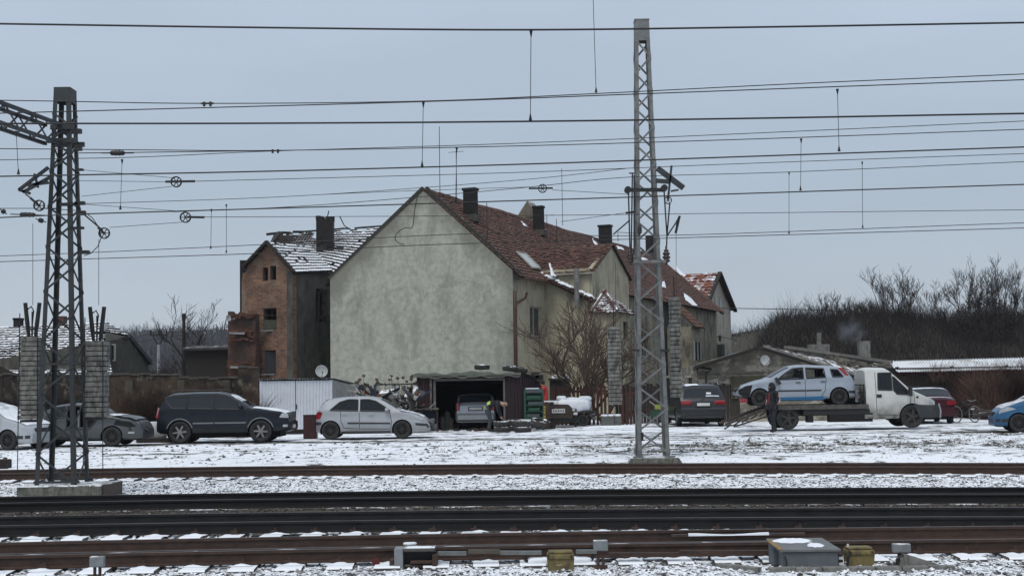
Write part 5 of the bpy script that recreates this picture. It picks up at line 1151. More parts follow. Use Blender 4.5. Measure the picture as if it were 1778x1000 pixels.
MB().box2((ox0-.1,-.05,-.1),(ox0,.04,ozt+.1)).build('door_frame', fr, GA); MB().box2((ox1,-.05,-.1),(ox1+.08,.04,ozt+.1)).build('door_frame', fr, GA); MB().box2((ox0+.002,-.05,ozt),(ox1-.002,.04,ozt+.09)).build('door_frame', fr, GA)
MB().box2((ox0-.24,-.07,-.1),(ox0-.16,-.03,ozt+.12)).build('door_post', mat('rust_post', (.16,.14,.12), (.08,.05,.035), 5, .8), GA)
gb = GL(945, 665, 64.5)
MB().quad((gx1,0,-.1),(gb.x,8.5,-.1),(gb.x,8.5,gb.z),(gx1,0,gz)).build('side_wall', GM, GA); MB().quad((gx0,0,-.1),(gx0,8.5,-.1),(gx0,8.5,gb.z),(gx0,0,gz)).build('side_wall', GM, GA)
MB().quad((gx0,8.5,-.1),(gb.x,8.5,-.1),(gb.x,8.5,gb.z),(gx0,8.5,gb.z)).build('rear_wall', BLK, GA)
for i in range(1, 12):
    t_ = i/12; MB().box((gx1+(gb.x-gx1)*t_+.02, 8.5*t_, 1.1), (.04,.06,2.2)).build('rib', GM, GA)
MB().quad((gx0,0.02,gz-.01),(gx1,.02,gz-.01),(gb.x,8.5,gb.z-.01),(gx0,8.5,gb.z-.01)).build('roof_sheet', GM, GA)
TARP = mat('green_tarp', (.075,.085,.060), (.045,.05,.038), 4, .75, bump=.02, snow=.12)
def tarp(u, v):
    x = gx0-.15+(gx1-gx0+.15)*u; y = -.18+v*8.4; z = gz+(gb.z-gz)*v
    if v == 0: return (x, y, z-.08+.03*math.sin(u*23)+.02*math.sin(u*51))
    return (x+(.0 if u < 1 else (gb.x-gx1)*v), y, z+.10+.035*math.sin(u*13+v*7)+.025*math.sin(u*37+v*3)+(.06*math.sin(u*PI)))
MB().grid(tarp, 60, 14).build('tarpaulin', TARP, GA, True)
# ---- red picket fence
PF = thing('picket_fence', 'dull red picket fence behind the snow covered trailer', 'fence', (X(1010, 60.5), 60.5, 0)); pfx = PF.location.x
REDP = mat('dull_red_paint', (.095,.034,.026), (.05,.024,.019), 3, .85, streak=((.03,.02,.016), 4, .55, .7, (1,1,.4)))
PK = MB().prism([(-.5,0),(.5,0),(.5,.95),(.0,1),(-.5,.95)], -.012, .012, 'y').mesh('picket', REDP)
def fenceseg(p0, p1, D, ht, drop=0):
    x = P(p0, 700, D).x-pfx; x1 = P(p1, 700, D).x-pfx; i = 0
    while x < x1:
        h_ = ht+random.uniform(-.03,.03); link('picket', PK, PF, (x, D-60.5, -.05), (0, random.uniform(-.01,.01), 0), (.105, 1, h_)); x += .172; i += 1
    for zz in (.45, ht-.35):
        MB().box2((P(p0,700,D).x-pfx-.1, D-60.5+.02, zz-.05), (x1+.1, D-60.5+.07, zz+.05)).build('rail', REDP, PF)
fenceseg(962, 1060, 60.5, 1.82); fenceseg(1081, 1100, 60.3, 1.72)
for px in (964, 1059): MB().box((P(px,700,60.5).x-pfx, .12, .9), (.1,.1,1.9)).build('post', WOODD, PF)
GT = thing('wooden_gate', 'dark weathered board gate seen through the pale mast', 'gate', (X(1138, 62), 62, 0)); 
GP = MB().box((0,0,.5), (1,1,1)).mesh('board', mat('gate_wood', (.055,.042,.036), (.03,.024,.021), 4, .95, stretch=(1,1,.3)))
for i in range(36):
    if 15 < i < 22: continue
    link('board', GP, GT, (-1.7+i*.155, random.uniform(-.02,.02), -.05), None, (.14,.03,1.75+random.uniform(-.08,.08)))
MB().box((1.2,.06,.5),(5,.05,.1)).build('rail', WOODD, GT); MB().box((1.2,.06,1.4),(5,.05,.1)).build('rail', WOODD, GT)
for q in (-.1,.85): MB().box((0.75+q,.0,.95),(.14,.14,2.1)).build('post', WOODD, GT)

# ================================================================== VEHICLES
def paint(name, c, dirt=.3, snow=0, rough=.32, metal=.3, dz=(.75)):
    rough = rough+.06
    """car paint with road dirt rising from the sills (real grime, object height)"""
    if name in MC: return MC[name]
    m = mat(name, c, tuple(x*.9 for x in c), 3, rough, metal, snow=snow, snown=1.6, coat=(.12 if sum(c) < .12 else .35))
    t = m.node_tree; n = t.nodes.new; l = t.links.new; b = t.nodes['Principled BSDF']
    src = b.inputs['Base Color'].links[0].from_socket; geo = n('ShaderNodeTexCoord'); sx = n('ShaderNodeSeparateXYZ'); l(geo.outputs['Object'], sx.inputs[0])
    z = n('ShaderNodeTexNoise'); z.inputs['Scale'].default_value = 4; z.inputs['Detail'].default_value = 6; l(geo.outputs['Object'], z.inputs[0])
    a = n('ShaderNodeMapRange'); a.inputs['From Min'].default_value = dz; a.inputs['From Max'].default_value = .15; a.inputs['To Max'].default_value = dirt*1.6; l(sx.outputs['Z'], a.inputs['Value'])
    q = n('ShaderNodeMath'); q.operation = 'MULTIPLY'; l(a.outputs[0], q.inputs[0]); l(z.outputs['Fac'], q.inputs[1]); q.use_clamp = True
    mx = n('ShaderNodeMix'); mx.data_type = 'RGBA'; l(q.outputs[0], mx.inputs[0]); l(src, mx.inputs[6]); mx.inputs[7].default_value = (.085,.075,.06,1); l(mx.outputs[2], b.inputs['Base Color'])
    return m
def in_poly(x, z, poly):
    c = False; j = len(poly)-1
    for i in range(len(poly)):
        xi, zi = poly[i]; xj, zj = poly[j]
        if (zi > z) != (zj > z) and x < (xj-xi)*(z-zi)/(zj-zi)+xi: c = not c
        j = i
    return c
def grow(poly, d):
    n = len(poly); cx = sum(p[0] for p in poly)/n; cz = sum(p[1] for p in poly)/n; o = []
    for i in range(n):
        a, b, c = poly[i-1], poly[i], poly[(i+1) % n]
        e1 = (b[0]-a[0], b[1]-a[1]); e2 = (c[0]-b[0], c[1]-b[1]); l1 = math.hypot(*e1) or 1; l2 = math.hypot(*e2) or 1
        n1 = (e1[1]/l1, -e1[0]/l1); n2 = (e2[1]/l2, -e2[0]/l2); nx, nz_ = n1[0]+n2[0], n1[1]+n2[1]; q = math.hypot(nx, nz_) or 1; nx /= q; nz_ /= q
        if (b[0]-cx)*nx+(b[1]-cz)*nz_ < 0: nx, nz_ = -nx, -nz_
        o.append((b[0]+nx*d*1.15, b[1]+nz_*d*1.15))
    return o
class Body:
    def __init__(s, L, W, top, belt, bot, wheels, ra, tumble=.30, endk=.16, endl=.45, crown=.05):
        s.L, s.W, s.top, s.beltp, s.bot, s.wheels, s.ra, s.tumble, s.endk, s.endl, s.crown = L, W, top, belt, bot, wheels, ra, tumble, endk, endl, crown
    def zt(s, x): return (interp(s.top, x)*2 + interp(s.top, x-.03)+interp(s.top, x+.03))/4 if abs(x) < s.L/2-.05 else interp(s.top, x)
    def zb(s, x): return interp(s.bot, x)
    def zl(s, x): return min(interp(s.beltp, x), s.zt(x)-s.crown-.02)
    def hw(s, x):
        e = max(0, abs(x)-(s.L/2-s.endl))/s.endl; return s.W/2*(1-s.endk*e**2.2)
    def side(s, x, z):        # half width at x,z
        w_, zl, zb, zt = s.hw(x), s.zl(x), s.zb(x), s.zt(x)
        if z <= zl:
            t = (z-zb)/max(zl-zb, .01); t = min(max(t, 0), 1)
            return w_*(.955+.045*math.sin(PI*min(1, t*1.15+.12))) if t > .001 else w_*.95
        w0 = w_*(.955+.045*math.sin(PI*1.27)) if False else s.side(x, zl-1e-4)
        return w0 - s.tumble*(z-zl)
    def wr(s, x): return max(.2, s.side(x, s.zt(x)-s.crown))
    def topz(s, x, yf): return s.zt(x) - s.crown*abs(yf)**4
    def mesh(s, holes=(), topholes=(), step=.055):
        xs = list(np.linspace(-s.L/2, s.L/2, int(s.L/step)));
        ex = [0, .012, .035]; xs = [-s.L/2+e for e in ex]+[x for x in xs if abs(x) < s.L/2-.05]+[s.L/2-e for e in ex[::-1]]
        NS, NG, NT = 12, 7, 7
        ring = []; 
        def section(x):
            zb, zl, zt = s.zb(x), s.zl(x), s.zt(x); o = [(0, zb), (s.hw(x)*.75, zb)]
            for i in range(NS+1): z = zb+(zl-zb)*i/NS; o.append((s.side(x, z) - (.03 if i == 0 else 0), z))
            zr = zt-s.crown
            for i in range(1, NG+1): z = zl+(zr-zl)*i/NG; o.append((s.side(x, z), z))
            wr = s.side(x, zr)
            for i in range(1, NT+1): yf = 1-i/NT; yf2 = math.sin(yf*PI/2); o.append((wr*yf2, s.topz(x, yf2)))
            return o
        secs = [section(x) for x in xs]; m = len(secs[0]); vs = []; fs = []
        for sgn in (1, -1):
            base = len(vs)
            for x, sec in zip(xs, secs):
                for (y, z) in sec:
                    px, pz = x, z
                    for wx in s.wheels:
                        wz = s.wz; d = math.hypot(px-wx, pz-wz)
                        if y > s.hw(x)*.8 and abs(d-s.ra) < .045 and pz > s.zb(x)-.01:
                            k = s.ra/max(d, .01); px, pz = wx+(px-wx)*k, wz+(pz-wz)*k
                    vs.append((px, sgn*y, pz))
            for i in range(len(xs)-1):
                for j in range(m-1):
                    ids = [base+i*m+j, base+(i+1)*m+j, base+(i+1)*m+j+1, base+i*m+j+1]
                    cx = sum(vs[q][0] for q in ids)/4; cz = sum(vs[q][2] for q in ids)/4; cy = abs(sum(vs[q][1] for q in ids)/4)
                    if 1 <= j <= NS+2 and any(math.hypot(cx-wx, cz-s.wz) < s.ra for wx in s.wheels): continue
                    if NS*.5+2 < j < NS+NG+2 and any(in_poly(cx, cz, h) for h in holes): continue
                    if j >= NS+NG+3 and any(a < cx < b for a, b in topholes): continue
                    fs.append(ids if sgn == 1 else ids[::-1])
            for e, i in ((0, 0), (1, len(xs)-1)):
                c = [base+i*m+j for j in range(m)]; fs.append(c if (e == 0) == (sgn == 1) else c[::-1])
        mb = MB(); mb.v = vs; mb.f = [tuple(f) for f in fs]; mb.m = [0]*len(fs); return mb
    def patch(s, poly, off, sides=(1, -1), nz_=5):
        mb = MB(); xs = sorted({round(p[0], 4) for p in poly} | set(np.round(np.linspace(min(p[0] for p in poly), max(p[0] for p in poly), 15), 4)))
        def span(x):
            zz = []
            for a, b in zip(poly, poly[1:]+poly[:1]):
                if min(a[0], b[0]) <= x <= max(a[0], b[0]):
                    if abs(a[0]-b[0]) < 1e-6: zz += [a[1], b[1]]
                    else: zz.append(a[1]+(b[1]-a[1])*(x-a[0])/(b[0]-a[0]))
            return (min(zz), max(zz)) if zz else None
        for sg in sides:
            vs = []; 
            for x in xs:
                sp_ = span(min(max(x, min(p[0] for p in poly)+1e-4), max(p[0] for p in poly)-1e-4))
                for k in range(nz_+1):
                    z = sp_[0]+(sp_[1]-sp_[0])*k/nz_; vs.append((x, sg*(s.side(x, z)+off), z))
            n = nz_+1; mb.add(vs, [((i*n+k, (i+1)*n+k, (i+1)*n+k+1, i*n+k+1) if sg == -1 else (i*n+k, i*n+k+1, (i+1)*n+k+1, (i+1)*n+k)) for i in range(len(xs)-1) for k in range(nz_)])
        return mb
    def toppatch(s, x0, x1, f0, f1, off, nx=10, ny=10, taper=0, wob=None):
        def fn(u, v):
            x = x0+(x1-x0)*u; f = f0+(f1-f0)*v; 
            if taper: f *= 1-taper*(1-u)
            dz = (s.zt(x+.02)-s.zt(x-.02))/.04; L_ = math.hypot(dz, 1); o = off+(wob(u, v) if wob else 0)
            return (x-dz/L_*o, f*s.wr(x), s.topz(x, f)+o/L_)
        return MB().grid(fn, nx, ny)
WC = {}
def wheel(parent, x, y, r, wd, style, sgn, z=None, mt=None):
    key = (round(r, 3), round(wd, 3), style)
    if key not in WC:
        ty = MB(); h = wd/2; rr = r*.66
        ty.lathe([(rr, -h*.80), (r*.80, -h*.98), (r*.95, -h*.90), (r*.995, -h*.68), (r, 0), (r*.995, h*.68), (r*.95, h*.90), (r*.80, h*.98), (rr, h*.80), (rr, 0)], 30, (0,0,0), 'y', True)
        rm = MB(); rm.lathe([(0, h*.25), (rr*.3, h*.3), (rr*.9, h*.1), (rr*.92, h*.8), (rr*1.02, h*.86), (rr*1.02, -h*.7), (rr*.9, -h*.5)], 26, (0,0,0), 'y')
        sp_ = MB(); n = {'alloy': 5, 'six': 6, 'steel': 10, 'cap': 7}[style]
        for i in range(n):
            a = 2*PI*i/n; w_ = {'alloy': .30, 'six': .24, 'steel': .12, 'cap': .2}[style]*rr
            sp_.box((math.cos(a)*rr*.54, h*.62, math.sin(a)*rr*.54), (rr*.86, .03, w_), Euler((0, -a, 0)).to_matrix())
        sp_.lathe([(0, h*.82), (rr*.2, h*.8), (rr*.28, h*.55)], 14, (0,0,0), 'y')
        WC[key] = (ty.mesh('tyre', RUBBER, True), rm, sp_)
    ty, rm, sp_ = WC[key]; k2 = key+(mt.name,)
    if k2 not in WC: WC[k2] = (rm.mesh('rim', STEELW), sp_.mesh('spokes', mt))
    o = link('wheel', ty, parent, (x, y, r if z is None else z), (0, random.uniform(0, 1), 0 if sgn > 0 else PI))
    link('rim', WC[k2][0], o); link('spokes', WC[k2][1], o); return o
def arch_liner(parent, body, r_, W):
    for wx in body.wheels:
        for sg in (1, -1):
            mb = MB(); y1 = sg*(body.hw(wx)*.93); y0 = sg*(W/2-.42); n = 18
            vs = [(wx+(body.ra+.01)*math.cos(a), y, body.wz+(body.ra+.01)*math.sin(a)) for y in (y0, y1) for a in [PI*(-.12+1.24*i/n) for i in range(n+1)]]
            mb.add(vs, [(i, i+1, n+1+i+1, n+1+i) for i in range(n)]); mb.add([(wx, y0, body.wz)]+vs[:n+1], [(0, i+1, i+2) for i in range(n)])
            mb.build('wheel_arch', BLK, parent)
def seat(parent, x, y, m=None):
    mb = MB(); mb.box((x, y, .55), (.5,.45,.18)); mb.box((x-.26, y, .85), (.14,.42,.55), (0,-.25,0)); mb.box((x-.36, y, 1.20), (.09,.24,.18), (0,-.2,0)); return mb.build('seat', BLK, parent)
def seam(B_, parent, lines, m=TRIM, wd=.019, sides=(1,-1)):
    mb = MB()
    for ln in lines:
        for sg in sides:
            mb = MB(); pts = []
            for a, b in zip(ln[:-1], ln[1:]):
                for k in range(6): t = k/6; pts.append((a[0]+(b[0]-a[0])*t, a[1]+(b[1]-a[1])*t))
            pts.append(ln[-1]); mb.tube([(x, sg*(B_.side(x, z)+.001), z) for x, z in pts], wd/2, 4, False)
            mb.build('door_gap', m, parent)
def car(label, cat, loc, rz, S, pt, pitch=0.0, name='parked_car', group=None):
    t = link(name, None, None, loc, (0, pitch, rz), label=label, cat=cat, group=group)
    b = Body(S['L'], S['W'], S['top'], S['belt'], S['bot'], S['wx'], S['ra'], S.get('tumble', .30), S.get('endk', .16), S.get('endl', .45), S.get('crown', .05)); b.wz = S['wr']
    wins = S.get('windows', []); op = S.get('open', True)
    bm_ = b.mesh([grow(w_, -.012) for w_ in wins] if op else [], S.get('topholes', []))
    bo = bm_.build('body', pt, t, True); fix(bo.data); bo.data.shade_smooth()
    try:
        bo.data.set_sharp_from_angle(angle=math.radians(38))
    except Exception: pass
    arch_liner(t, b, S['ra'], S['W'])
    # windows: black seal ring and pane
    for i, w_ in enumerate(wins):
        for sg in (1, -1):
            og = grow(w_, .03); ig = grow(w_, -.022); mb = MB(); n = len(w_)
            mb.tube([(x, sg*(b.side(x, z)+.0), z) for x, z in [(a[0]+(c_[0]-a[0])*k/4, a[1]+(c_[1]-a[1])*k/4) for a, c_ in zip(w_, w_[1:]+w_[:1]) for k in range(4)]+[w_[0]]], S.get('seal', .026), 5, False)
            wn = mb.build('window_frame', TRIM, t)
            if not (S.get('nopane') and i in S['nopane']): b.patch(w_, .004, (sg,)).build('window', S.get('glass', GLASS), wn, True)
    for (x0, x1, f, nm) in S.get('screens', []):
        b.toppatch(x0, x1, -f-.04, f+.04, .004).build('screen_frame', TRIM, t, True)
        b.toppatch(x0+.03, x1-.03, -f, f, .010, taper=0).build(nm, DGLASS if not op else GLASS, t, True)
    for (x0, x1, f) in S.get('topholes_dummy', []): pass
    seam(b, t, S.get('seams', []))
    for pl in S.get('handles', []):
        for sg in (1, -1):
            mb = MB(); y = b.side(*pl); mb.box((pl[0], sg*(y+.018), pl[1]), (.17,.03,.028)); mb.build('door_handle', S.get('handle_m', pt), t)
    for (nm, poly, off, m) in S.get('patches', []):
        for sg in (1, -1): b.patch(poly, off, (sg,)).build(nm, m, t, True)
    for (x0, x1, f0, f1, nm, m, off) in S.get('tops', []):
        b.toppatch(x0, x1, f0, f1, off, 14, 14, 0, lambda u, v: .006*math.sin(u*9+v*5)).build(nm, m, t, True)
    for (nm, c_, d, m) in S.get('boxes', []):
        o = MB().box(c_, d).build(nm, m, t); o.modifiers.new('b', 'BEVEL').width = min(d)*.25
    if 'mirror' in S:
        mx_, mz_, mm = S['mirror']
        for sg in (1, -1):
            y = b.side(mx_, mz_-.05); mb = MB(); mb.tube([(mx_+.09, 0,0), (mx_+.05,0,0), (mx_-.04,0,0), (mx_-.06,0,0)], [.03,.075,.085,.06], 10); o = mb.build('mirror', mm, t, True)
            o.location = (0, sg*(y+.14), mz_); MB().box((mx_+.02, -sg*.07, -.03), (.06,.12,.03)).build('mirror_arm', TRIM, o)
    if S.get('seats', True) and op:
        for sx_ in (S.get('seatx', .15), S.get('seatx', .15)-.85):
            for sy_ in (-.36, .36): seat(t, sx_, sy_)
    wm = S.get('wheelmat', STEELW)
    for i, wx in enumerate(S['wx']):
        for sg in (1, -1): wheel(t, wx, sg*(S['W']/2-.115), S['wr'], .20, S.get('style', 'steel'), sg, None, wm)
    # under body
    MB().box((0, 0, S.get('ub', .26)), (S['L']*.84, S['W']*.72, .16)).build('underbody', BLK, t)
    return t, b

# ---- silver hatchback (side view, facing right)
def place(px_front, px_rear, Yn, W, faceright=True):
    """centre x for a car seen side on with near flank at depth Yn"""
    return (X(px_front, Yn)+X(px_rear, Yn))/2, Yn+W/2
SIL = paint('silver_paint', (.42,.43,.45), .35, .0, .3, .45)
cx, cy = place(746, 548, 48.2, 1.68); L_ = X(746, 48.2)-X(548, 48.2)
S1 = dict(L=L_, W=1.70, wr=.31, ra=.355, wx=(-1.47, 1.02),
    top=[(-L_/2,.92),(-1.95,1.02),(-1.86,1.16),(-1.62,1.38),(-1.35,1.44),(-.9,1.475),(-.3,1.485),(.12,1.44),(.38,1.345),(.62,1.20),(.85,1.06),(1.0,.975),(1.3,.90),(1.65,.80),(1.85,.68),(L_/2,.50)],
    belt=[(-2,.98),(-1.7,1.0),(-1,.97),(0,.935),(.9,.90),(2,.8)], bot=[(-2,.30),(-1.85,.22),(1.8,.20),(2,.26)],
    windows=[[(-1.48,1.01),(-.52,.98),(-.52,1.36),(-.85,1.37),(-1.15,1.28)], [(-.42,.975),(.52,.945),(.60,.965),(.36,1.14),(.10,1.30),(-.12,1.36),(-.42,1.365)]],
    screens=[(.28,.84,.86,'windscreen'),(-1.86,-1.58,.8,'rear_window')], open=True, topholes=[],
    seams=[[(-1.12,1.0),(-1.10,.62),(-1.0,.40),(-.45,.36),(-.47,.97)], [(-.47,.36),(.62,.34),(.66,.6),(.58,.94)], [(.95,.94),(1.3,.90),(1.62,.81)]],
    handles=[(-.98,.86),(-.05,.84)], patches=[('side_moulding', [(-.86,.535),(-.47,.53),(-.47,.585),(-.88,.59)], .015, TRIM), ('side_moulding', [(-.44,.53),(.60,.51),(.62,.56),(-.44,.585)], .015, TRIM),
        ('tail_lamp', [(-1.99,.70),(-1.83,.72),(-1.74,.93),(-1.86,.98),(-1.97,.92)], .004, LAMPR), ('bumper_strip', [(-1.99,.50),(-1.80,.52),(-1.78,.60),(-1.99,.62)], .012, TRIM), ('headlamp', [(1.36,.76),(1.62,.64),(1.80,.62),(1.72,.72),(1.50,.82)], .006, LAMPW), ('bumper_strip', [(1.50,.46),(1.92,.42),(1.90,.50),(1.48,.54)], .012, TRIM), ('sill_shadow', [(-1.1,.22),(.62,.22),(.62,.27),(-1.1,.27)], .006, TRIM)],
    tops=[(.95,1.75,-.85,.85,'bonnet_snow',mat('thin_snow', (.7,.72,.75), (.42,.43,.45), 3, .8, lo=.42, hi=.55),.008)], mirror=(.50,.99,SIL), seatx=.15, style='steel')
car_rio, _ = car('silver five door hatchback parked before the white shed and junk heap', 'car', (cx, cy, .02), 0, S1, SIL, group='cars in the snowy yard')
mb = MB(); rj = random.Random(8)
for k in range(9): mb.box((L_/2-.02+rj.uniform(-.1,.12), rj.uniform(-.7,.7), rj.uniform(.3,.65)), (rj.uniform(.08,.2),rj.uniform(.1,.3),rj.uniform(.05,.14)), (rj.random(),rj.random(),rj.random()))
mb.build('damaged_grille', mat('broken_plastic', (.035,.035,.037), (.12,.12,.12), 9, .6), car_rio)

# ---- dark blue SUV
NAVY = paint('dark_navy_paint', (.007,.010,.017), .10, .0, .25, .3)
cx, cy = place(502, 270, 47.0, 1.85); L_ = X(502, 47)-X(270, 47)
S2 = dict(L=L_, W=1.86, wr=.385, ra=.43, wx=(-1.45, 1.29), crown=.055,
    top=[(-L_/2,.98),(-2.22,1.10),(-2.12,1.35),(-1.98,1.60),(-1.75,1.70),(-1.0,1.735),(-.2,1.73),(.12,1.68),(.45,1.50),(.80,1.28),(.98,1.20),(1.5,1.14),(1.95,1.06),(2.15,.98),(L_/2,.72)],
    belt=[(-2.3,1.16),(-1,1.14),(0,1.12),(1,1.08),(2.3,.95)], bot=[(-2.3,.42),(-2.1,.34),(2.1,.34),(2.3,.42)],
    windows=[[(-1.95,1.44),(-1.72,1.19),(-1.25,1.18),(-1.25,1.58),(-1.88,1.58)], [(-1.18,1.18),(-.32,1.16),(-.32,1.60),(-1.18,1.59)], [(-.24,1.16),(.72,1.13),(.78,1.16),(.44,1.42),(.14,1.58),(-.24,1.60)]],
    glass=DGLASS, seams=[[(-1.22,1.16),(-1.18,.78),(-1.0,.48),(-.28,.46),(-.28,1.15)], [(-.28,.46),(.78,.46),(.85,.8),(.80,1.12)], [(1.0,1.13),(1.5,1.08),(2.05,.98)]],
    screens=[(.20,.88,.84,'windscreen'),(-2.2,-1.98,.8,'rear_window')], handles=[(-1.02,1.02),(-.1,1.0)], handle_m=NAVY,
    patches=[('side_moulding', [(-1.0,.66),(-.3,.66),(-.3,.71),(-1.0,.71)], .014, mat('grey_moulding', (.16,.17,.18))), ('side_moulding', [(-.26,.66),(.78,.66),(.82,.71),(-.26,.71)], .014, MC['grey_moulding']), ('tail_lamp', [(-2.32,.86),(-2.20,.86),(-2.16,1.22),(-2.24,1.24)], .004, LAMPR), ('headlamp', [(1.92,.84),(2.22,.82),(2.20,.95),(2.02,1.0)], .006, LAMPW),
        ('lower_cladding', [(-1.02,.36),(.86,.36),(.84,.48),(-1.0,.48)], .012, mat('dark_cladding', (.02,.022,.026))), ('bumper', [(1.74,.40),(2.30,.44),(2.30,.68),(1.82,.70)], .012, NAVY), ('front_fog', [(2.05,.52),(2.2,.52),(2.2,.60),(2.05,.60)], .02, LAMPW)],
    tops=[(1.0,2.12,-.9,.9,'bonnet_snow',mat('bonnet_snow', (.75,.77,.8), (.62,.64,.68), 3, .85, lo=.4, hi=.6),.012), (.22,.60,-.85,.3,'windscreen_snow',MC['thin_snow'],.016)], mirror=(.62,1.24,NAVY), seatx=.2, style='six', wheelmat=ALLOY)
car_suv, b_ = car('dark navy off-road estate car with roof rails and snowy bonnet', 'car', (cx, cy, 0), 0, S2, NAVY, group='cars in the snowy yard')
for sg in (1, -1):
    MB().tube([(-1.75, sg*.64, 1.72), (-1.6, sg*.64, 1.79), (-.2, sg*.64, 1.80), (.0, sg*.64, 1.73)], .022, 6).build('roof_rail', BLACKM, car_suv)
    for wx in (-1.45, 1.29): MB().tube([(wx+.45*math.cos(a), sg*(b_.hw(wx)*.99+.01), .385+.45*math.sin(a)) for a in [PI*(.10+.8*i/14) for i in range(15)]], .026, 5).build('arch_trim', MC['grey_moulding'], car_suv)
MB().box((L_/2-.02, 0, .92), (.06,1.1,.2)).build('grille', mat('chrome_grille', (.25,.26,.27), (.05,.05,.05), 30, .3, .7), car_suv)
MB().box((L_/2-.02, 0, .50), (.08,1.5,.22)).build('bumper', NAVY, car_suv); MB().box((L_/2+.03, 0, .52), (.02,.5,.11)).build('number_plate', PLATE, car_suv)

# ---- left silver compact (front right quarter)
rzl = math.radians(-17); Yl = 43.2; SIL2 = paint('pale_silver_paint', (.45,.47,.49), .25, .0, .3, .3)
S3 = dict(L=3.95, W=1.70, wr=.31, ra=.36, wx=(-1.27, 1.22), endk=.30, endl=.7,
    top=[(-1.98,1.0),(-1.85,1.3),(-1.6,1.47),(-.9,1.53),(0,1.52),(.3,1.44),(.8,1.20),(1.05,1.05),(1.35,.97),(1.65,.88),(1.85,.76),(1.98,.55)],
    belt=[(-2,1.0),(0,.97),(1,.92),(2,.78)], bot=[(-2,.28),(1.9,.19),(2,.24)],
    windows=[[(-.95,1.02),(-.25,1.0),(-.25,1.4),(-.9,1.4)], [(-.18,1.0),(.85,.96),(.60,1.16),(.2,1.36),(-.18,1.40)]], seams=[[(-.22,1.0),(-.22,.35),(.72,.33),(.86,.7),(.88,.95)]], screens=[(.32,1.0,.87,'windscreen')],
    handles=[(-.05,.86)], patches=[('headlamp', [(1.30,.78),(1.60,.70),(1.84,.62),(1.80,.74),(1.55,.86)], .006, LAMPW), ('bumper_vent', [(1.55,.36),(1.75,.35),(1.75,.45),(1.55,.46)], .006, TRIM), ('bumper_vent', [(1.80,.36),(1.93,.36),(1.93,.46),(1.80,.46)], .006, TRIM)],
    tops=[(.55,1.80,-.94,.94,'bonnet_snow',MC['bonnet_snow'],.02), (.36,.70,-.9,.9,'screen_snow',MC['thin_snow'],.024)], mirror=(.85,1.02,SIL2), boxes=[('grille',(1.95,0,.62),(.08,.8,.14),TRIM)])
nose = X(58, 43.6); car('pale silver compact with snow covered bonnet cut off by the left edge', 'car', (nose-1.98*math.cos(rzl), 44.6+1.0*0+.55, .0), rzl, S3, SIL2, group='cars in the snowy yard')

# ---- wrecked grey saloon behind the mast, facing right
GRY = paint('dull_grey_paint', (.070,.076,.080), .3, .0, .45, .3)
cx, cy = place(246, 20, 45.6, 1.75); L_ = X(246, 45.6)-X(20, 45.6)
S4 = dict(L=L_, W=1.76, wr=.32, ra=.37, wx=(-1.15, 1.15),
    top=[(-2.15,.92),(-2.0,1.02),(-1.5,1.08),(-1.1,1.22),(-.75,1.38),(-.3,1.44),(.25,1.42),(.6,1.28),(.85,1.10),(1.0,1.0),(1.3,.98),(1.7,.93),(2.0,.80),(2.15,.55)],
    belt=[(-2.2,.98),(0,.94),(1,.90),(2.2,.8)], bot=[(-2.2,.28),(2.0,.22),(2.2,.26)],
    windows=[[(-1.02,1.0),(-.42,.97),(-.42,1.33),(-.72,1.3)], [(-.34,.60),(.42,.60),(.70,.95),(.30,1.30),(.0,1.34),(-.34,1.34)]], nopane=(1,), seams=[[(-1.0,.98),(-.98,.5),(-.4,.32)]],
    handles=[(-.75,.84)], patches=[('headlamp_hole', [(1.20,.72),(1.75,.62),(1.95,.66),(1.75,.80),(1.3,.86)], .008, BLK), ('bumper', [(1.50,.28),(2.10,.26),(2.10,.58),(1.52,.62)], .02, GRY), ('fog_lamp', [(1.70,.42),(1.9,.42),(1.9,.48),(1.70,.48)], .028, LAMPW)],
    tops=[(.98,1.9,-.92,.92,'bonnet',GRY,.05),(1.0,1.4,-.9,.4,'bonnet_snow',MC['thin_snow'],.065)], seatx=.1, style='steel', screens=[(.35,.85,.8,'windscreen')])
cw, _ = car('wrecked grey saloon with missing front door, behind the dark mast', 'car', (cx, cy, 0), 0, S4, GRY, group='cars in the snowy yard')
MB().box((.05,-.80,.75), (.05,.1,.9)).build('door_pillar', mat('grey_pillar', (.2,.2,.2)), cw); MB().tube([(.5,-.84,.95),(.85,-.9,1.0),(1.15,-.88,.96),(1.4,-.86,.9)], .025, 5).build('bent_wing', GRY, cw)
for k in range(10): MB().box((1.75+rj.uniform(0,.42), rj.uniform(-.85,.2), rj.uniform(.5,.82)), (.18,.12,.06), (rj.random(),rj.random(),rj.random())).build('engine_bay_part', TRIM, cw)

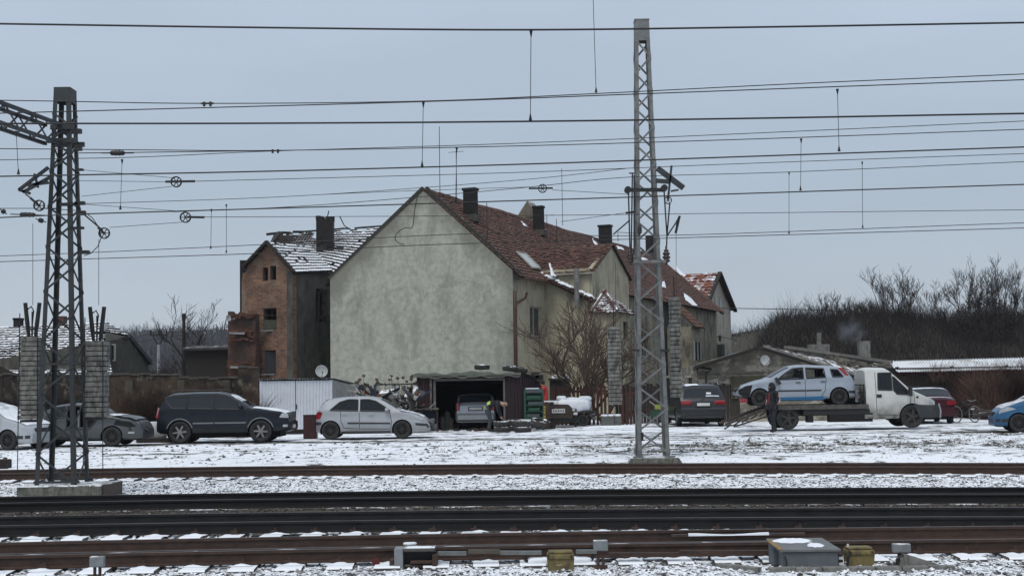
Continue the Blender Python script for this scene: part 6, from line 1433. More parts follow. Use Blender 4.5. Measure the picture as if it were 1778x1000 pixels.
# ---- grey SUV seen from behind
DG = paint('dark_grey_paint', (.030,.032,.035), .5, .0, .28, .3, .8)
def back_car(label, xl, xr, Yb, W, H_, pt, S_over, z=0, rz=None, L=4.6, name='parked_car'):
    S = dict(L=L, W=W, wr=.36, ra=.40, wx=(-L/2+.85, L/2-.85), tumble=.24, endk=.06, endl=.3, seats=False, open=False, crown=.06)
    S.update(S_over); xc = (X(xl, Yb)+X(xr, Yb))/2; rz = math.pi/2+ math.atan2(-xc, Yb)*.0 if rz is None else rz
    fwd = Vector((math.cos(rz), math.sin(rz), 0)); p = Vector((xc, Yb, z))+fwd*L/2
    return car(label, 'car', p, rz, S, pt, group='cars in the snowy yard', name=name)
L_ = 4.9; h = 1.72
SQ = dict(tumble=.36, L=L_, wr=.37, ra=.41, wx=(-1.6,1.4), top=[(-2.45,1.02),(-2.38,1.12),(-2.08,1.52),(-1.95,1.66),(-1.5,1.73),(0,1.74),(.5,1.62),(1.2,1.12),(2.2,.95),(2.45,.7)], belt=[(-2.5,1.10),(0,1.10),(2.5,.9)], bot=[(-2.5,.34),(2.5,.3)],
    windows=[[(-1.9,1.2),(-.1,1.16),(-.1,1.6),(-1.6,1.6)],[(0,1.16),(1.0,1.14),(.4,1.56),(0,1.6)]], screens=[(-2.36,-2.03,.84,'rear_window')], tops=[(-2.31,-2.28,-.75,-.15,'window_snow',SNOW,.016),(-2.24,-2.19,-.42,-.2,'window_snow',SNOW,.016),(-1.93,-1.5,.1,.8,'roof_snow',SNOW,.012)], mirror=(.6,1.12,DG), style='alloy', wheelmat=ALLOY)
q7, b_ = back_car('dark grey off-road estate seen from behind, tail lamps red', 1179, 1265, 56.4, 1.98, h, DG, SQ, rz=math.radians(93), L=L_)
xb = -L_/2
for sg in (1, -1):
    MB().tube([(-2.0, sg*.72, 1.70), (-1.8, sg*.72, 1.78), (.0, sg*.70, 1.80), (.3,sg*.70,1.70)], .022, 6).build('roof_rail', CHROME, q7)
    mb = MB(); mb.box((xb+.10, sg*.68, .96), (.26,.46,.20)); o = mb.build('tail_lamp', LAMPR, q7); o.modifiers.new('b','BEVEL').width = .05
    MB().tube([(xb-.03, sg*.72, .36),(xb+.3, sg*.72, .36)], .06, 10).build('exhaust_pipe', BLACKM, q7)
MB().box((xb-.01, 0, .90), (.05,.62,.17)).build('plate_recess', TRIM, q7); MB().box((xb-.04, 0, .90), (.02,.52,.12)).build('number_plate', PLATE, q7)
o = MB().box((xb+.02, 0, .58), (.22,1.86,.40)).build('rear_bumper', DG, q7); o.modifiers.new('b','BEVEL').width = .08
MB().box((xb-.02, 0, .40), (.16,1.5,.10)).build('bumper_skirt', TRIM, q7); MB().box((xb+.04,0,.995),(.02,.10,.05)).build('badge', CHROME, q7)
MB().tube([(xb+.02,.05,1.08),(xb+.16,-.25,1.18)], .014, 5).build('wiper', TRIM, q7)
# ---- silver estate inside the garage (rear)
SE = dict(L=4.0, wr=.31, ra=.35, wx=(-1.3,1.2), top=[(-2.0,.98),(-1.93,1.1),(-1.72,1.38),(-1.5,1.46),(0,1.48),(.6,1.3),(1.1,1.0),(1.8,.85),(2,.6)], belt=[(-2,1.0),(2,.85)], bot=[(-2,.3),(2,.25)], screens=[(-1.92,-1.66,.84,'rear_window')], style='steel')
ge, _ = back_car('silver hatchback seen from behind inside the dark garage', 790, 862, 57.0, 1.69, 1.46, SIL, SE, rz=math.radians(91), L=4.0)
for sg in (1, -1):
    o = MB().box((-1.93, sg*.72, .94), (.18,.20,.36)).build('tail_lamp', LAMPR, ge); o.modifiers.new('b','BEVEL').width = .04
MB().box((-2.03,0,.86),(.03,.6,.17)).build('plate_recess', TRIM, ge); MB().box((-2.05,0,.86),(.02,.52,.11)).build('number_plate', PLATE, ge)
o = MB().box((-2.0,0,.50),(.2,1.62,.34)).build('rear_bumper', SIL, ge); o.modifiers.new('b','BEVEL').width = .08
# ---- dark red saloon behind the tow truck
RED = paint('dark_red_paint', (.055,.010,.018), .2, .0, .25, .3)
SR = dict(L=4.4, wr=.31, ra=.35, wx=(-1.35,1.3), top=[(-2.2,.98),(-2.1,1.04),(-1.75,1.07),(-1.45,1.22),(-1.15,1.38),(-.9,1.43),(0,1.43),(.5,1.3),(1,1.02),(2,.85),(2.2,.6)], belt=[(-2.2,1.0),(2.2,.85)], bot=[(-2.2,.3),(2.2,.25)],
    screens=[(-1.66,-1.12,.86,'rear_window')], tops=[(-2.08,-1.78,-.85,.85,'boot_snow',MC['thin_snow'],.012),(-1.08,0,-.9,.9,'roof_snow',MC['thin_snow'],.012)], style='steel')
rd_, _ = back_car('dark red saloon seen from behind, half hidden by the tow truck nose', 1583, 1663, 55.0, 1.76, 1.43, RED, SR, rz=math.radians(84), L=4.4)
for c_, d, m, nm in (((-2.2,.30,.80),(.03,.50,.12),PLATE,'number_plate'), ((-2.18,-.66,.84),(.14,.36,.16),LAMPR,'tail_lamp'), ((-2.18,.70,.84),(.14,.3,.16),LAMPR,'tail_lamp'), ((-2.2,0,.50),(.2,1.68,.34),RED,'rear_bumper')): MB().box(c_, d).build(nm, m, rd_)
# ---- blue hatchback at the right edge (front left quarter, facing left)
BLU = paint('mid_blue_paint', (.020,.105,.22), .2, .25, .3, .25)
rzb = math.radians(180-10); SB_ = dict(S3); SB_['windows'] = S3['windows']; SB_['mirror'] = (.85,1.02,BLU)
SB_['tops'] = [(.8,1.75,-.9,.9,'bonnet_frost',MC['thin_snow'],.01)]; SB_['style'] = 'steel'
nb_ = X(1739, 45.8); bc, _ = car('blue hatchback facing left, cut off by the right edge', 'car', (nb_+1.98*math.cos(math.radians(10)), 46.45, 0), rzb, SB_, BLU, group='cars in the snowy yard')

# ---- tow truck --------------------------------------------------------------
TY = 49.9; WHITE = paint('van_white_paint', (.60,.60,.57), 1.3, .0, .4, .0, 1.15)
def TX(px, py=700): return X(px, TY, py)
s_ = TY/2400; TT = thing('tow_truck', 'white flatbed tow truck facing right, carrying a wrecked silver hatchback', 'truck', (TX(1570), TY+1.0, .06))
tx0 = TT.location.x
xf, xr = TX(1627)-tx0, TX(1506)-tx0; Lc = xf-xr; cxm = (xf+xr)/2
wf = TX(1584)-tx0-cxm; wr_ = .415
cabtop = [(-Lc/2,2.10),(-Lc/2+.05,2.16),(-Lc/2+.2,2.20),(-Lc/2+.75,2.18),(-Lc/2+.92,2.08),(-Lc/2+1.3,1.72),(-Lc/2+1.62,1.42),(-Lc/2+1.8,1.33),(-Lc/2+2.2,1.14),(Lc/2-.08,.98),(Lc/2,.80)]
wa = -Lc/2
CB = dict(L=Lc, W=1.98, wr=wr_, ra=.47, wx=(wf,), tumble=.14, endk=.10, endl=.4, crown=.09, top=cabtop, belt=[(-2,1.28),(wa+1.7,1.26),(2,.95)], bot=[(-2,.34),(2,.36)],
    windows=[[(wa+.42,1.38),(wa+.92,1.36),(wa+.92,1.98),(wa+.45,1.98)], [(wa+.98,1.36),(wa+1.10,1.22),(wa+1.48,1.20),(wa+1.50,1.32),(wa+1.10,1.74),(wa+.98,1.86)]], glass=GLASS,
    screens=[(wa+.98,wa+1.66,.82,'windscreen')], seams=[[(wa+.34,2.02),(wa+.34,.50)], [(wa+.34,.50),(wa+1.30,.46),(wa+1.55,.8),(wa+1.62,1.30)], [(wa+1.7,1.30),(wa+1.72,.9)]],
    handles=[], patches=[('door_handle', [(wa+.36,1.10),(wa+.54,1.10),(wa+.54,1.22),(wa+.36,1.22)], .012, TRIM), ('fuel_flap', [(wa+1.78,1.06),(wa+1.86,1.06),(wa+1.86,1.14),(wa+1.78,1.14)], .008, TRIM), ('headlamp', [(Lc/2-.30,.84),(Lc/2-.04,.82),(Lc/2-.04,.94),(Lc/2-.22,1.06)], .008, LAMPW),
        ('dark_bumper', [(Lc/2-.62,.36),(Lc/2-.001,.36),(Lc/2-.001,.80),(Lc/2-.85,.84)], .02, mat('grey_bumper', (.045,.048,.05), (.03,.03,.032), 5, .7))], style='alloy', seats=True, seatx=wa+.9, wheelmat=mat('dirty_rim', (.05,.045,.042), (.03,.027,.025), 9, .7), ub=.5)
cab, _ = car('x', 'x', (cxm, 0, 0), 0, CB, WHITE, name='cab'); cab.parent = TT; del cab['category']; del cab['label']
# flatten: cab parts become parts of the truck so nothing is nested too deep
for ch in list(cab.children): ch.parent = TT; ch.location.x += cxm
for ch in list(TT.children):
    if ch.name.startswith('cab') and ch.type == 'EMPTY': bpy.data.objects.remove(ch)
MB().box((xf+.01, 0, .58), (.16,1.8,.42)).build('front_bumper', MC['grey_bumper'], TT)
MB().tube([(xf+.12,-.93,.34),(xf+.14,-.93,.6),(xf+.08,-.93,.86)], .03, 6).build('bumper_guard', CHROME, TT)
MB().box((xf-.02,0,.98),(.05,.52,.12)).build('number_plate', PLATE, TT)
MB().box((wa+cxm+1.52,-1.16,1.32),(.10,.20,.36)).build('mirror', TRIM, TT); MB().box((wa+cxm+1.50,1.16,1.32),(.10,.20,.36)).build('mirror', TRIM, TT)
MB().box2((xr-.10,-.98,.36),(xr+.3,.98,.50)).build('cab_base', WHITE, TT)
dk0, dk1 = TX(1338)-tx0, TX(1508)-tx0; DKZ = (Z(1430, 704, TY)-.06)
DKM = mat('dirty_steel_deck', (.075,.065,.055), (.04,.034,.03), 5, .7, .2, snow=.3, snown=4)
MB().box2((dk0,-1.0,DKZ-.10),(dk1,1.0,DKZ)).build('flatbed', DKM, TT); MB().box2((dk0,-1.03,DKZ-.13),(dk1,-1.001,DKZ+.03)).build('side_rail', mat('worn_grey_rail', (.10,.09,.08), (.05,.045,.04), 6, .7), TT); MB().box2((dk0,1.001,DKZ-.13),(dk1,1.03,DKZ+.03)).build('side_rail', MC['worn_grey_rail'], TT)
for sy in (-.42, .42): MB().box2((dk0+.1,sy-.05,.48),(xr+.2,sy+.05,DKZ-.101)).build('chassis_rail', BLK, TT)
for (a, b) in ((1402,1412),(1440,1515)): MB().box2((TX(a)-tx0,-.97,.25),(TX(b)-tx0,-.55,.56)).build('tool_box', BLK, TT)
MB().box2((TX(1395)-tx0,-.98,.52),(TX(1510)-tx0,-.93,.70)).build('side_skirt', BLACKM, TT)
rwx = TX(1368)-tx0
for sg in (1, -1): wheel(TT, rwx, sg*.86, .40, .22, 'alloy', sg, None, MC['dirty_rim'])
for x0_ in (-.47,): MB().tube([(rwx+.46*math.cos(a), -.86, .40+.47*math.sin(a)) for a in [PI*(.05+.9*i/10) for i in range(11)]], .02, 5).build('mudguard', TRIM, TT)
# ramp
r0 = Vector((dk0, 0, DKZ-.06)); rx1 = P(1262, 727, TY); r1 = Vector((rx1.x-tx0, 0, .22)); dvec = r1-r0
RM_ = mat('ramp_steel', (.085,.065,.05), (.045,.035,.03), 5, .75, .2, snow=.25)
for sy in (-.72, .72):
    MB().bar(r0+Vector((0,sy,0)), r1+Vector((0,sy,0)), .42, .07).build('ramp', RM_, TT)
    for k in range(12): q = r0.lerp(r1, k/12); MB().box(q+Vector((0,sy,.05)), (.03,.44,.03)).build('ramp_tread', RM_, TT)
for k in range(5): q = r0.lerp(r1, .1+.2*k); MB().bar(q+Vector((0,-.95,-.06)), q+Vector((-.25,-.95,-.22)), .05).build('ramp_brace', BLACKM, TT)
MB().bar(r0+Vector((0,-.95,-.26)), r1+Vector((.25,-.95,-.08)), .05).build('ramp_brace', BLACKM, TT)
# winch frame behind the cab
for x_ in (1496, 1502): MB().box2((TX(x_)-tx0-.02,-.9,DKZ),(TX(x_)-tx0+.02,-.85,DKZ+.72)).build('head_frame', BLACKM, TT)
for z_ in (.2,.45,.72): MB().box2((TX(1494)-tx0,-.9,DKZ+z_-.02),(TX(1503)-tx0,.9,DKZ+z_+.02)).build('head_frame', BLACKM, TT)
MB().box((TX(1497)-tx0-.15,.1,DKZ+.12),(.3,.7,.22)).build('winch', BLACKM, TT)
MB().box((TX(1494)-tx0,-.2,DKZ+.35),(.18,.9,.5)).build('head_board', mat('greyish_cover', (.25,.26,.27), (.12,.12,.12), 9, .8), TT)
# ---- wrecked silver-blue hatchback riding on the bed (front towards the left)
FB = paint('silver_blue_paint', (.34,.38,.43), .15, .0, .3, .35); LB = mat('bright_blue_paint', (.03,.17,.36), (.03,.14,.30), 5, .4)
Lf = X(1489, TY)-X(1285, TY)
S5 = dict(L=Lf, W=1.70, wr=.305, ra=.36, wx=(X(1461,TY)-X(1387,TY), X(1322,TY)-X(1387,TY)), endk=.14,
    top=None, belt=None, bot=None)
# local +x forward = picture left, so mirror: build with forward +x and rotate 180
wxr = -(X(1461,TY)-X(1387,TY)); wxf = -(X(1322,TY)-X(1387,TY)); h0 = Lf/2
S5.update(wx=(wxr, wxf), top=[(-h0,.88),(-h0+.10,1.05),(-h0+.35,1.32),(-h0+.62,1.42),(-.5,1.475),(-.1,1.48),(.18,1.44),(.55,1.27),(.85,1.10),(1.05,.99),(1.35,.93),(1.75,.80),(1.98,.70),(h0,.52)],
    belt=[(-h0,1.02),(-1,.99),(0,.94),(.9,.90),(h0,.74)], bot=[(-h0,.26),(1.2,.20),(1.5,.30),(h0,.40)],
    windows=[[(-h0+.42,1.03),(-h0+.80,1.02),(-h0+.86,1.30),(-h0+.60,1.28)], [(-1.05,1.01),(-.36,.98),(-.36,1.36),(-1.0,1.33)], [(-.26,.975),(.70,.945),(.42,1.16),(.12,1.34),(-.26,1.37)]], glass=CGLASS, nopane=(1,),
    screens=[(.24,.94,.86,'windscreen'),(-h0+.14,-h0+.44,.8,'rear_window')], seams=[[(-1.08,.98),(-1.02,.55),(-.85,.30),(-.31,.28),(-.31,.97)], [(-.31,.28),(.72,.28),(.76,.6),(.74,.93)]],
    handles=[(-.95,.86),(-.05,.84)], handle_m=TRIM, patches=[('side_moulding', [(-.85,.52),(-.33,.52),(-.33,.575),(-.90,.575)], .014, TRIM), ('side_moulding', [(-.30,.52),(.70,.52),(.70,.575),(-.30,.575)], .014, TRIM), ('blue_sill', [(-.98,.20),(.78,.20),(.78,.315),(-.98,.335)], .006, LB),
        ('tail_lamp', [(-h0+.20,1.05),(-h0+.36,1.08),(-h0+.60,1.36),(-h0+.40,1.34)], .008, LAMPR), ('rear_bumper_strip', [(-h0,.42),(-h0+.25,.44),(-h0+.25,.52),(-h0,.52)], .012, TRIM),
        ('engine_bay', [(1.72,.34),(h0-.01,.42),(h0-.01,.60),(1.85,.74),(1.60,.78)], .008, BLK)], mirror=None, seatx=.1, style='steel')
S5.pop('mirror')
# deck height below the tyres; sits level
FZ = DKZ+.062
fo_, b5 = car('wrecked silver blue hatchback with missing front bumper riding on the flatbed', 'car', (X(1387,TY), TY+1.0-.03, FZ+.0), PI, S5, FB, pitch=0)
rr5 = random.Random(4)
for k in range(16): MB().box((h0-.15+rr5.uniform(-.3,.12), rr5.uniform(-.7,.7), rr5.uniform(.38,.66)), (rr5.uniform(.08,.3),rr5.uniform(.08,.3),rr5.uniform(.04,.12)), (rr5.random(),rr5.random(),rr5.random())).build('engine_part', TRIM if k % 3 else mat('pale_plastic', (.2,.2,.2)), fo_)
MB().box((h0-.2,.65,.22),(.25,.2,.16)).build('red_lamp_unit', LAMPR, fo_); MB().bar((.78,.93,1.02),(.62,.95,.78),.05,.12).build('dangling_mirror', TRIM, fo_)

# ================================================================== PEOPLE
def person(label, loc, rz, joints, bones, zones, mats, extra=None, name='person', scale=1.0):
    """one skinned body; joints {name:(x,y,z,r)}; zones: fn(co)->material index"""
    t = thing(name, label, 'person', loc, rz); names = list(joints); me = bpy.data.meshes.new('body')
    me.from_pydata([joints[n][:3] for n in names], [(names.index(a), names.index(b)) for a, b in bones], [])
    o = bpy.data.objects.new('tmp_body', me); COL.objects.link(o); md = o.modifiers.new('s', 'SKIN'); md.use_smooth_shade = True
    sv = me.skin_vertices[0].data
    for i, n in enumerate(names): r_ = joints[n][3]; r_ = r_ if isinstance(r_, tuple) else (r_, r_); sv[i].radius = r_; sv[i].use_root = (n == 'pelvis')
    o.modifiers.new('u', 'SUBSURF').levels = 2
    dg = bpy.context.evaluated_depsgraph_get(); dg.update(); ev = bpy.data.meshes.new_from_object(o.evaluated_get(dg)); bpy.data.objects.remove(o)
    ev.name = 'body'; ev.materials.clear()
    for m in mats: ev.materials.append(m)
    mi = [zones(p.center) for p in ev.polygons]; ev.polygons.foreach_set('material_index', mi); ev.shade_smooth(); link('body', ev, t)
    return t
SKIN = mat('skin', (.36,.22,.16), (.32,.19,.14), 8, .6); JK = mat('black_jacket', (.010,.011,.014), (.016,.017,.02), 6, .85); TROU = mat('dark_trousers', (.014,.016,.022), (.022,.024,.03), 6, .85); BOOT = mat('black_boots', (.01,.009,.009)); GLV = mat('dark_gloves', (.02,.018,.017))
def hand(J, Bn, pre, wrist, dirv, side_, n=5):
    d = Vector(dirv).normalized(); w_ = Vector(wrist); s_ = Vector(side_).normalized()
    J[pre+'palm'] = (*(w_+d*.05), (.036,.018)); Bn.append((pre+'wrist', pre+'palm'))
    for k in range(4):
        base = w_+d*.09+s_*(.022*(k-1.5)); ln = [.055,.066,.062,.048][k]; nrm = d.cross(s_)
        J[f'{pre}f{k}a'] = (*base, .0095); J[f'{pre}f{k}b'] = (*(base+d*ln*.6+nrm*.01), .0085); J[f'{pre}f{k}c'] = (*(base+d*ln+nrm*.03), .007)
        Bn += [(pre+'palm', f'{pre}f{k}a'), (f'{pre}f{k}a', f'{pre}f{k}b'), (f'{pre}f{k}b', f'{pre}f{k}c')]
    b_ = w_+d*.04+s_*(-.045); J[pre+'t1'] = (*b_, .010); J[pre+'t2'] = (*(b_+d*.04-s_*.02), .0085); Bn += [(pre+'palm', pre+'t1'), (pre+'t1', pre+'t2')]
# standing man in black hood by the truck (facing right-away, walking)
J = dict(pelvis=(0,0,.94,(.15,.12)), waist=(0,0,1.08,(.145,.115)), chest=(.01,0,1.28,(.175,.125)), neckb=(.02,0,1.46,(.09,.085)), neck=(.035,0,1.52,.058), head=(.05,0,1.62,(.088,.10)), crown=(.045,0,1.72,(.075,.085)),
    lhip=(0,.09,.90,.105), lknee=(.10,.10,.50,.072), lank=(.02,.10,.11,.05), ltoe=(.20,.11,.045,.042), lheel=(-.03,.10,.05,.045), rhip=(0,-.09,.90,.105), rknee=(-.02,-.10,.49,.072), rank=(-.12,-.11,.12,.05), rtoe=(.05,-.12,.045,.042), rheel=(-.17,-.11,.06,.045),
    lsh=(0,.19,1.42,.075), lelb=(-.03,.25,1.14,.056), lwrist=(.10,.22,.93,.038), rsh=(0,-.19,1.42,.075), relb=(-.05,-.25,1.14,.056), rwrist=(.06,-.23,.90,.038))
Bn = [('pelvis','waist'),('waist','chest'),('chest','neckb'),('neckb','neck'),('neck','head'),('head','crown'),('pelvis','lhip'),('lhip','lknee'),('lknee','lank'),('lank','ltoe'),('lank','lheel'),('pelvis','rhip'),('rhip','rknee'),('rknee','rank'),('rank','rtoe'),('rank','rheel'),('neckb','lsh'),('lsh','lelb'),('lelb','lwrist'),('neckb','rsh'),('rsh','relb'),('relb','rwrist')]
hand(J, Bn, 'l', (.10,.22,.93), (.35,0,-.9), (1,.2,0)); hand(J, Bn, 'r', (.06,-.23,.90), (.3,0,-.9), (1,-.2,0))
def zn(c):
    if c.z < .14: return 3
    if c.z < .90 and abs(c.y) < .2: return 1
    if c.z > 1.53: return 2
    if abs(c.y) > .185 and c.z < .93: return 4
    return 0
p1 = person('person in black hooded jacket with red and white trim standing at the truck ramp', (X(1343, 49.0), 49.0, 0), math.radians(215), J, Bn, zn, [JK, TROU, SKIN, BOOT, GLV])
hd = MB(); hd.lathe([(0,-.15),(.10,-.14),(.135,-.08),(.125,0),(.115,.06),(.085,.115),(.04,.14),(0,.147)], 14, (.03,0,1.625), 'z'); o = hd.build('hood', JK, p1, True)
MB().box((.155,0,1.60),(.03,.05,.04)).build('nose', SKIN, p1)
MB().tube([(.03,-.0,1.44),(.17,.0,1.36),(.185,.0,1.1),(.165,0,.95)], .016, 6).build('jacket_zip', mat('red_trim', (.35,.03,.03)), p1)
for sg in (-1, 1): MB().tube([(-.01,sg*.265,1.38),(-.045,sg*.315,1.15),(.05,sg*.29,1.0)], .020, 6).build('sleeve_stripe', mat('white_red_stripe', (.55,.5,.5), (.4,.04,.04), 9, .8, lo=.48, hi=.52), p1)
MB().lathe([(.19,.80),(.205,.86),(.19,1.0),(.185,1.1)], 16, (0,0,0), 'z').build('jacket_hem', JK, p1, True)
# bending man with a yellow vest at the garage (bends to the right over the tyres)
J = dict(pelvis=(-.12,0,.92,(.155,.13)), waist=(.02,0,1.03,(.15,.13)), chest=(.20,0,1.12,(.175,.14)), neckb=(.36,0,1.14,(.09,.09)), neck=(.43,0,1.12,.06), head=(.52,0,1.07,(.09,.10)), crown=(.60,0,1.02,(.07,.08)),
    lhip=(-.10,.10,.88,.115), lknee=(.0,.12,.48,.078), lank=(-.10,.12,.10,.055), ltoe=(.10,.14,.045,.045), lheel=(-.14,.12,.05,.05), rhip=(-.10,-.10,.88,.115), rknee=(.04,-.12,.49,.078), rank=(-.02,-.12,.10,.055), rtoe=(.18,-.14,.045,.045), rheel=(-.06,-.12,.05,.05),
    lsh=(.30,.18,1.12,.08), lelb=(.34,.22,.84,.06), lwrist=(.42,.15,.62,.04), rsh=(.30,-.18,1.12,.08), relb=(.33,-.23,.84,.06), rwrist=(.44,-.16,.60,.04))
Bn = [('pelvis','waist'),('waist','chest'),('chest','neckb'),('neckb','neck'),('neck','head'),('head','crown'),('pelvis','lhip'),('lhip','lknee'),('lknee','lank'),('lank','ltoe'),('lank','lheel'),('pelvis','rhip'),('rhip','rknee'),('rknee','rank'),('rank','rtoe'),('rank','rheel'),('neckb','lsh'),('lsh','lelb'),('lelb','lwrist'),('neckb','rsh'),('rsh','relb'),('relb','rwrist')]
hand(J, Bn, 'l', (.42,.15,.62), (.4,0,-.9), (0,1,0)); hand(J, Bn, 'r', (.44,-.16,.60), (.4,0,-.9), (0,1,0))
GJ = mat('grey_workwear', (.045,.052,.065), (.03,.034,.04), 6, .9)
def zn2(c):
    if c.z < .14: return 3
    if c.x < -.02 and c.z < 1.0 or c.z < .86 and c.x < .2: return 1
    if c.x > .42 and c.z > .9: return 2
    if c.z < .60 and c.x > .3: return 2
    return 0
p2 = person('person bending down beside the tyre stacks in a dark jacket with yellow vest', (X(851, 53.6), 53.6, 0), math.radians(-8), J, Bn, zn2, [JK, GJ, SKIN, BOOT])
VY = mat('hi_vis_yellow', (.40,.48,.10), (.22,.28,.07), 5, .7)
def vst(u, v):
    a = PI*(.05+.9*u); cx_ = -.08+.13*v; cz = 1.03+.05*v; r_ = .175
    return (cx_-.05*math.sin(a)*.3, r_*1.05*math.cos(a), cz-.02+.155*math.sin(a))
MB().grid(vst, 14, 6).build('yellow_vest', VY, p2, True)
MB().tube([(-.20,-.15,1.0),(-.16,-.17,.92),(-.10,-.16,.9)], .022, 6).build('vest_edge', VY, p2)
MB().lathe([(0,-.02),(.07,-.02),(.088,.02),(.075,.07),(.03,.09),(0,.092)], 12, (0,0,0), 'z').build('cap', mat('sandy_hair', (.30,.22,.15)), p2, True, loc=(.60,0,1.06), rot=(0,.9,0))
# third person, red jacket behind the green rack
J = dict(pelvis=(0,0,.94,(.15,.12)), waist=(0,0,1.08,(.15,.12)), chest=(.02,0,1.28,(.18,.13)), neckb=(.06,0,1.44,(.09,.085)), neck=(.08,0,1.50,.058), head=(.11,0,1.58,(.088,.10)), crown=(.11,0,1.67,(.075,.085)),
    lhip=(0,.09,.90,.105), lknee=(.03,.10,.50,.072), lank=(0,.10,.11,.05), ltoe=(.16,.11,.045,.042), rhip=(0,-.09,.90,.105), rknee=(.03,-.10,.50,.072), rank=(0,-.10,.11,.05), rtoe=(.16,-.11,.045,.042),
    lsh=(.03,.19,1.40,.08), lelb=(.14,.24,1.16,.06), lwrist=(.34,.16,1.20,.04), rsh=(.03,-.19,1.40,.08), relb=(.10,-.25,1.14,.06), rwrist=(.30,-.18,1.12,.04))
Bn = [('pelvis','waist'),('waist','chest'),('chest','neckb'),('neckb','neck'),('neck','head'),('head','crown'),('pelvis','lhip'),('lhip','lknee'),('lknee','lank'),('lank','ltoe'),('pelvis','rhip'),('rhip','rknee'),('rknee','rank'),('rank','rtoe'),('neckb','lsh'),('lsh','lelb'),('lelb','lwrist'),('neckb','rsh'),('rsh','relb'),('relb','rwrist')]
hand(J, Bn, 'l', (.34,.16,1.20), (.95,0,.1), (0,1,0)); hand(J, Bn, 'r', (.30,-.18,1.12), (.95,0,-.1), (0,1,0))
RJ = mat('red_jacket', (.42,.03,.025), (.30,.02,.02), 5, .8)
def zn3(c):
    if c.z < .14: return 3
    if c.z < .90: return 1
    if c.z > 1.51 or c.x > .36: return 2
    return 0
p3 = person('person in bright red jacket standing behind the green rack', (X(947, 56.6), 56.6, .24), math.radians(170), J, Bn, zn3, [RJ, TROU, SKIN, BOOT])
MB().lathe([(0,-.10),(.06,-.09),(.095,-.02),(.098,.03),(.08,.08),(.04,.105),(0,.11)], 12, (.09,0,1.635), 'z').build('hair', mat('dark_hair', (.02,.015,.012)), p3, True)

# ================================================================== YARD JUNK
TYM = MB(); TYM.lathe([(.20,-.09),(.25,-.105),(.305,-.10),(.325,-.07),(.33,0),(.325,.07),(.305,.10),(.25,.105),(.20,.09),(.21,0)], 26, (0,0,0), 'z', True); TYM = TYM.mesh('tyre', mat('old_tyre', (.022,.020,.019), (.045,.042,.038), 12, .9, snow=.42, snown=4), True)
def tyre(px, py, Y, label, group='loose tyres', rot=(0,0,0), s=1.0):
    p = P(px, py, Y); o = link('tyre', TYM, None, p, rot, s, label=label, cat='tyre', group=group); return o
for (px, Y, n, lab) in ((872,53.2,2,'stack left of its neighbour, beside the bending person'),(907.5,53.0,2,'stack nearest the cabinet of drawers'),(892,54.6,2,'stack standing behind between the two front stacks')):
    x = X(px, Y)
    for k in range(n):
        link('tyre', TYM, None, (x+random.uniform(-.015,.015), Y, .115+k*.215), (random.uniform(-.03,.03), random.uniform(-.03,.03), 0), 1.0, label=('lower' if k == 0 else 'upper')+' tyre of the '+lab, cat='tyre', group='tyres stacked before the garage')
tyre(934, 738, 53.8, 'tyre lying flat at the foot of the green rack', 'tyres stacked before the garage'); tyre(936, 732.5, 54.2, 'tyre leaning on the flat one by the green rack', 'tyres stacked before the garage', (.25,.1,0))
tyre(837, 637, 57.4, 'dark tyre lying alone on the green tarpaulin roof', 'tyres on the garage roof', (.05,0,0), .98)
tyre(886, 640, 57.6, 'flat tyre at the right end of the garage roof, left of its twin', 'tyres on the garage roof', (.05,.1,0)); tyre(903, 641.5, 58.6, 'tyre sloping off the right corner of the garage roof', 'tyres on the garage roof', (.1,.25,0))
# red brown cabinet beside the silver hatchback
t = thing('cabinet', 'dark red cabinet standing behind the silver hatchback tail', 'cabinet', (X(537, 49.6), 49.9, 0)); CBM = mat('maroon_cabinet', (.055,.014,.014), (.035,.012,.012), 4, .6)
o = MB().box((0,0,.42),(.46,.45,.82)).build('carcass', CBM, t); o.modifiers.new('b','BEVEL').width = .01
MB().box((0,-.235,.42),(.43,.02,.78)).build('door', CBM, t); MB().box((.16,-.255,.5),(.02,.02,.1)).build('handle', BLACKM, t); MB().box((0,0,.845),(.48,.47,.025)).build('top', SNOW if 0 else CBM, t)
# green rack with crates
GRN = mat('green_enamel', (.020,.085,.045), (.014,.05,.03), 5, .55, streak=((.04,.04,.03), 6, .55, .7, (1,1,1))); GR2 = mat('grey_green_enamel', (.07,.085,.085), (.05,.06,.06), 5, .6)
gxx = X(928, 55); t = thing('green_rack', 'tall green metal rack with snow on its top and lower shelf', 'rack', (gxx, 55, 0)); w_ = (X(944,55)-X(912,55))/2
for sx in (-1, 1):
    for sy in (0, .5): MB().box((sx*w_, sy, .82), (.06,.05,1.64)).build('post', GRN, t)
MB().box((0,.5,1.0),(2*w_,.02,1.2)).build('back_panel', GRN, t); MB().box((0,.25,1.56),(2*w_-.05,.5,.16)).build('top_tray', GR2, t); MB().box((-.06,.2,1.655),(2*w_-.2,.4,.035)).build('top_snow', SNOW, t)
for i, z in enumerate((.50,.74,.98,1.22)): MB().box((0,.22,z),(2*w_-.02,.5,.03)).build('shelf', GRN, t); MB().box((rj.uniform(-.05,.05),.2,z+.09),(w_*rj.uniform(1.2,1.7),.4,.12)).build('drawer', GRN if i % 2 else GR2, t)
MB().box((-.10,-.05,.415),(2*w_+.25,.45,.05)).build('low_shelf', SNOW, t); MB().box((w_+.04,.1,.7),(.09,.3,.5)).build('side_panel', mat('yellow_black_panel', (.25,.22,.04), (.05,.04,.03), 14, .8, lo=.45, hi=.55), t)
for sx in (-1, 1): MB().box((sx*(w_-.05),-.1,.2),(.05,.05,.4)).build('leg', GRN, t)
